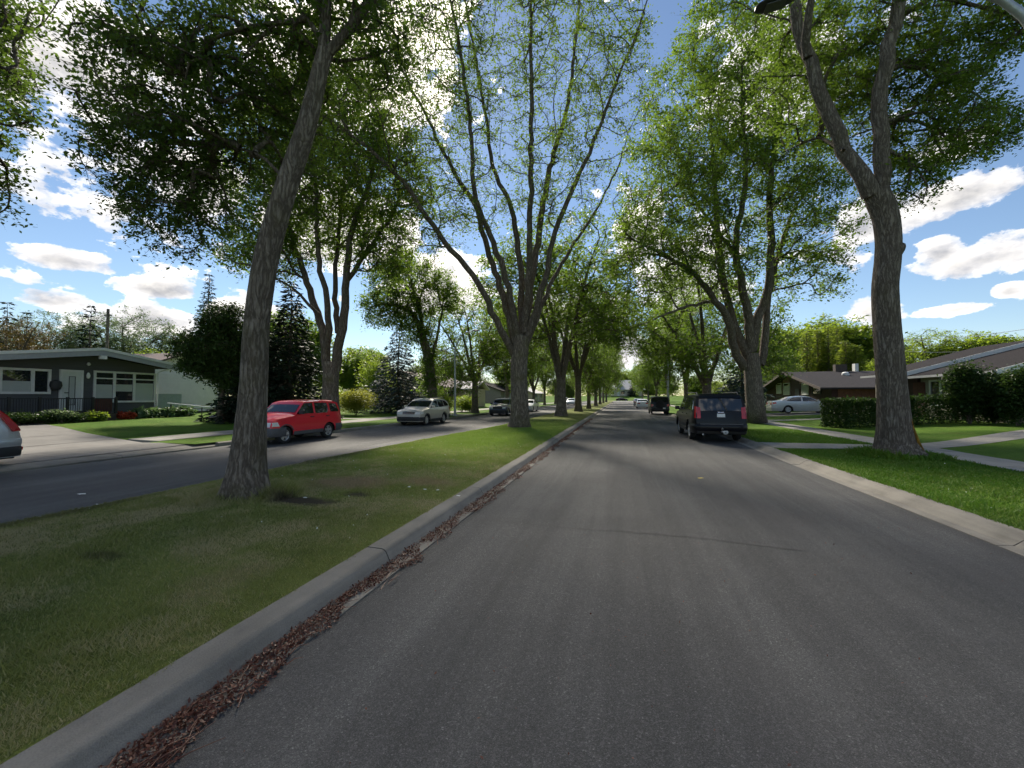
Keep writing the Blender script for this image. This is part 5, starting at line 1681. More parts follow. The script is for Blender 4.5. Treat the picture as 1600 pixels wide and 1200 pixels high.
MB().prism([(ug + 0.01, vg0 - 0.3, gz1), (ug + 0.01, vg1 + 0.3, gz1), (ug + 0.01, (vg0 + vg1) / 2, gz1 + 1.5)], (-6.9, 0, 0)).build('gable', 'white_siding', gar)
vm = (vg0 + vg1) / 2
for a, b in ((vg0 - 0.5, vm), (vm, vg1 + 0.5)):
    def rz_(v): return gz1 + 1.62 - (1.5 / (vm - vg0 + 0.3)) * abs(v - vm)
    roof_slab('roof', 'shingle_brown', gar, [(ug + 0.5, a, rz_(a)), (ug + 0.5, b, rz_(b)), (ug - 7.3, b, rz_(b)), (ug - 7.3, a, rz_(a))], 0.14)
gate = MB()
for i in range(9):
    a = 23.6 - 1.75 + i * 0.195
    gate.box(-0.03, 0.03, i * 0.195, i * 0.195 + 0.186, 0, 1.55 + 0.0 * i)
gt = gate.build('garden_gate', 'gate_blue')
pg = at_u(251, 620, -31.5)
gt.location = (-31.5, pg.y - 0.3, 0.45)
tag(gt, 'pale blue-grey board gate between the bungalow and the white garage', 'gate')
# small white utility trailer tongue / low rail and boulder on the lawn
rl = empty('garden_rail', (0, 0, 0))
tag(rl, 'thin white rail slanting down across the lawn in front of the garage', 'rail')
ra, rb = at_u(262, 630, -28.0), at_u(372, 641, -22.5)
MB().tube([ra, rb], 0.045, 8).build('rail', 'white_trim', rl)
for t in (0.05, 0.5, 0.92):
    p_ = ra.lerp(rb, t)
    MB().tube([(p_.x, p_.y, z_left(p_.x) - 0.05), (p_.x, p_.y, p_.z)], 0.03, 8).build('post', 'deck_wood', rl)
pb = at_u(345, 646, -23.5)
rng = np.random.default_rng(8)
bm = bmesh.new()
bmesh.ops.create_icosphere(bm, subdivisions=3, radius=1.0)
for v in bm.verts:
    n_ = v.co.normalized()
    k = 1 + 0.16 * math.sin(3 * n_.x + 1) * math.cos(4 * n_.y) + 0.08 * math.sin(9 * n_.z + 5 * n_.x)
    v.co = Vector((n_.x * 0.42 * k, n_.y * 0.62 * k, max(-0.1, n_.z * 0.34 * k)))
me = bpy.data.meshes.new('boulder'); bm.to_mesh(me); bm.free()
me.polygons.foreach_set('use_smooth', [True] * len(me.polygons))
bo = mesh_obj('boulder', me, 'rock')
bo.location = (pb.x, pb.y, z_left(pb.x) + 0.08)
tag(bo, 'grey boulder on the lawn beside the leaning elm trunk', 'boulder')

# ---- right: nearest house, two-step low gable roof with white rakes
nh = empty('bungalow', (0, 0, 0))
tag(nh, 'long low house with white-edged dark roofs behind the right hedge', 'house')
UF, UE = 19.1, 18.3
Z0 = 0.40
def nz(u, base): return base + 0.285 * (u - UE)
ridge = 25.6
# far volume v 33.6-38.6 (higher roof), near volume v 26.6-33.6
for (va, vb, ez, wallmat, nm) in ((33.6, 38.6, 3.42, 'dark_red_siding', 'far'), (26.6, 33.6, 3.16, 'beige_stucco', 'near')):
    wp = [(UF, va + 0.3, Z0 - 0.3), (ridge * 2 - UF, va + 0.3, Z0 - 0.3), (ridge * 2 - UF, va + 0.3, ez - 0.1 + 0.285 * 0.4), (ridge, va + 0.3, nz(ridge, ez) - 0.24), (UF, va + 0.3, nz(UF, ez) - 0.24)]
    MB().prism(wp, (0, vb - va - 0.32, 0)).build('wall', wallmat, nh)
    roof_slab('roof', 'shingle_dark', nh, [(UE, va, ez), (ridge, va, nz(ridge, ez)), (ridge, vb + 0.25, nz(ridge, ez)), (UE, vb + 0.25, ez)], 0.16)
    roof_slab('roof', 'shingle_dark', nh, [(ridge + 0.002, va, nz(ridge, ez)), (2 * ridge - UE, va, ez), (2 * ridge - UE, vb + 0.25, ez), (ridge + 0.002, vb + 0.25, nz(ridge, ez))], 0.16)
    # rake board facing the camera, fascia and gutter along the eave
    MB().prism([(UE - 0.02, va - 0.006, ez + 0.02), (ridge, va - 0.006, nz(ridge, ez) + 0.02), (ridge, va - 0.006, nz(ridge, ez) - 0.24), (UE - 0.02, va - 0.006, ez - 0.24)], (0, -0.05, 0)).build('rake_board', 'white_trim', nh)
    MB().box(UE - 0.11, UE - 0.004, va + 0.004, vb + 0.25, ez - 0.17, ez - 0.03).build('gutter', 'grey_trim', nh)
MB().box(UF - 0.24, UF - 0.004, 37.6, 38.2, Z0, 3.1).build('corner_pier', 'beige_stucco', nh)
window_u(nh, UF, -1, 36.6, 37.3, 1.25, 2.85, fw=0.10)
def nv(x): return at_u(x, 600, UF).y
window_u(nh, UF, -1, nv(1487), nv(1455), 1.35, 2.75, fw=0.11, mull=((nv(1487) + nv(1455)) / 2,))
dn = MB().box(UF - 0.06, UF - 0.005, nv(1446), nv(1428), Z0 + 0.25, 2.75).build('door', 'red_wood', nh)
window_v(nh, 26.6 + 0.3, 20.3, 22.2, 1.3, 2.6, fw=0.1)

# ---- brown house beyond: gable front to the street
bh = empty('brown_house', (0, 0, 0))
tag(bh, 'dark red-brown house with a wide low gable behind the pale sedan', 'house')
UB, VN = 19.0, 45.5                      # facade, near side wall
sc_ = UB / 22.0
pk = at_u(1240, 581, UB)
vpk, zpk = pk.y, pk.z
vfar = 2 * vpk - VN + 0.6
zev = at_u(1302, 604, UB - 0.9).z
def bz(v): return zpk - (zpk - zev) * abs(v - vpk) / (vpk - VN + 0.4)
MB().prism([(UB, VN, 0.2), (UB, vfar, 0.2), (UB, vfar, bz(vfar) - 0.25), (UB, vpk, zpk - 0.25), (UB, VN, bz(VN) - 0.25)], (12, 0, 0)).build('wall', 'dark_red_siding', bh)
for a, b in ((VN - 0.6, vpk), (vpk, vfar + 0.6)):
    roof_slab('roof', 'shingle_grey', bh, [(UB - 1.1, a, bz(a)), (UB - 1.1, b, bz(b)), (UB + 12.6, b, bz(b)), (UB + 12.6, a, bz(a))], 0.16)
    MB().prism([(UB - 1.105, a, bz(a) + 0.01), (UB - 1.105, b, bz(b) + 0.01), (UB - 1.105, b, bz(b) - 0.24), (UB - 1.105, a, bz(a) - 0.24)], (-0.05, 0, 0)).build('fascia', 'deck_wood', bh)
def bv(x): return at_u(x, 600, UB).y
# brick panels and tall windows of the facade
for (xa, xb, ya, yb, mat, nm) in [(1224, 1234, 588, 600, 'pink_brick', 'brick_panel'), (1250, 1262, 590, 600, 'pink_brick', 'brick_panel')]:
    va, vb = sorted((bv(xa), bv(xb)))
    MB().box(UB - 0.06, UB - 0.004, va, vb, at_u(xa, yb, UB).z, at_u(xa, ya, UB).z).build(nm, mat, bh)
for (xa, xb, ya, yb) in [(1214, 1221, 600, 614), (1225, 1234, 600, 616), (1254, 1263, 600, 616)]:
    va, vb = sorted((bv(xa), bv(xb)))
    window_u(bh, UB - 0.02, -1, va, vb, at_u(xa, yb, UB).z, at_u(xa, ya, UB).z, fw=0.08, blind=[(va + 0.02, vb - 0.02, at_u(xa, yb, UB).z, at_u(xa, yb, UB).z + 1.0)])
va, vb = sorted((bv(1243), bv(1249)))
MB().box(UB - 0.06, UB - 0.004, va, vb, 0.6, 2.7).build('door', 'iron_black', bh)
va, vb = sorted((bv(1270), bv(1283)))
window_u(bh, UB - 0.02, -1, va, vb, at_u(1275, 615, UB).z, at_u(1275, 602, UB).z, frame_mat='iron_black', fw=0.07)
# timber-clad side with vertical boards (towards the camera)
for i in range(16):
    u0 = UB + 0.5 + i * 0.62
    MB().box(u0, u0 + 0.60, VN - 0.035, VN - 0.004, 0.4, bz(VN) - 0.28).build('cladding_board', 'brown_wood', bh)
for (x, ybase, w, h, mat, nm) in [(1311, 576, 0.55, 0.75, 'deck_wood', 'chimney'), (1335, 577, 0.16, 0.8, 'white_trim', 'vent_pipe')]:
    p = at_v(x, ybase, vpk + 0.2)
    fbox(nm, mat, bh, p.x - w, p.x + w, vpk - 0.3, vpk + 0.3, zpk - 0.3, zpk + h)
p = at_v(1321, 585, vpk - 2.5)
MB().lathe([(0.32, bz(vpk - 2.5) - 0.1), (0.32, bz(vpk - 2.5) + 0.18), (0.2, bz(vpk - 2.5) + 0.3), (0.0, bz(vpk - 2.5) + 0.33)], 'Z', 14, (p.x, vpk - 2.5, 0)).build('roof_vent', 'white_trim', bh, smooth=40)


# ---- simple further houses (far away: walls, roof, windows, door)
def far_house(name, label, u0, u1, v0, v1, zg, ze, zr, wall, roofm, along='v', over=0.5, wins=(), doors=(), side=-1):
    h = empty(name, (0, 0, 0))
    tag(h, label, 'house', 'houses further down the street')
    um, vm_ = (u0 + u1) / 2, (v0 + v1) / 2
    if along == 'v':      # ridge along the street
        MB().prism([(u0, v0, zg), (u1, v0, zg), (u1, v0, ze), (um, v0, zr - 0.2), (u0, v0, ze)], (0, v1 - v0, 0)).build('wall', wall, h)
        sl = (zr - ze) / (um - u0)
        roof_slab('roof', roofm, h, [(u0 - over, v0 - over, ze - sl * over), (um, v0 - over, zr), (um, v1 + over, zr), (u0 - over, v1 + over, ze - sl * over)], 0.16)
        roof_slab('roof', roofm, h, [(um + 0.002, v0 - over, zr), (u1 + over, v0 - over, ze - sl * over), (u1 + over, v1 + over, ze - sl * over), (um + 0.002, v1 + over, zr)], 0.16)
    else:
        MB().prism([(u0, v0, zg), (u0, v1, zg), (u0, v1, ze), (u0, vm_, zr - 0.2), (u0, v0, ze)], (u1 - u0, 0, 0)).build('wall', wall, h)
        sl = (zr - ze) / (vm_ - v0)
        roof_slab('roof', roofm, h, [(u0 - over, v0 - over, ze - sl * over), (u0 - over, vm_, zr), (u1 + over, vm_, zr), (u1 + over, v0 - over, ze - sl * over)], 0.16)
        roof_slab('roof', roofm, h, [(u0 - over, vm_ + 0.002, zr), (u0 - over, v1 + over, ze - sl * over), (u1 + over, v1 + over, ze - sl * over), (u1 + over, vm_ + 0.002, zr)], 0.16)
    for (kind, c, w, za_, zb_) in wins:
        if kind == 'v':
            window_v(h, v0, c - w / 2, c + w / 2, za_, zb_, fw=0.1)
        else:
            u = u1 if side > 0 else u0
            window_u(h, u, side, c - w / 2, c + w / 2, za_, zb_, fw=0.1)
    for (c, w, za_, zb_) in doors:
        u = u1 if side > 0 else u0
        x0, x1 = (u + side * 0.004, u + side * 0.06)
        MB().box(min(x0, x1), max(x0, x1), c - w / 2, c + w / 2, za_, zb_).build('door', 'door_white', h)
    return h


# cream house on the left, seen past the lamp post
hc = far_house('cream_house', 'cream house with a brown roof behind the left lamp post', -34.0, -23.5, 51.5, 67.0, 0.3, 3.3, 5.3, 'cream_stucco', 'shingle_brown', 'v',
          wins=[('v', -27.0, 1.6, 1.4, 2.6), ('u', 56, 2.2, 1.3, 2.7), ('u', 62, 1.6, 1.4, 2.7)], doors=[(59.5, 0.95, 0.6, 2.7)], side=1)
MB().box(-23.49, -21.0, 58.8, 64.4, 0.3, 3.0).build('porch_wing', 'cream_stucco', hc)
roof_slab('roof', 'shingle_pale', hc, [(-20.4, 58.2, 3.0), (-20.4, 61.6, 4.2), (-24.5, 61.6, 4.2), (-24.5, 58.2, 3.0)], 0.15)
roof_slab('roof', 'shingle_pale', hc, [(-20.4, 61.602, 4.2), (-20.4, 65.0, 3.0), (-24.5, 65.0, 3.0), (-24.5, 61.602, 4.2)], 0.15)
far_house('white_house', 'small white house with a pale roof left of the brown house', 20.5, 30.0, 73.5, 88.0, 0.3, 3.0, 4.9, 'white_siding', 'shingle_pale', 'u', wins=[('u', 77, 2.0, 1.2, 2.5), ('u', 84, 1.6, 1.3, 2.5)], doors=[(80.5, 0.95, 0.6, 2.6)])
far_house('beige_house', 'beige house half hidden behind the far left boulevard trunks', -34, -24, 84, 100, 0.3, 3.2, 5.0, 'beige_stucco', 'shingle_dark', 'v', wins=[('u', 88, 2, 1.3, 2.6), ('u', 95, 2, 1.3, 2.6), ('v', -29, 1.8, 1.3, 2.5)], doors=[(91.5, 1.0, 0.6, 2.6)], side=1)
far_house('low_house', 'low pale house behind the far parked cars', -32, -23, 112, 128, 0.3, 3.0, 4.8, 'cream_stucco', 'shingle_pale', 'v', wins=[('u', 116, 2, 1.3, 2.6), ('u', 124, 2, 1.3, 2.6)], doors=[(120, 1.0, 0.6, 2.6)], side=1)
far_house('grey_house', 'grey house among the trees right of the black boxy SUV', 20, 30, 98, 112, 0.3, 3.1, 4.8, 'grey_siding', 'shingle_pale', 'v', wins=[('u', 102, 2, 1.3, 2.6), ('u', 108, 1.6, 1.3, 2.6)], doors=[(105, 1.0, 0.6, 2.6)])

# house that closes the street: hipped pale roof
eh = empty('end_house', (0, 0, 0))
tag(eh, 'pale house with a wide hipped roof closing the end of the street', 'house')
ec = at_v(968, 615, 215)
eu0, eu1, ev0, ev1 = ec.x - 10, ec.x + 11, 214.0, 226.0
MB().box(eu0, eu1, ev0, ev1, 1.5, 5.3).build('wall', 'cream_stucco', eh)
ez, er = 5.3, 10.2
ro = [(eu0 - 1.2, ev0 - 1.2, ez), (eu1 + 1.2, ev0 - 1.2, ez), (eu1 + 1.2, ev1 + 1.2, ez), (eu0 - 1.2, ev1 + 1.2, ez), (eu0 + 5.5, (ev0 + ev1) / 2, er), (eu1 - 5.5, (ev0 + ev1) / 2, er)]
MB().add(ro, [(0, 1, 5, 4), (1, 2, 5), (2, 3, 4, 5), (3, 0, 4), (3, 2, 1, 0)]).build('roof', 'shingle_pale', eh)
MB().box(ec.x - 1.5, ec.x + 1.5, ev0 - 0.2, ev0 + 2.0, 6.9, 8.2).build('dormer', 'white_trim', eh)
for c in (-7, -3.5, 1.5, 6):
    window_v(eh, ev0, ec.x + c - 1.0, ec.x + c + 1.0, 3.0, 4.6, fw=0.15)
MB().box(ec.x - 1.0, ec.x + 0.1, ev0 - 0.06, ev0 - 0.004, 2.2, 4.5).build('door', 'door_white', eh)


# ------------------------------------------------------------------ vehicles (local: x forward, y left, z up)
class CarShape:
    def __init__(s, L, W, H, wb, wr, prof, belt, clear=0.24, tumble=0.16, xf=None, arch=1.13):
        s.L, s.W, s.H, s.wb, s.wr, s.prof, s.belt, s.clear, s.tumble, s.arch = L, W, H, wb, wr, prof, belt, clear, tumble, arch
        s.xf = xf if xf is not None else wb / 2 + 0.04 * L          # front axle
        s.xr = s.xf - wb

    def ztop(s, x):
        P = s.prof
        for (a, b) in zip(P[:-1], P[1:]):
            if a[0] <= x <= b[0]:
                t = (x - a[0]) / (b[0] - a[0] + 1e-9)
                return a[1] + t * (b[1] - a[1])
        return P[-1][1] if x > P[-1][0] else P[0][1]

    def zlow(s, x):
        z = s.clear
        for xw in (s.xf, s.xr):
            ra = s.wr * s.arch
            if abs(x - xw) < ra:
                z = max(z, s.wr + math.sqrt(ra * ra - (x - xw) ** 2) * 0.98)
        return z

    def w(s, x, z):
        h = s.L / 2
        d = max(0.0, (abs(x) - (h - 0.55)) / 0.55)
        plan = 1 - 0.13 * d ** 2.4
        zm = 0.62 * s.belt
        if z <= s.belt:
            sec = 1 - 0.055 * ((z - zm) / zm) ** 2
        else:
            sec = (1 - 0.055 * ((s.belt - zm) / zm) ** 2) * (1 - s.tumble * ((z - s.belt) / (s.H - s.belt)) ** 1.15)
        return s.W / 2 * plan * sec


def car_body(S, mat, root):
    xs = set(np.linspace(-S.L / 2, S.L / 2, 34).tolist())
    for p in S.prof: xs.add(p[0])
    for xw in (S.xf, S.xr):
        ra = S.wr * S.arch
        for k in range(13):
            xs.add(xw - ra * math.cos(math.pi * k / 12) * 0.999)
    xs = sorted(x for x in xs if -S.L / 2 <= x <= S.L / 2)
    # drop near duplicates
    q = [xs[0]]
    for x in xs[1:]:
        if x - q[-1] > 0.012: q.append(x)
    xs = q
    ns, nt = 11, 7
    verts, faces = [], []
    for x in xs:
        zl_, zt = S.zlow(x), max(S.ztop(x), S.zlow(x) + 0.02)
        ring = []
        for i in range(ns):
            t = i / (ns - 1)
            z = zl_ + (zt - 0.035 - zl_) * t
            ring.append((x, S.w(x, z), z))
        wt_ = S.w(x, zt - 0.035)
        for k in range(1, nt):
            t = k / nt
            y = wt_ * (0.965 - 1.93 * t)
            crown = 0.030 * (1 - (y / (wt_ + 1e-6)) ** 2)
            ring.append((x, y, zt + crown - 0.008))
        for i in range(ns - 1, -1, -1):
            a = ring[i]
            ring.append((a[0], -a[1], a[2]))
        verts += ring
    m = ns * 2 + nt - 1
    for j in range(len(xs) - 1):
        for i in range(m - 1):
            faces.append((j * m + i, j * m + i + 1, (j + 1) * m + i + 1, (j + 1) * m + i))
    faces.append(tuple(range(m)))
    faces.append(tuple((len(xs) - 1) * m + i for i in range(m - 1, -1, -1)))
    mb = MB().add(verts, faces)
    return mb.build('body', mat, root, smooth=32)


def side_patch(S, name, mat, root, poly, off=0.006, sides=(1, -1), sub=None):
    """panel on the flank: polygon in (x, z), following the body's width"""
    out = []
    for sg in sides:
        n = len(poly)
        cx = sum(p[0] for p in poly) / n
        cz = sum(p[1] for p in poly) / n
        # two rings for a soft raised rim
        vs = [(x, sg * (S.w(x, z) + off), z) for (x, z) in poly]
        vs += [(x, sg * (S.w(x, z) - 0.03), z) for (x, z) in poly]
        mb = MB().add(vs, [tuple(range(n))] + [(i, (i + 1) % n, n + (i + 1) % n, n + i) for i in range(n)])
        out.append(mb.build(name, mat, root))
    return out


def prof_pt(S, s):
    i = min(int(s), len(S.prof) - 2)
    t = s - i
    a, b = S.prof[i], S.prof[i + 1]
    x, z = a[0] + (b[0] - a[0]) * t, a[1] + (b[1] - a[1]) * t
    d = Vector((b[0] - a[0], 0, b[1] - a[1])).normalized()
    return x, z, Vector((-d.z, 0, d.x))


def top_patch(S, name, mat, root, s0, s1, y0, y1, off=0.012, inset=0.0, k=4, n=8):
    """panel on the upper skin between profile stations s0..s1 and width fractions y0..y1"""
    vs, fs = [], []
    for i in range(k + 1):
        s = s0 + (s1 - s0) * i / k
        x, z, nr = prof_pt(S, s)
        w = S.w(x, z - 0.035)
        for j in range(n + 1):
            f = y0 + (y1 - y0) * j / n
            y = w * f * 0.965
            c = 0.030 * (1 - (y / w) ** 2) - 0.008
            p = Vector((x, y, z + c)) + nr * off
            vs.append(p)
    b = len(vs)
    for i in range(k):
        for j in range(n):
            q = i * (n + 1) + j
            fs.append((q, q + 1, q + n + 2, q + n + 1))
    mb = MB().add(vs, fs)
    return mb.build(name, mat, root, smooth=40)


def wheel(S, root, x, sg, rim='alloy', spokes=5, tw=0.21):
    y = sg * (S.w(x, S.wr) - 0.035)
    r = S.wr
    mb = MB()
    i, o = y - sg * tw, y
    mb.lathe([(r * 0.60, i), (r * 0.90, i), (r * 0.985, i + sg * 0.03), (r, i + sg * 0.06), (r, o - sg * 0.055), (r * 0.985, o - sg * 0.025), (r * 0.90, o), (r * 0.66, o - sg * 0.008), (r * 0.63, o - sg * 0.03), (r * 0.60, i)], 'Y', 26)
    t = mb.build('wheel', 'rubber', root, smooth=35)
    rm = MB()
    rm.lathe([(r * 0.645, o - sg * 0.012), (r * 0.60, o - sg * 0.016), (r * 0.565, o - sg * 0.055), (r * 0.565, o - sg * 0.09)], 'Y', 26)
    for k in range(spokes):
        a = 2 * math.pi * k / spokes + 0.3
        d = Vector((math.cos(a), 0, math.sin(a)))
        s = Vector((-d.z, 0, d.x))
        w0, w1 = r * 0.13, r * 0.17
        pts = [d * r * 0.08 + s * w0, d * r * 0.60 + s * w1, d * r * 0.60 - s * w1, d * r * 0.08 - s * w0]
        rm.prism([p + Vector((0, o - sg * 0.022, 0)) for p in pts], (0, -sg * 0.03, 0))
    rm.lathe([(0.001, o - sg * 0.008), (r * 0.13, o - sg * 0.012), (r * 0.17, o - sg * 0.03), (r * 0.17, o - sg * 0.06)], 'Y', 14)
    rm.build('rim', rim, t, smooth=30)
    dk = MB()
    dk.lathe([(0.001, o - sg * 0.085), (r * 0.57, o - sg * 0.085)], 'Y', 20)
    dk.build('brake_disc', 'underbody', t)
    for ob in [t] + list(t.children):
        pass
    # centre: lathe was made about the origin, so move it to the axle
    t.location = (x, 0, r)
    return t


def end_panel(S, name, mat, root, front, y0, y1, z0, z1, off=0.01, bulge=0.0):
    """flat-ish panel on the nose or tail"""
    x = (S.L / 2) * (1 if front else -1)
    sg = 1 if front else -1
    def xx(z):
        # follow the profile where it leans
        if front:
            P = list(reversed(S.prof))
        else:
            P = S.prof
        for (a, b) in zip(P[:-1], P[1:]):
            lo, hi = min(a[1], b[1]), max(a[1], b[1])
            if lo <= z <= hi and hi - lo > 1e-6:
                t = (z - a[1]) / (b[1] - a[1])
                return a[0] + (b[0] - a[0]) * t
        return P[0][0]
    def wmax(z): return S.w(xx(z), z)
    n = 6
    vs = []
    for z in (z0, z1):
        for j in range(n + 1):
            f = y0 + (y1 - y0) * j / n
            y = f * wmax(z)
            vs.append(Vector((xx(z) + sg * (off + bulge * (1 - f * f)), y, z)))
    b = len(vs)
    vs += [v - Vector((sg * 0.06, 0, 0)) for v in vs[:b]]
    fs = [(j, j + 1, n + 2 + j, n + 1 + j) for j in range(n)]
    fs += [(b + j, b + n + 1 + j, b + n + 2 + j, b + j + 1) for j in range(n)]
    fs += [(j, b + j, b + j + 1, j + 1) for j in range(n)] + [(n + 1 + j, n + 2 + j, b + n + 2 + j, b + n + 1 + j) for j in range(n)]
    fs += [(0, n + 1, b + n + 1, b), (n, b + n, b + 2 * n + 1, 2 * n + 1)]
    return MB().add(vs, fs).build(name, mat, root, smooth=30)


def bumper(S, name, mat, root, front, z0, z1, off=0.045, wrap=0.55):
    """bumper that wraps round the corners"""
    sg = 1 if front else -1
    h = S.L / 2
    pts = []
    k = 7
    side = [(sg * (h - wrap * (1 - i / k))) for i in range(k + 1)]
    for x in side:
        pts.append((x, S.w(x, (z0 + z1) / 2) + 0.012))
    line = pts + [(sg * (h + off * (1 - abs(f) ** 3 * 0.6)), f * S.w(sg * h, z0)) for f in (0.85, 0.6, 0.3, 0, -0.3, -0.6, -0.85)] + [(x, -y) for (x, y) in reversed(pts)]
    vs = []
    zz = [(z0, -0.02), (z0 + 0.03, 0.0), ((z0 + z1) / 2, 0.008), (z1 - 0.03, 0.0), (z1, -0.025)]
    for (z, o) in zz:
        for (x, y) in line:
            d = Vector((x / h * 0.6, y / (S.W / 2), 0))
            d = d.normalized() if d.length else Vector((sg, 0, 0))
            vs.append((x + d.x * o, y + d.y * o, z))
    n = len(line)
    fs = [(i * n + j, i * n + j + 1, (i + 1) * n + j + 1, (i + 1) * n + j) for i in range(len(zz) - 1) for j in range(n - 1)]
    return MB().add(vs, fs).build(name, mat, root, smooth=50)


def mirrors(S, root, x, mat):
    for sg in (1, -1):
        z = S.belt + 0.10
        y = S.w(x, z)
        mb = MB()
        mb.box(x - 0.06, x + 0.06, min(sg * (y + 0.04), sg * (y + 0.23)), max(sg * (y + 0.04), sg * (y + 0.23)), z - 0.07, z + 0.09)
        mb.box(x - 0.02, x + 0.03, min(sg * (y - 0.05), sg * (y + 0.06)), max(sg * (y - 0.05), sg * (y + 0.06)), z - 0.08, z - 0.04)
        mb.build('mirror', mat, root, bevel=0.015)


def underbody(S, root):
    MB().box(-S.L / 2 + 0.12, S.L / 2 - 0.12, -S.W / 2 * 0.86, S.W / 2 * 0.86, S.clear - 0.04, S.clear + 0.30).build('underbody', 'underbody', root)
    for xw in (S.xf, S.xr):
        for sg in (1, -1):
            a = S.W / 2 * 0.62
            b = S.W / 2 * 0.93
            mb = MB()
            ra = S.wr * S.arch
            ring = [(xw + ra * math.cos(t), S.wr + ra * math.sin(t)) for t in np.linspace(-0.15, math.pi + 0.15, 14)]
            vs = [(x, sg * a, z) for (x, z) in ring] + [(x, sg * b, z) for (x, z) in ring]
            n = len(ring)
            mb.add(vs, [(i, i + 1, n + i + 1, n + i) for i in range(n - 1)] + [tuple(range(n))])
            mb.build('wheel_well', 'underbody', root)


def make_suv(name, label, cat, S, paint, loc, rz, glass, trim='black_plastic', rim='alloy', spokes=5, group=None, tail=None, nose=None, lower=None, rails=True, mirror=None, spokew=0.2):
    root = empty(name, loc, rz)
    tag(root, label, cat, group)
    car_body(S, paint, root)
    underbody(S, root)
    for x in (S.xf, S.xr):
        for sg in (1, -1):
            wheel(S, root, x, sg, rim, spokes)
    for poly in glass['side']:
        side_patch(S, 'side_window', 'car_glass', root, poly, 0.012 if poly[0][0] > -1.1 else 0.026)
    s0, s1 = glass['front']
    top_patch(S, 'windscreen', 'car_glass', root, s0, s1, -0.93, 0.93)
    s0, s1 = glass['rear']
    top_patch(S, 'rear_window', 'car_glass', root, s0, s1, -0.92, 0.92)
    if lower:
        for x0, x1 in ((S.xr + S.wr * S.arch + 0.02, S.xf - S.wr * S.arch - 0.02),):
            side_patch(S, 'sill', lower, root, [(x0, S.clear - 0.01), (x1, S.clear - 0.01), (x1, S.clear + 0.13), (x0, S.clear + 0.13)], 0.014)
    # door seams and handles
    for poly in glass.get('seams', ()):
        side_patch(S, 'door_seam', 'underbody', root, poly, 0.002)
    for (x, z) in glass.get('handles', ()):
        side_patch(S, 'door_handle', mirror or paint, root, [(x - 0.09, z - 0.018), (x + 0.09, z - 0.018), (x + 0.09, z + 0.018), (x - 0.09, z + 0.018)], 0.035)
    mirrors(S, root, glass['mirror'], mirror or trim)
    if rails:
        xa, xb = rails
        for sg in (1, -1):
            y = sg * S.w((xa + xb) / 2, S.H - 0.04) * 0.90
            MB().tube([(xa, y, S.H - 0.02), (xa + 0.12, y, S.H + 0.055), (xb - 0.12, y, S.H + 0.055), (xb, y, S.H - 0.03)], 0.022, 8).build('roof_rail', 'grey_plastic', root, smooth=40)
    return root


RZ_TOWARD, RZ_AWAY = R(-90), R(90)

# ---- small red SUV (front towards the camera) on the opposite road
S = CarShape(4.05, 1.74, 1.66, 2.48, 0.335, [(-2.025, 0.62), (-2.0, 0.95), (-1.93, 1.10), (-1.74, 1.56), (-1.45, 1.645), (-0.6, 1.66), (0.25, 1.63), (0.40, 1.58), (0.90, 1.13), (1.02, 1.08), (1.75, 1.00), (1.95, 0.92), (2.025, 0.66)], 1.08, 0.32, 0.15)
o = make_suv('small_suv', 'small red SUV parked on the opposite road, front towards the camera', 'car', S, 'red_paint', (-13.30, 14.97, 0), RZ_TOWARD,
             {'side': [[(0.36, 1.12), (0.86, 1.12), (0.38, 1.53), (-0.10, 1.56), (-0.10, 1.12)], [(-0.22, 1.12), (-0.22, 1.56), (-0.98, 1.54), (-1.02, 1.30), (-0.95, 1.12)], [(-1.16, 1.15), (-1.14, 1.53), (-1.55, 1.50), (-1.70, 1.20), (-1.66, 1.15)]],
              'front': (7.25, 7.92), 'rear': (2.15, 2.9), 'mirror': 0.72, 'handles': [(0.0, 0.98), (-0.95, 0.98)],
              'seams': [[(-0.165, 0.42), (-0.155, 0.42), (-0.155, 1.1), (-0.165, 1.1)], [(0.86, 0.48), (0.87, 0.48), (0.87, 1.06), (0.86, 1.06)]]},
             lower='grey_plastic', rails=False, mirror='black_plastic')
bumper(S, 'front_bumper', 'grey_plastic', o, True, 0.29, 0.64, 0.06, 0.62)
bumper(S, 'rear_bumper', 'grey_plastic', o, False, 0.30, 0.64, 0.05, 0.55)
end_panel(S, 'grille', 'black_plastic', o, True, -0.42, 0.42, 0.66, 0.80, 0.015)
for a, b in ((0.50, 0.93), (-0.93, -0.50)):
    end_panel(S, 'headlight', 'lamp_lens', o, True, a, b, 0.665, 0.83, 0.02)
for sg in (1, -1):
    side_patch(S, 'headlight', 'lamp_lens', o, [(1.72, 0.68), (1.99, 0.68), (1.97, 0.83), (1.80, 0.84)], 0.012, (sg,))
    side_patch(S, 'tail_light', 'tail_red', o, [(-1.99, 0.72), (-1.90, 0.72), (-1.86, 1.08), (-1.93, 1.06)], 0.012, (sg,))
side_patch(S, 'front_wheel_flare', 'grey_plastic', o, [(S.xf + 0.42 * math.cos(t), 0.335 + 0.42 * math.sin(t)) for t in np.linspace(0.35, 2.75, 12)] + [(S.xf + 0.385 * math.cos(t), 0.335 + 0.385 * math.sin(t)) for t in np.linspace(2.75, 0.35, 12)], 0.02)
end_panel(S, 'number_plate', 'plate_white', o, True, -0.18, 0.18, 0.42, 0.54, 0.12)
MB().lathe([(0.24, -2.03), (0.31, -2.05), (0.33, -2.12), (0.33, -2.20), (0.28, -2.23), (0.0, -2.235)], 'X', 22, (0, 0.1, 0.98)).build('spare_wheel', 'rubber', o, smooth=35)

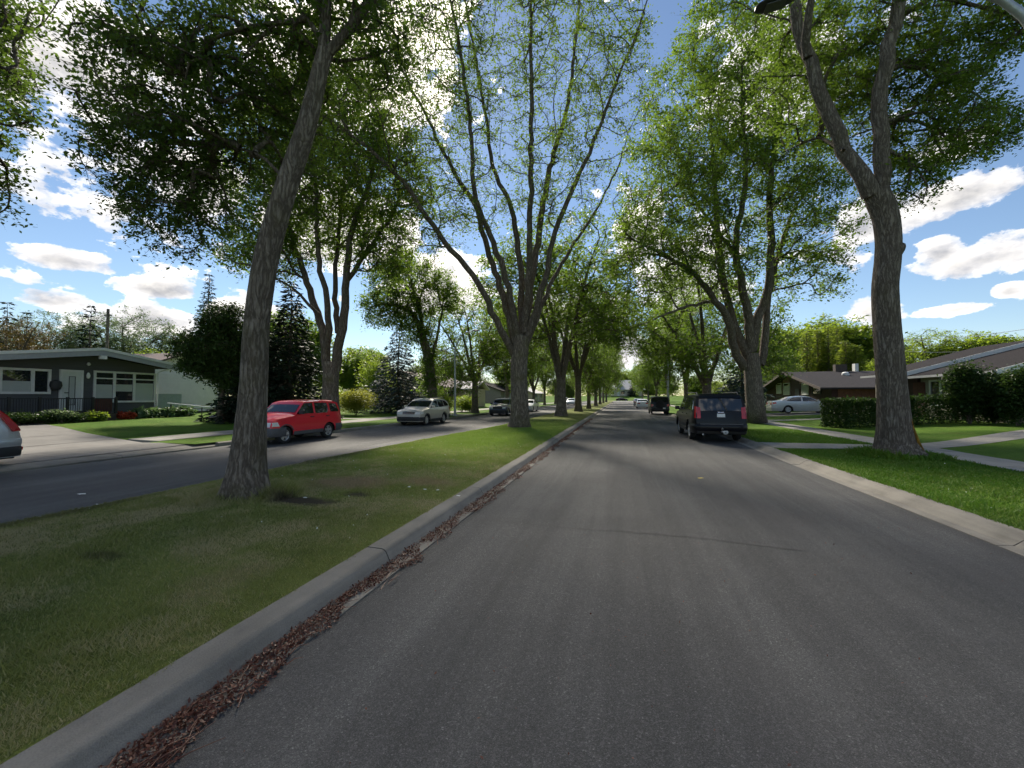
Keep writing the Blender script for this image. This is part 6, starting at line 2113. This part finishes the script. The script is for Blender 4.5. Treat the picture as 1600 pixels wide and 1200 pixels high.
# ---- silver crossover behind it
S = CarShape(4.66, 1.80, 1.70, 2.67, 0.35, [(-2.33, 0.66), (-2.28, 0.98), (-2.16, 1.14), (-1.86, 1.52), (-1.45, 1.65), (-0.6, 1.70), (0.1, 1.67), (0.35, 1.60), (1.15, 1.13), (1.30, 1.08), (2.05, 0.96), (2.25, 0.86), (2.33, 0.66)], 1.06, 0.26, 0.19)
SILV = {'side': [[(0.30, 1.12), (0.98, 1.12), (0.42, 1.50), (0.0, 1.57), (-0.12, 1.57), (-0.12, 1.12)], [(-0.22, 1.12), (-0.22, 1.58), (-0.95, 1.56), (-1.10, 1.15)], [(-1.22, 1.17), (-1.05, 1.55), (-1.48, 1.50), (-1.82, 1.27), (-1.75, 1.19)]],
        'front': (7.2, 7.95), 'rear': (2.1, 2.9), 'mirror': 0.86, 'handles': [(-0.02, 0.98), (-1.05, 0.98)],
        'seams': [[(-0.175, 0.42), (-0.165, 0.42), (-0.165, 1.1), (-0.175, 1.1)], [(0.98, 0.5), (0.99, 0.5), (0.99, 1.06), (0.98, 1.06)]]}
o = make_suv('crossover', 'silver crossover parked on the opposite road behind the red SUV', 'car', S, 'champagne_paint', (-12.75, 26.1, 0), RZ_TOWARD, SILV, lower='black_plastic', rails=(-1.5, 0.2), mirror='champagne_paint')
bumper(S, 'front_bumper', 'black_plastic', o, True, 0.30, 0.56, 0.06, 0.5)
bumper(S, 'rear_bumper', 'black_plastic', o, False, 0.34, 0.58, 0.05, 0.5)
end_panel(S, 'grille', 'black_plastic', o, True, -0.5, 0.5, 0.72, 0.86, 0.015)
end_panel(S, 'grille_bar', 'chrome', o, True, -0.5, 0.5, 0.77, 0.80, 0.03)
for a, b in ((0.55, 0.95), (-0.95, -0.55)):
    end_panel(S, 'headlight', 'lamp_lens', o, True, a, b, 0.72, 0.87, 0.02)
for sg in (1, -1):
    side_patch(S, 'headlight', 'lamp_lens', o, [(1.98, 0.74), (2.27, 0.72), (2.22, 0.87), (2.02, 0.90)], 0.012, (sg,))
    side_patch(S, 'tail_light', 'tail_red', o, [(-2.27, 0.85), (-2.0, 0.92), (-1.98, 1.10), (-2.18, 1.10)], 0.012, (sg,))
for (x, xw) in ((S.xf, 0), (S.xr, 0)):
    side_patch(S, 'wheel_arch_trim', 'black_plastic', o, [(x + 0.44 * math.cos(t), 0.35 + 0.44 * math.sin(t)) for t in np.linspace(0.1, 3.04, 14)] + [(x + 0.40 * math.cos(t), 0.35 + 0.40 * math.sin(t)) for t in np.linspace(3.04, 0.1, 14)], 0.012)

# ---- dark blue SUV and white car further along the opposite road
S = CarShape(4.5, 1.84, 1.66, 2.62, 0.35, [(-2.25, 0.64), (-2.2, 0.98), (-2.08, 1.12), (-1.78, 1.50), (-1.35, 1.62), (-0.5, 1.66), (0.15, 1.63), (0.4, 1.56), (1.12, 1.10), (1.28, 1.04), (2.0, 0.93), (2.18, 0.84), (2.25, 0.64)], 1.03, 0.24, 0.19)
o = make_suv('suv', 'dark blue SUV coming down the opposite road left of the second median trunk', 'car', S, 'blue_paint', (-11.3, 40.6, 0), RZ_TOWARD, SILV, lower='black_plastic', rails=(-1.4, 0.2), mirror='blue_paint')
bumper(S, 'front_bumper', 'black_plastic', o, True, 0.28, 0.58, 0.06, 0.5)
end_panel(S, 'grille', 'black_plastic', o, True, -0.55, 0.55, 0.62, 0.82, 0.015)
for a, b in ((0.58, 0.95), (-0.95, -0.58)):
    end_panel(S, 'headlight', 'lamp_lens', o, True, a, b, 0.70, 0.84, 0.02)


def sedan_shape(L=4.75, W=1.80, H=1.46):
    return CarShape(L, W, H, 0.575 * L, 0.325, [(-L / 2, 0.60), (-L / 2 + 0.04, 0.90), (-L / 2 + 0.10, 1.00), (-L / 2 + 0.75, 1.06), (-L * 0.235, 1.33), (-L * 0.16, 1.41), (-0.05 * L, H), (0.04 * L, 1.435), (0.09 * L, 1.39), (0.235 * L, 1.02), (0.27 * L, 0.98), (0.43 * L, 0.84), (0.48 * L, 0.74), (L / 2, 0.58)], 0.96, 0.19, 0.20)


def make_sedan(label, paint, loc, rz, group=None, L=4.75):
    S = sedan_shape(L)
    f = L / 4.75
    g = {'side': [[(0.32 * f, 1.02), (0.98 * f, 1.02), (0.42 * f, 1.33), (0.0, 1.37), (-0.12 * f, 1.37), (-0.12 * f, 1.02)], [(-0.22 * f, 1.02), (-0.22 * f, 1.37), (-0.80 * f, 1.33), (-1.30 * f, 1.08), (-1.25 * f, 1.03)]],
         'front': (8.1, 8.95), 'rear': (3.15, 3.95), 'mirror': 0.9 * f, 'handles': [(-0.02, 0.86), (-1.05 * f, 0.87)],
         'seams': [[(-0.175, 0.35), (-0.165, 0.35), (-0.165, 1.0), (-0.175, 1.0)], [(1.0, 0.4), (1.01, 0.4), (1.01, 0.95), (1.0, 0.95)]]}
    o = make_suv('sedan', label, 'car', S, paint, loc, rz, g, rails=False, mirror=paint, spokes=7, group=group)
    bumper(S, 'front_bumper', paint, o, True, 0.24, 0.52, 0.05, 0.4)
    bumper(S, 'rear_bumper', paint, o, False, 0.30, 0.56, 0.05, 0.4)
    for a, b in ((0.5, 0.95), (-0.95, -0.5)):
        end_panel(S, 'headlight', 'lamp_lens', o, True, a, b, 0.60, 0.70, 0.02)
        end_panel(S, 'tail_light', 'tail_red', o, False, a, b, 0.72, 0.88, 0.02)
    for sg in (1, -1):
        side_patch(S, 'tail_light', 'tail_red', o, [(-L / 2 + 0.06, 0.74), (-L / 2 + 0.36, 0.80), (-L / 2 + 0.34, 0.94), (-L / 2 + 0.10, 0.93)], 0.012, (sg,))
        side_patch(S, 'headlight', 'lamp_lens', o, [(L / 2 - 0.42, 0.66), (L / 2 - 0.10, 0.62), (L / 2 - 0.14, 0.73), (L / 2 - 0.40, 0.80)], 0.012, (sg,))
    end_panel(S, 'number_plate', 'plate_white', o, False, -0.18, 0.18, 0.60, 0.70, 0.06)
    return o


make_sedan('white car peeking out right of the second median trunk', 'white_paint', (-11.1, 51.5, 0), RZ_TOWARD)
pS = at_z(1190, 643, 0.3)
make_sedan('pale champagne sedan standing in the driveway of the brown house', 'light_silver_paint', (14.9, 41.2, z_right(14.9) + 0.012), R(-2), L=4.85)
make_sedan('white sedan parked ahead of the black boxy SUV on the right', 'white_paint', (3.25, 70.0, 0.0), RZ_AWAY)
make_sedan('dark car parked beyond the white sedan on the right', 'grey_paint', (3.3, 88.0, 0.0), RZ_AWAY)
make_sedan('silver car far down the opposite road', 'light_silver_paint', (-10.6, 94.0, 0), RZ_TOWARD)
make_sedan('white-and-dark car standing crosswise between the fourth and fifth median trunks', 'white_paint', (-14.9, 118.0, 0.2), R(8))
make_sedan('dark car crossing at the end of the street', 'black_paint', (at_z(972, 627).x * 0.9, 192.0, 0), R(4), L=5.0)

# ---- boxy black SUV on the right
S = CarShape(4.3, 1.84, 1.84, 2.6, 0.40, [(-2.15, 0.70), (-2.14, 1.10), (-2.10, 1.22), (-2.0, 1.74), (-1.85, 1.82), (-0.6, 1.84), (0.25, 1.83), (0.42, 1.78), (0.72, 1.24), (0.82, 1.18), (1.85, 1.12), (2.10, 1.06), (2.15, 0.72)], 1.16, 0.36, 0.10)
JG = {'side': [[(0.36, 1.24), (0.60, 1.24), (0.40, 1.72), (-0.15, 1.74), (-0.15, 1.24)], [(-0.25, 1.24), (-0.25, 1.74), (-0.98, 1.74), (-0.98, 1.24)], [(-1.1, 1.26), (-1.1, 1.73), (-1.85, 1.72), (-1.92, 1.26)]],
      'front': (7.15, 7.95), 'rear': (2.15, 2.92), 'mirror': 0.55, 'handles': [(-0.02, 1.08), (-0.9, 1.08)]}
o = make_suv('boxy_suv', 'boxy black SUV parked on the right ahead of the big dark SUV', 'car', S, 'black_paint', (3.75, 46.3, 0.0), RZ_AWAY, JG, lower='black_plastic', rails=False)
bumper(S, 'rear_bumper', 'black_plastic', o, False, 0.46, 0.68, 0.10, 0.4)
bumper(S, 'front_bumper', 'black_plastic', o, True, 0.46, 0.68, 0.10, 0.4)
MB().lathe([(0.22, -2.16), (0.36, -2.17), (0.40, -2.22), (0.40, -2.34), (0.35, -2.38), (0.0, -2.385)], 'X', 22, (0, 0.0, 1.08)).build('spare_wheel', 'rubber', o, smooth=35)
for sg in (1, -1):
    side_patch(S, 'tail_light', 'tail_red', o, [(-2.13, 0.86), (-2.06, 0.86), (-2.06, 1.06), (-2.12, 1.06)], 0.014, (sg,))
    a, b = sorted((sg * 0.80, sg * 0.97))
    end_panel(S, 'tail_light', 'tail_red', o, False, a, b, 0.86, 1.06, 0.02)
end_panel(S, 'number_plate', 'plate_white', o, False, -0.62, -0.32, 0.62, 0.74, 0.14)

# ---- big dark SUV on the right, seen from behind
S = CarShape(5.18, 2.02, 1.90, 2.95, 0.40, [(-2.59, 0.62), (-2.585, 0.98), (-2.54, 1.16), (-2.36, 1.74), (-2.16, 1.86), (-0.9, 1.90), (0.45, 1.88), (0.68, 1.80), (1.30, 1.24), (1.42, 1.17), (2.35, 1.08), (2.53, 0.98), (2.59, 0.66)], 1.17, 0.36, 0.17)
TG = {'side': [[(0.60, 1.25), (1.18, 1.25), (0.68, 1.72), (0.02, 1.77), (0.02, 1.25)], [(-0.10, 1.25), (-0.10, 1.77), (-1.02, 1.77), (-1.02, 1.25)], [(-1.16, 1.26), (-1.16, 1.77), (-2.05, 1.74), (-2.30, 1.30), (-2.25, 1.26)]],
      'front': (7.2, 7.95), 'rear': (2.12, 2.93), 'mirror': 1.05, 'handles': [(0.15, 1.08), (-0.92, 1.08)],
      'seams': [[(-0.045, 0.5), (-0.035, 0.5), (-0.035, 1.24), (-0.045, 1.24)], [(-1.095, 0.8), (-1.085, 0.8), (-1.085, 1.24), (-1.095, 1.24)], [(1.19, 0.55), (1.20, 0.55), (1.20, 1.2), (1.19, 1.2)]]}
o = make_suv('large_suv', 'large navy-black SUV parked at the right kerb, seen from behind', 'car', S, 'navy_paint', (3.72, 20.45, 0.012), R(90.6), TG, lower='black_plastic', rails=(-2.0, 0.4), mirror='navy_paint', spokes=6)
bumper(S, 'rear_bumper', 'navy_paint', o, False, 0.46, 0.74, 0.085, 0.62)
bumper(S, 'front_bumper', 'black_plastic', o, True, 0.42, 0.70, 0.08, 0.6)
end_panel(S, 'bumper_step', 'grey_plastic', o, False, -0.86, 0.86, 0.715, 0.752, 0.10)
for sg in (1, -1):
    side_patch(S, 'tail_light', 'tail_red', o, [(-2.555, 0.95), (-2.45, 0.95), (-2.38, 1.42), (-2.50, 1.40)], 0.016, (sg,))
    a, b = sorted((sg * 0.83, sg * 0.985))
    t_ = end_panel(S, 'tail_light', 'tail_red', o, False, a, b, 0.95, 1.38, 0.024)
end_panel(S, 'number_plate', 'plate_white', o, False, -0.16, 0.16, 1.00, 1.13, 0.035)
end_panel(S, 'badge_bar', 'chrome', o, False, -0.13, 0.13, 1.175, 1.20, 0.03)
top_patch(S, 'spoiler', 'navy_paint', o, 2.95, 3.9, -0.92, 0.92, 0.05)
MB().tube([(-2.50, 0, 0.44), (-2.74, 0, 0.44), (-2.80, 0, 0.47)], 0.032, 8).build('tow_hitch', 'pipe_steel', o)
MB().lathe([(0.0, 0.42), (0.03, 0.44), (0.03, 0.50), (0.05, 0.53), (0.05, 0.57), (0.0, 0.60)], 'Z', 12, (-2.78, 0, 0.02)).build('tow_ball', 'chrome', o, smooth=50)
MB().lathe([(0.02, -0.015), (0.09, -0.01), (0.09, 0.01), (0.02, 0.015)], 'X', 14, (-2.66, -0.14, 0.42)).build('hitch_socket', 'pipe_steel', o, smooth=40)
MB().tube([(-2.2, 0.62, 0.34), (-2.62, 0.66, 0.33)], 0.035, 10).build('exhaust_pipe', 'pipe_steel', o)

# ---- silver crossover at the left edge: only its tail is in view (front towards the camera, off frame)
S = CarShape(4.55, 1.82, 1.66, 2.62, 0.345, [(-2.275, 0.66), (-2.235, 0.86), (-2.17, 1.02), (-1.98, 1.34), (-1.72, 1.56), (-1.3, 1.63), (-0.5, 1.66), (0.2, 1.62), (0.42, 1.56), (1.2, 1.10), (1.36, 1.04), (2.05, 0.92), (2.2, 0.82), (2.275, 0.62)], 1.02, 0.25, 0.20)
CG = {'side': [[(0.34, 1.08), (1.0, 1.08), (0.44, 1.48), (0.0, 1.54), (-0.12, 1.54), (-0.12, 1.08)], [(-0.22, 1.08), (-0.22, 1.54), (-0.9, 1.52), (-1.15, 1.14)], [(-1.28, 1.18), (-1.05, 1.51), (-1.42, 1.44), (-1.60, 1.30)]],
      'front': (8.15, 8.95), 'rear': (2.2, 3.9), 'mirror': 0.9, 'handles': [(-0.02, 0.95), (-1.05, 0.96)]}
o = make_suv('crossover', 'silver crossover cut off by the left edge with its red tail light showing', 'car', S, 'light_silver_paint', (-15.45, 5.0, 0.06), RZ_TOWARD, CG, lower='black_plastic', rails=False, mirror='light_silver_paint')
bumper(S, 'rear_bumper', 'light_silver_paint', o, False, 0.52, 0.72, 0.05, 0.5)
bumper(S, 'rear_valance', 'black_plastic', o, False, 0.27, 0.53, 0.035, 0.55)
bumper(S, 'front_bumper', 'black_plastic', o, True, 0.27, 0.5, 0.05, 0.5)
for sg in (1, -1):
    side_patch(S, 'tail_light', 'tail_red', o, [(-2.23, 0.90), (-2.06, 0.88), (-1.98, 1.02), (-1.86, 1.22), (-1.70, 1.40), (-1.52, 1.50), (-1.62, 1.545), (-1.80, 1.47), (-1.98, 1.28), (-2.16, 1.02)], 0.045, (sg,))
    a, b = sorted((sg * 0.80, sg * 0.985))
    end_panel(S, 'tail_light', 'tail_red', o, False, a, b, 0.88, 1.03, 0.02)
    a, b = sorted((sg * 0.55, sg * 0.93))
    end_panel(S, 'reflector', 'tail_red', o, False, a, b, 0.40, 0.48, 0.06)
end_panel(S, 'number_plate', 'plate_white', o, False, -0.17, 0.17, 0.78, 0.90, 0.03)


# ------------------------------------------------------------------ street furniture
def lamp_post(label, base, arm, head_dir, rad=0.085, group=None):
    """tapered steel pole whose top bends over into the arm; arm: list of points"""
    root = empty('street_lamp', base)
    tag(root, label, 'street lamp', group)
    b = Vector(base)
    pts = [Vector((0, 0, 0))] + [Vector(p) - b for p in arm]
    n = len(pts)
    MB().tube(smooth_path(pts, [rad * (1 - 0.62 * i / (n - 1)) for i in range(n)], 0.25)[0].tolist(), smooth_path(pts, [rad * (1 - 0.62 * i / (n - 1)) for i in range(n)], 0.25)[1].tolist(), 12).build('pole', 'pole_steel', root, smooth=50)
    MB().lathe([(rad * 1.9, 0.0), (rad * 1.9, 0.03), (rad * 1.3, 0.05), (rad * 1.25, 0.25), (rad * 1.0, 0.27)], 'Z', 14).build('base_collar', 'pole_steel', root, smooth=40)
    e = pts[-1]
    d = Vector(head_dir).normalized()
    s = d.cross(Vector((0, 0, 1))).normalized()
    up = s.cross(d)
    prof = [(-0.10, 0.05, 0.05), (0.0, 0.10, 0.075), (0.2, 0.165, 0.085), (0.42, 0.165, 0.07), (0.56, 0.11, 0.045), (0.60, 0.05, 0.03)]
    vs, fs = [], []
    seg = 12
    for (t, w, h) in prof:
        for k in range(seg):
            a = 2 * math.pi * k / seg
            vs.append(e + d * t + s * w * math.cos(a) + up * (h * math.sin(a) if math.sin(a) > 0 else 0.45 * h * math.sin(a)))
    for i in range(len(prof) - 1):
        for k in range(seg):
            fs.append((i * seg + k, i * seg + (k + 1) % seg, (i + 1) * seg + (k + 1) % seg, (i + 1) * seg + k))
    fs += [tuple(range(seg)), tuple((len(prof) - 1) * seg + k for k in range(seg))]
    hd = MB().add(vs, fs).build('lamp_head', 'lamp_dark', root, smooth=40)
    vs = [e + d * 0.10 + s * 0.11 - up * 0.046, e + d * 0.44 + s * 0.11 - up * 0.046, e + d * 0.44 - s * 0.11 - up * 0.046, e + d * 0.10 - s * 0.11 - up * 0.046]
    MB().prism(vs, -up * 0.012).build('lens', 'grey_plastic', hd)
    return root


a1, a2, hd = at_v(1600, 25, 8.6), at_v(1566, 0, 8.6), at_v(1236, -2, 8.6)
lamp_post('near street lamp at the top right, only its arm end and dark head in view', (7.0, 8.6, 0.15), [(7.0, 8.6, 3.5), (6.97, 8.6, 6.4), a1, a2, (5.0, 8.6, 9.05), (4.0, 8.6, hd.z + 0.16), tuple(hd)], (-1, 0, -0.10), 0.09, 'street lamps')
lb = at_u(711, 640, u_left(35) - 0.7)
lv = lb.y
t1, t2, t3_ = at_v(711, 560, lv), at_v(713, 540, lv), at_v(724, 522, lv)
lamp_post('slim street lamp with a curved arm on the left, beside the silver crossover', (lb.x, lv, 0.15), [(lb.x, lv, 2.5), tuple(t1), tuple(t2), tuple(t3_), (t3_.x + 0.9, lv, t3_.z + 0.25)], (1, 0, 0), 0.10, 'street lamps')
lb = at_u(1044, 640, 5.7)
lv = lb.y
lamp_post('pale street lamp pole among the far trunks on the right', (lb.x, lv, 0.15), [(lb.x, lv, 4), (lb.x, lv, 7.2), (lb.x - 0.4, lv, 8.3), (lb.x - 1.4, lv, 8.9), (lb.x - 2.4, lv, 9.0)], (-1, 0, 0), 0.12, 'street lamps')

# service wires over the right-hand roofs, carried by poles beyond the frame
up_ = empty('utility_pole', (46.0, 46.0, 0.3))
tag(up_, 'timber utility pole behind the right houses carrying two thin wires', 'utility pole')
MB().tube([(0, 0, -0.2), (0, 0, 9.5)], [0.16, 0.11], 10).build('pole', 'bark_grey', up_)
MB().box(-0.05, 0.05, -0.9, 0.9, 8.9, 9.05).build('crossarm', 'deck_wood', up_)
for (pa, pb_, lab) in ((at_d(1412, 531, 55), at_d(1640, 508, 38), 'upper thin service wire over the right roof'), (at_d(1412, 548, 55), at_d(1560, 543, 46), 'lower thin service wire over the right roof')):
    P = []
    for i in range(13):
        t = i / 12
        q = pa.lerp(pb_, t)
        q.z -= 0.35 * 4 * t * (1 - t)
        P.append(q)
    w = MB().tube(P, 0.022, 5).build('service_wire', 'wire')
    tag(w, lab, 'wire', 'service wires')

# wooden mast behind the grey house
p = at_d(165, 620, 50)
o = empty('mast', (p.x, p.y, 0.3))
tag(o, 'plain grey timber pole rising behind the grey bungalow roof', 'pole')
MB().tube([(0, 0, -0.2), (0, 0, at_d(165, 482, 50).z - 0.3)], [0.2, 0.14], 10).build('pole', 'bark_grey', o)
MB().box(-0.6, 0.6, -0.05, 0.05, at_d(165, 490, 50).z - 0.5, at_d(165, 490, 50).z - 0.4).build('crossarm', 'deck_wood', o)

# ------------------------------------------------------------------ grass blades, gutter litter, fallen leaves
rng = np.random.default_rng(77)


def blades(name, us, vs, n, zf, hmin, hmax, mat, keep=None, wid=0.0035, falloff=True, label=None):
    u = us[0] + (us[1] - us[0]) * rng.random(n)
    t = rng.random(n)
    v = vs[0] + (vs[1] - vs[0]) * (t ** 2.0 if falloff else t)
    if keep is not None:
        m = keep(u, v)
        u, v = u[m], v[m]
    z = np.array(zf(u, v))
    n = len(u)
    h = hmin + (hmax - hmin) * rng.random(n) ** 1.5
    # taller tufts
    h *= 0.8 + 0.5 * (np.sin(u * 3.1 + 1.3 * np.sin(v * 1.7)) * np.sin(v * 2.3 + u) > 0.3)
    a = rng.random(n) * 6.283
    lean = h * (0.3 + 0.9 * rng.random(n))
    b = rng.random(n) * 6.283
    dist = np.sqrt(u ** 2 + v ** 2)
    w = wid * (0.7 + 0.6 * rng.random(n)) * np.maximum(1.0, dist / 5.0)
    p0 = np.stack([u - np.cos(b) * w, v - np.sin(b) * w, z - 0.004], 1)
    p1 = np.stack([u + np.cos(b) * w, v + np.sin(b) * w, z - 0.004], 1)
    p2 = np.stack([u + np.cos(a) * lean, v + np.sin(a) * lean, z + h], 1)
    me = np_mesh(name, np.stack([p0, p1, p2], 1).reshape(-1, 3), np.arange(n * 3).reshape(n, 3), 3)
    o = mesh_obj(name, me, mat)
    tag(o, label, 'grass', kind='stuff')
    return o


def med_z_np(u, v):
    um = -7.85 + 1.15 * np_sstep(8, 26, v)
    c = 0.5 * (um - 2.7)
    return 0.145 + 0.07 * np.maximum(0, 1 - ((u - c) / 2.6) ** 2)


bare = [(-4.75, 5.5, 0.55, 0.2), (-4.2, 6.1, 0.2, 0.1)]
trA = (bA.x, bA.y)


def keep_med(u, v):
    um = -7.85 + 1.15 * np_sstep(8, 26, v)
    m = (u > um + 0.12) & (u < -2.70 + 0.03 * np.sin(v * 7) + 0.03 * np.sin(v * 17))
    for (bx, by, rx, ry) in bare:
        m &= (((u - bx) / rx) ** 2 + ((v - by) / ry) ** 2 + 0.25 * rng.random(len(u))) > 1
    m &= (u - trA[0]) ** 2 + (v - trA[1]) ** 2 > 0.16
    m &= rng.random(len(u)) < 1 - np_sstep(12, 30, v)
    return m


blades('grass', (-7.8, -2.66), (1.0, 30.0), 340000, med_z_np, 0.018, 0.045, 'grass_blade', keep_med, label='short mown grass on the median strip')


def keep_tuft(u, v):
    d = np.sqrt((u - trA[0]) ** 2 + (v - trA[1]) ** 2)
    return (d > 0.40) & (d < 0.62 + 0.25 * rng.random(len(u))) & (rng.random(len(u)) < 0.2 + 0.8 * (np.sin(np.arctan2(v - trA[1], u - trA[0]) * 2 + 0.4) > -0.2))


blades('grass', (trA[0] - 1, trA[0] + 1), (trA[1] - 1, trA[1] + 1), 26000, med_z_np, 0.06, 0.18, 'grass_blade', keep_tuft, 0.004, False, label='long untrimmed grass round the foot of the leaning elm')


def zr_np(u, v): return 0.13 + 0.03 * np_sstep(5, 8, u) + 0.30 * np_sstep(9.8, 17, u)


def keep_r(u, v):
    on_path = (v > 15.45) & (v < 17.3)
    return ~on_path & ((u - bR.x) ** 2 + (v - bR.y) ** 2 > 0.3)


blades('grass', (4.80, 8.46), (1.5, 24.0), 125000, zr_np, 0.025, 0.06, 'lawn_blade', keep_r, 0.0045, label='mown grass on the right boulevard')


def keep_rt(u, v):
    d = np.sqrt((u - bR.x) ** 2 + (v - bR.y) ** 2)
    return (d > 0.55) & (d < 0.85 + 0.3 * rng.random(len(u))) & (u < 8.44)


blades('grass', (bR.x - 1.2, bR.x + 1.2), (bR.y - 1.2, bR.y + 1.2), 16000, zr_np, 0.06, 0.20, 'lawn_blade', keep_rt, 0.006, False, label='long grass round the foot of the knobbed elm')

# brown litter that has gathered along the kerb
n = 34000
v = 1.2 + 34 * rng.random(n) ** 1.5
clump = 0.55 + 0.45 * np.sin(v * 3.7 + 2 * np.sin(v * 1.3)) + 0.25 * np.sin(v * 9.1)
width = np.clip(0.09 + 0.17 * clump, 0.03, 0.30)
u = -2.415 + width * rng.random(n) ** 1.15
m = (rng.random(n) < np.clip(0.3 + clump, 0.08, 1.0))
# nearest stretch is almost unbroken
m |= (v < 4.2) & (rng.random(n) < 0.6)
u, v = u[m], v[m]
n = len(u)
pile = 0.008 + 0.035 * rng.random(n) * np.clip(1 - (u + 2.42) / 0.34, 0.1, 1)
pos = np.stack([u, v, pile + 0.006], 1)
me = leaf_mesh('leaf_litter', pos, 0.026, 0.012, rng, 0.0, 0.55)
o = mesh_obj('leaf_litter', me, 'litter')
tag(o, 'red-brown dry seeds and leaves lying along the median kerb', 'leaf litter', kind='stuff')
mb = MB()
rr = random.Random(4)
for i in range(90):
    v_ = 1.4 + 12 * rr.random() ** 1.4
    u_ = -2.40 + 0.28 * rr.random()
    a = rr.uniform(0.9, 2.2)
    L = rr.uniform(0.08, 0.30)
    dx, dy = math.cos(a) * L, math.sin(a) * L
    mb.tube([(u_, v_, 0.03), (u_ + dx * 0.5 + rr.uniform(-.02, .02), v_ + dy * 0.5, 0.045), (min(u_ + dx, -2.0), v_ + dy, 0.028)], [0.004, 0.003, 0.0015], 5)
o = mb.build('fallen_twigs', 'litter')
tag(o, 'dry twigs mixed into the litter along the median kerb', 'twigs', kind='stuff')

# single fallen things one can point at
for (x, y, z, mat, size, lab) in [(1096, 748, 0.03, 'yellow_leaf', 0.11, 'yellow leaf lying alone on the near road'), (639, 762, 0.23, 'white_petal', 0.05, 'white scrap on the median grass, leftmost of four'),
                                  (664, 766, 0.22, 'white_petal', 0.05, 'white scrap on the median grass, second of four from the left'), (684, 767, 0.21, 'white_petal', 0.055, 'white scrap on the median grass, third of four from the left'),
                                  (716, 776, 0.19, 'white_petal', 0.05, 'white scrap on the median grass, next to the kerb'), (128, 773, 0.004, 'white_petal', 0.13, 'white scrap lying on the opposite road'),
                                  (477, 779, 0.22, 'white_petal', 0.05, 'pale leaf standing up in the bare soil by the leaning elm')]:
    p = at_z(x, y, z)
    k = 9
    rr = random.Random(x)
    ring = [(size * (0.5 + 0.35 * rr.random()) * math.cos(2 * math.pi * i / k), size * 0.6 * (0.5 + 0.4 * rr.random()) * math.sin(2 * math.pi * i / k), 0.006 + 0.014 * rr.random()) for i in range(k)]
    o = MB().add([(0, 0, 0.022)] + ring, [(0, 1 + i, 1 + (i + 1) % k) for i in range(k)]).build('fallen_leaf' if mat == 'yellow_leaf' else 'paper_scrap', mat)
    o.location = (p.x, p.y, p.z + 0.004)
    tag(o, lab, 'leaf' if mat == 'yellow_leaf' else 'scrap')

# clover heads in the mown grass, grit and bits of leaf on the asphalt
n = 200
u = np.concatenate([4.95 + 3.4 * rng.random(n // 2), -7.5 + 4.6 * rng.random(n - n // 2)])
v = np.concatenate([6.5 + 14 * rng.random(n // 2) ** 1.2, 4.0 + 10 * rng.random(n - n // 2)])
z = np.where(u > 0, zr_np(u, v), med_z_np(u, v)) + 0.05
ok = ~((u > 0) & (v > 15.4) & (v < 17.4))
me = leaf_mesh('clover_flowers', np.stack([u, v, z], 1)[ok], 0.022, 0.018, rng, 0.0, 0.5)
tag(mesh_obj('clover_flowers', me, 'white_petal'), 'tiny white clover heads dotted through the grass', 'flowers', kind='stuff')
n = 900
u = -2.1 + 6.4 * rng.random(n) ** 0.8
v = 1.2 + 20 * rng.random(n) ** 1.6
z = 0.03 * (1 - ((u - 1.1) / 3.4) ** 2) + 0.006
me = leaf_mesh('road_grit', np.stack([u, v, z], 1), 0.020, 0.010, rng, 0.0, 0.25)
tag(mesh_obj('road_grit', me, 'litter'), 'scattered bits of dry leaf and grit on the near road', 'grit', kind='stuff')
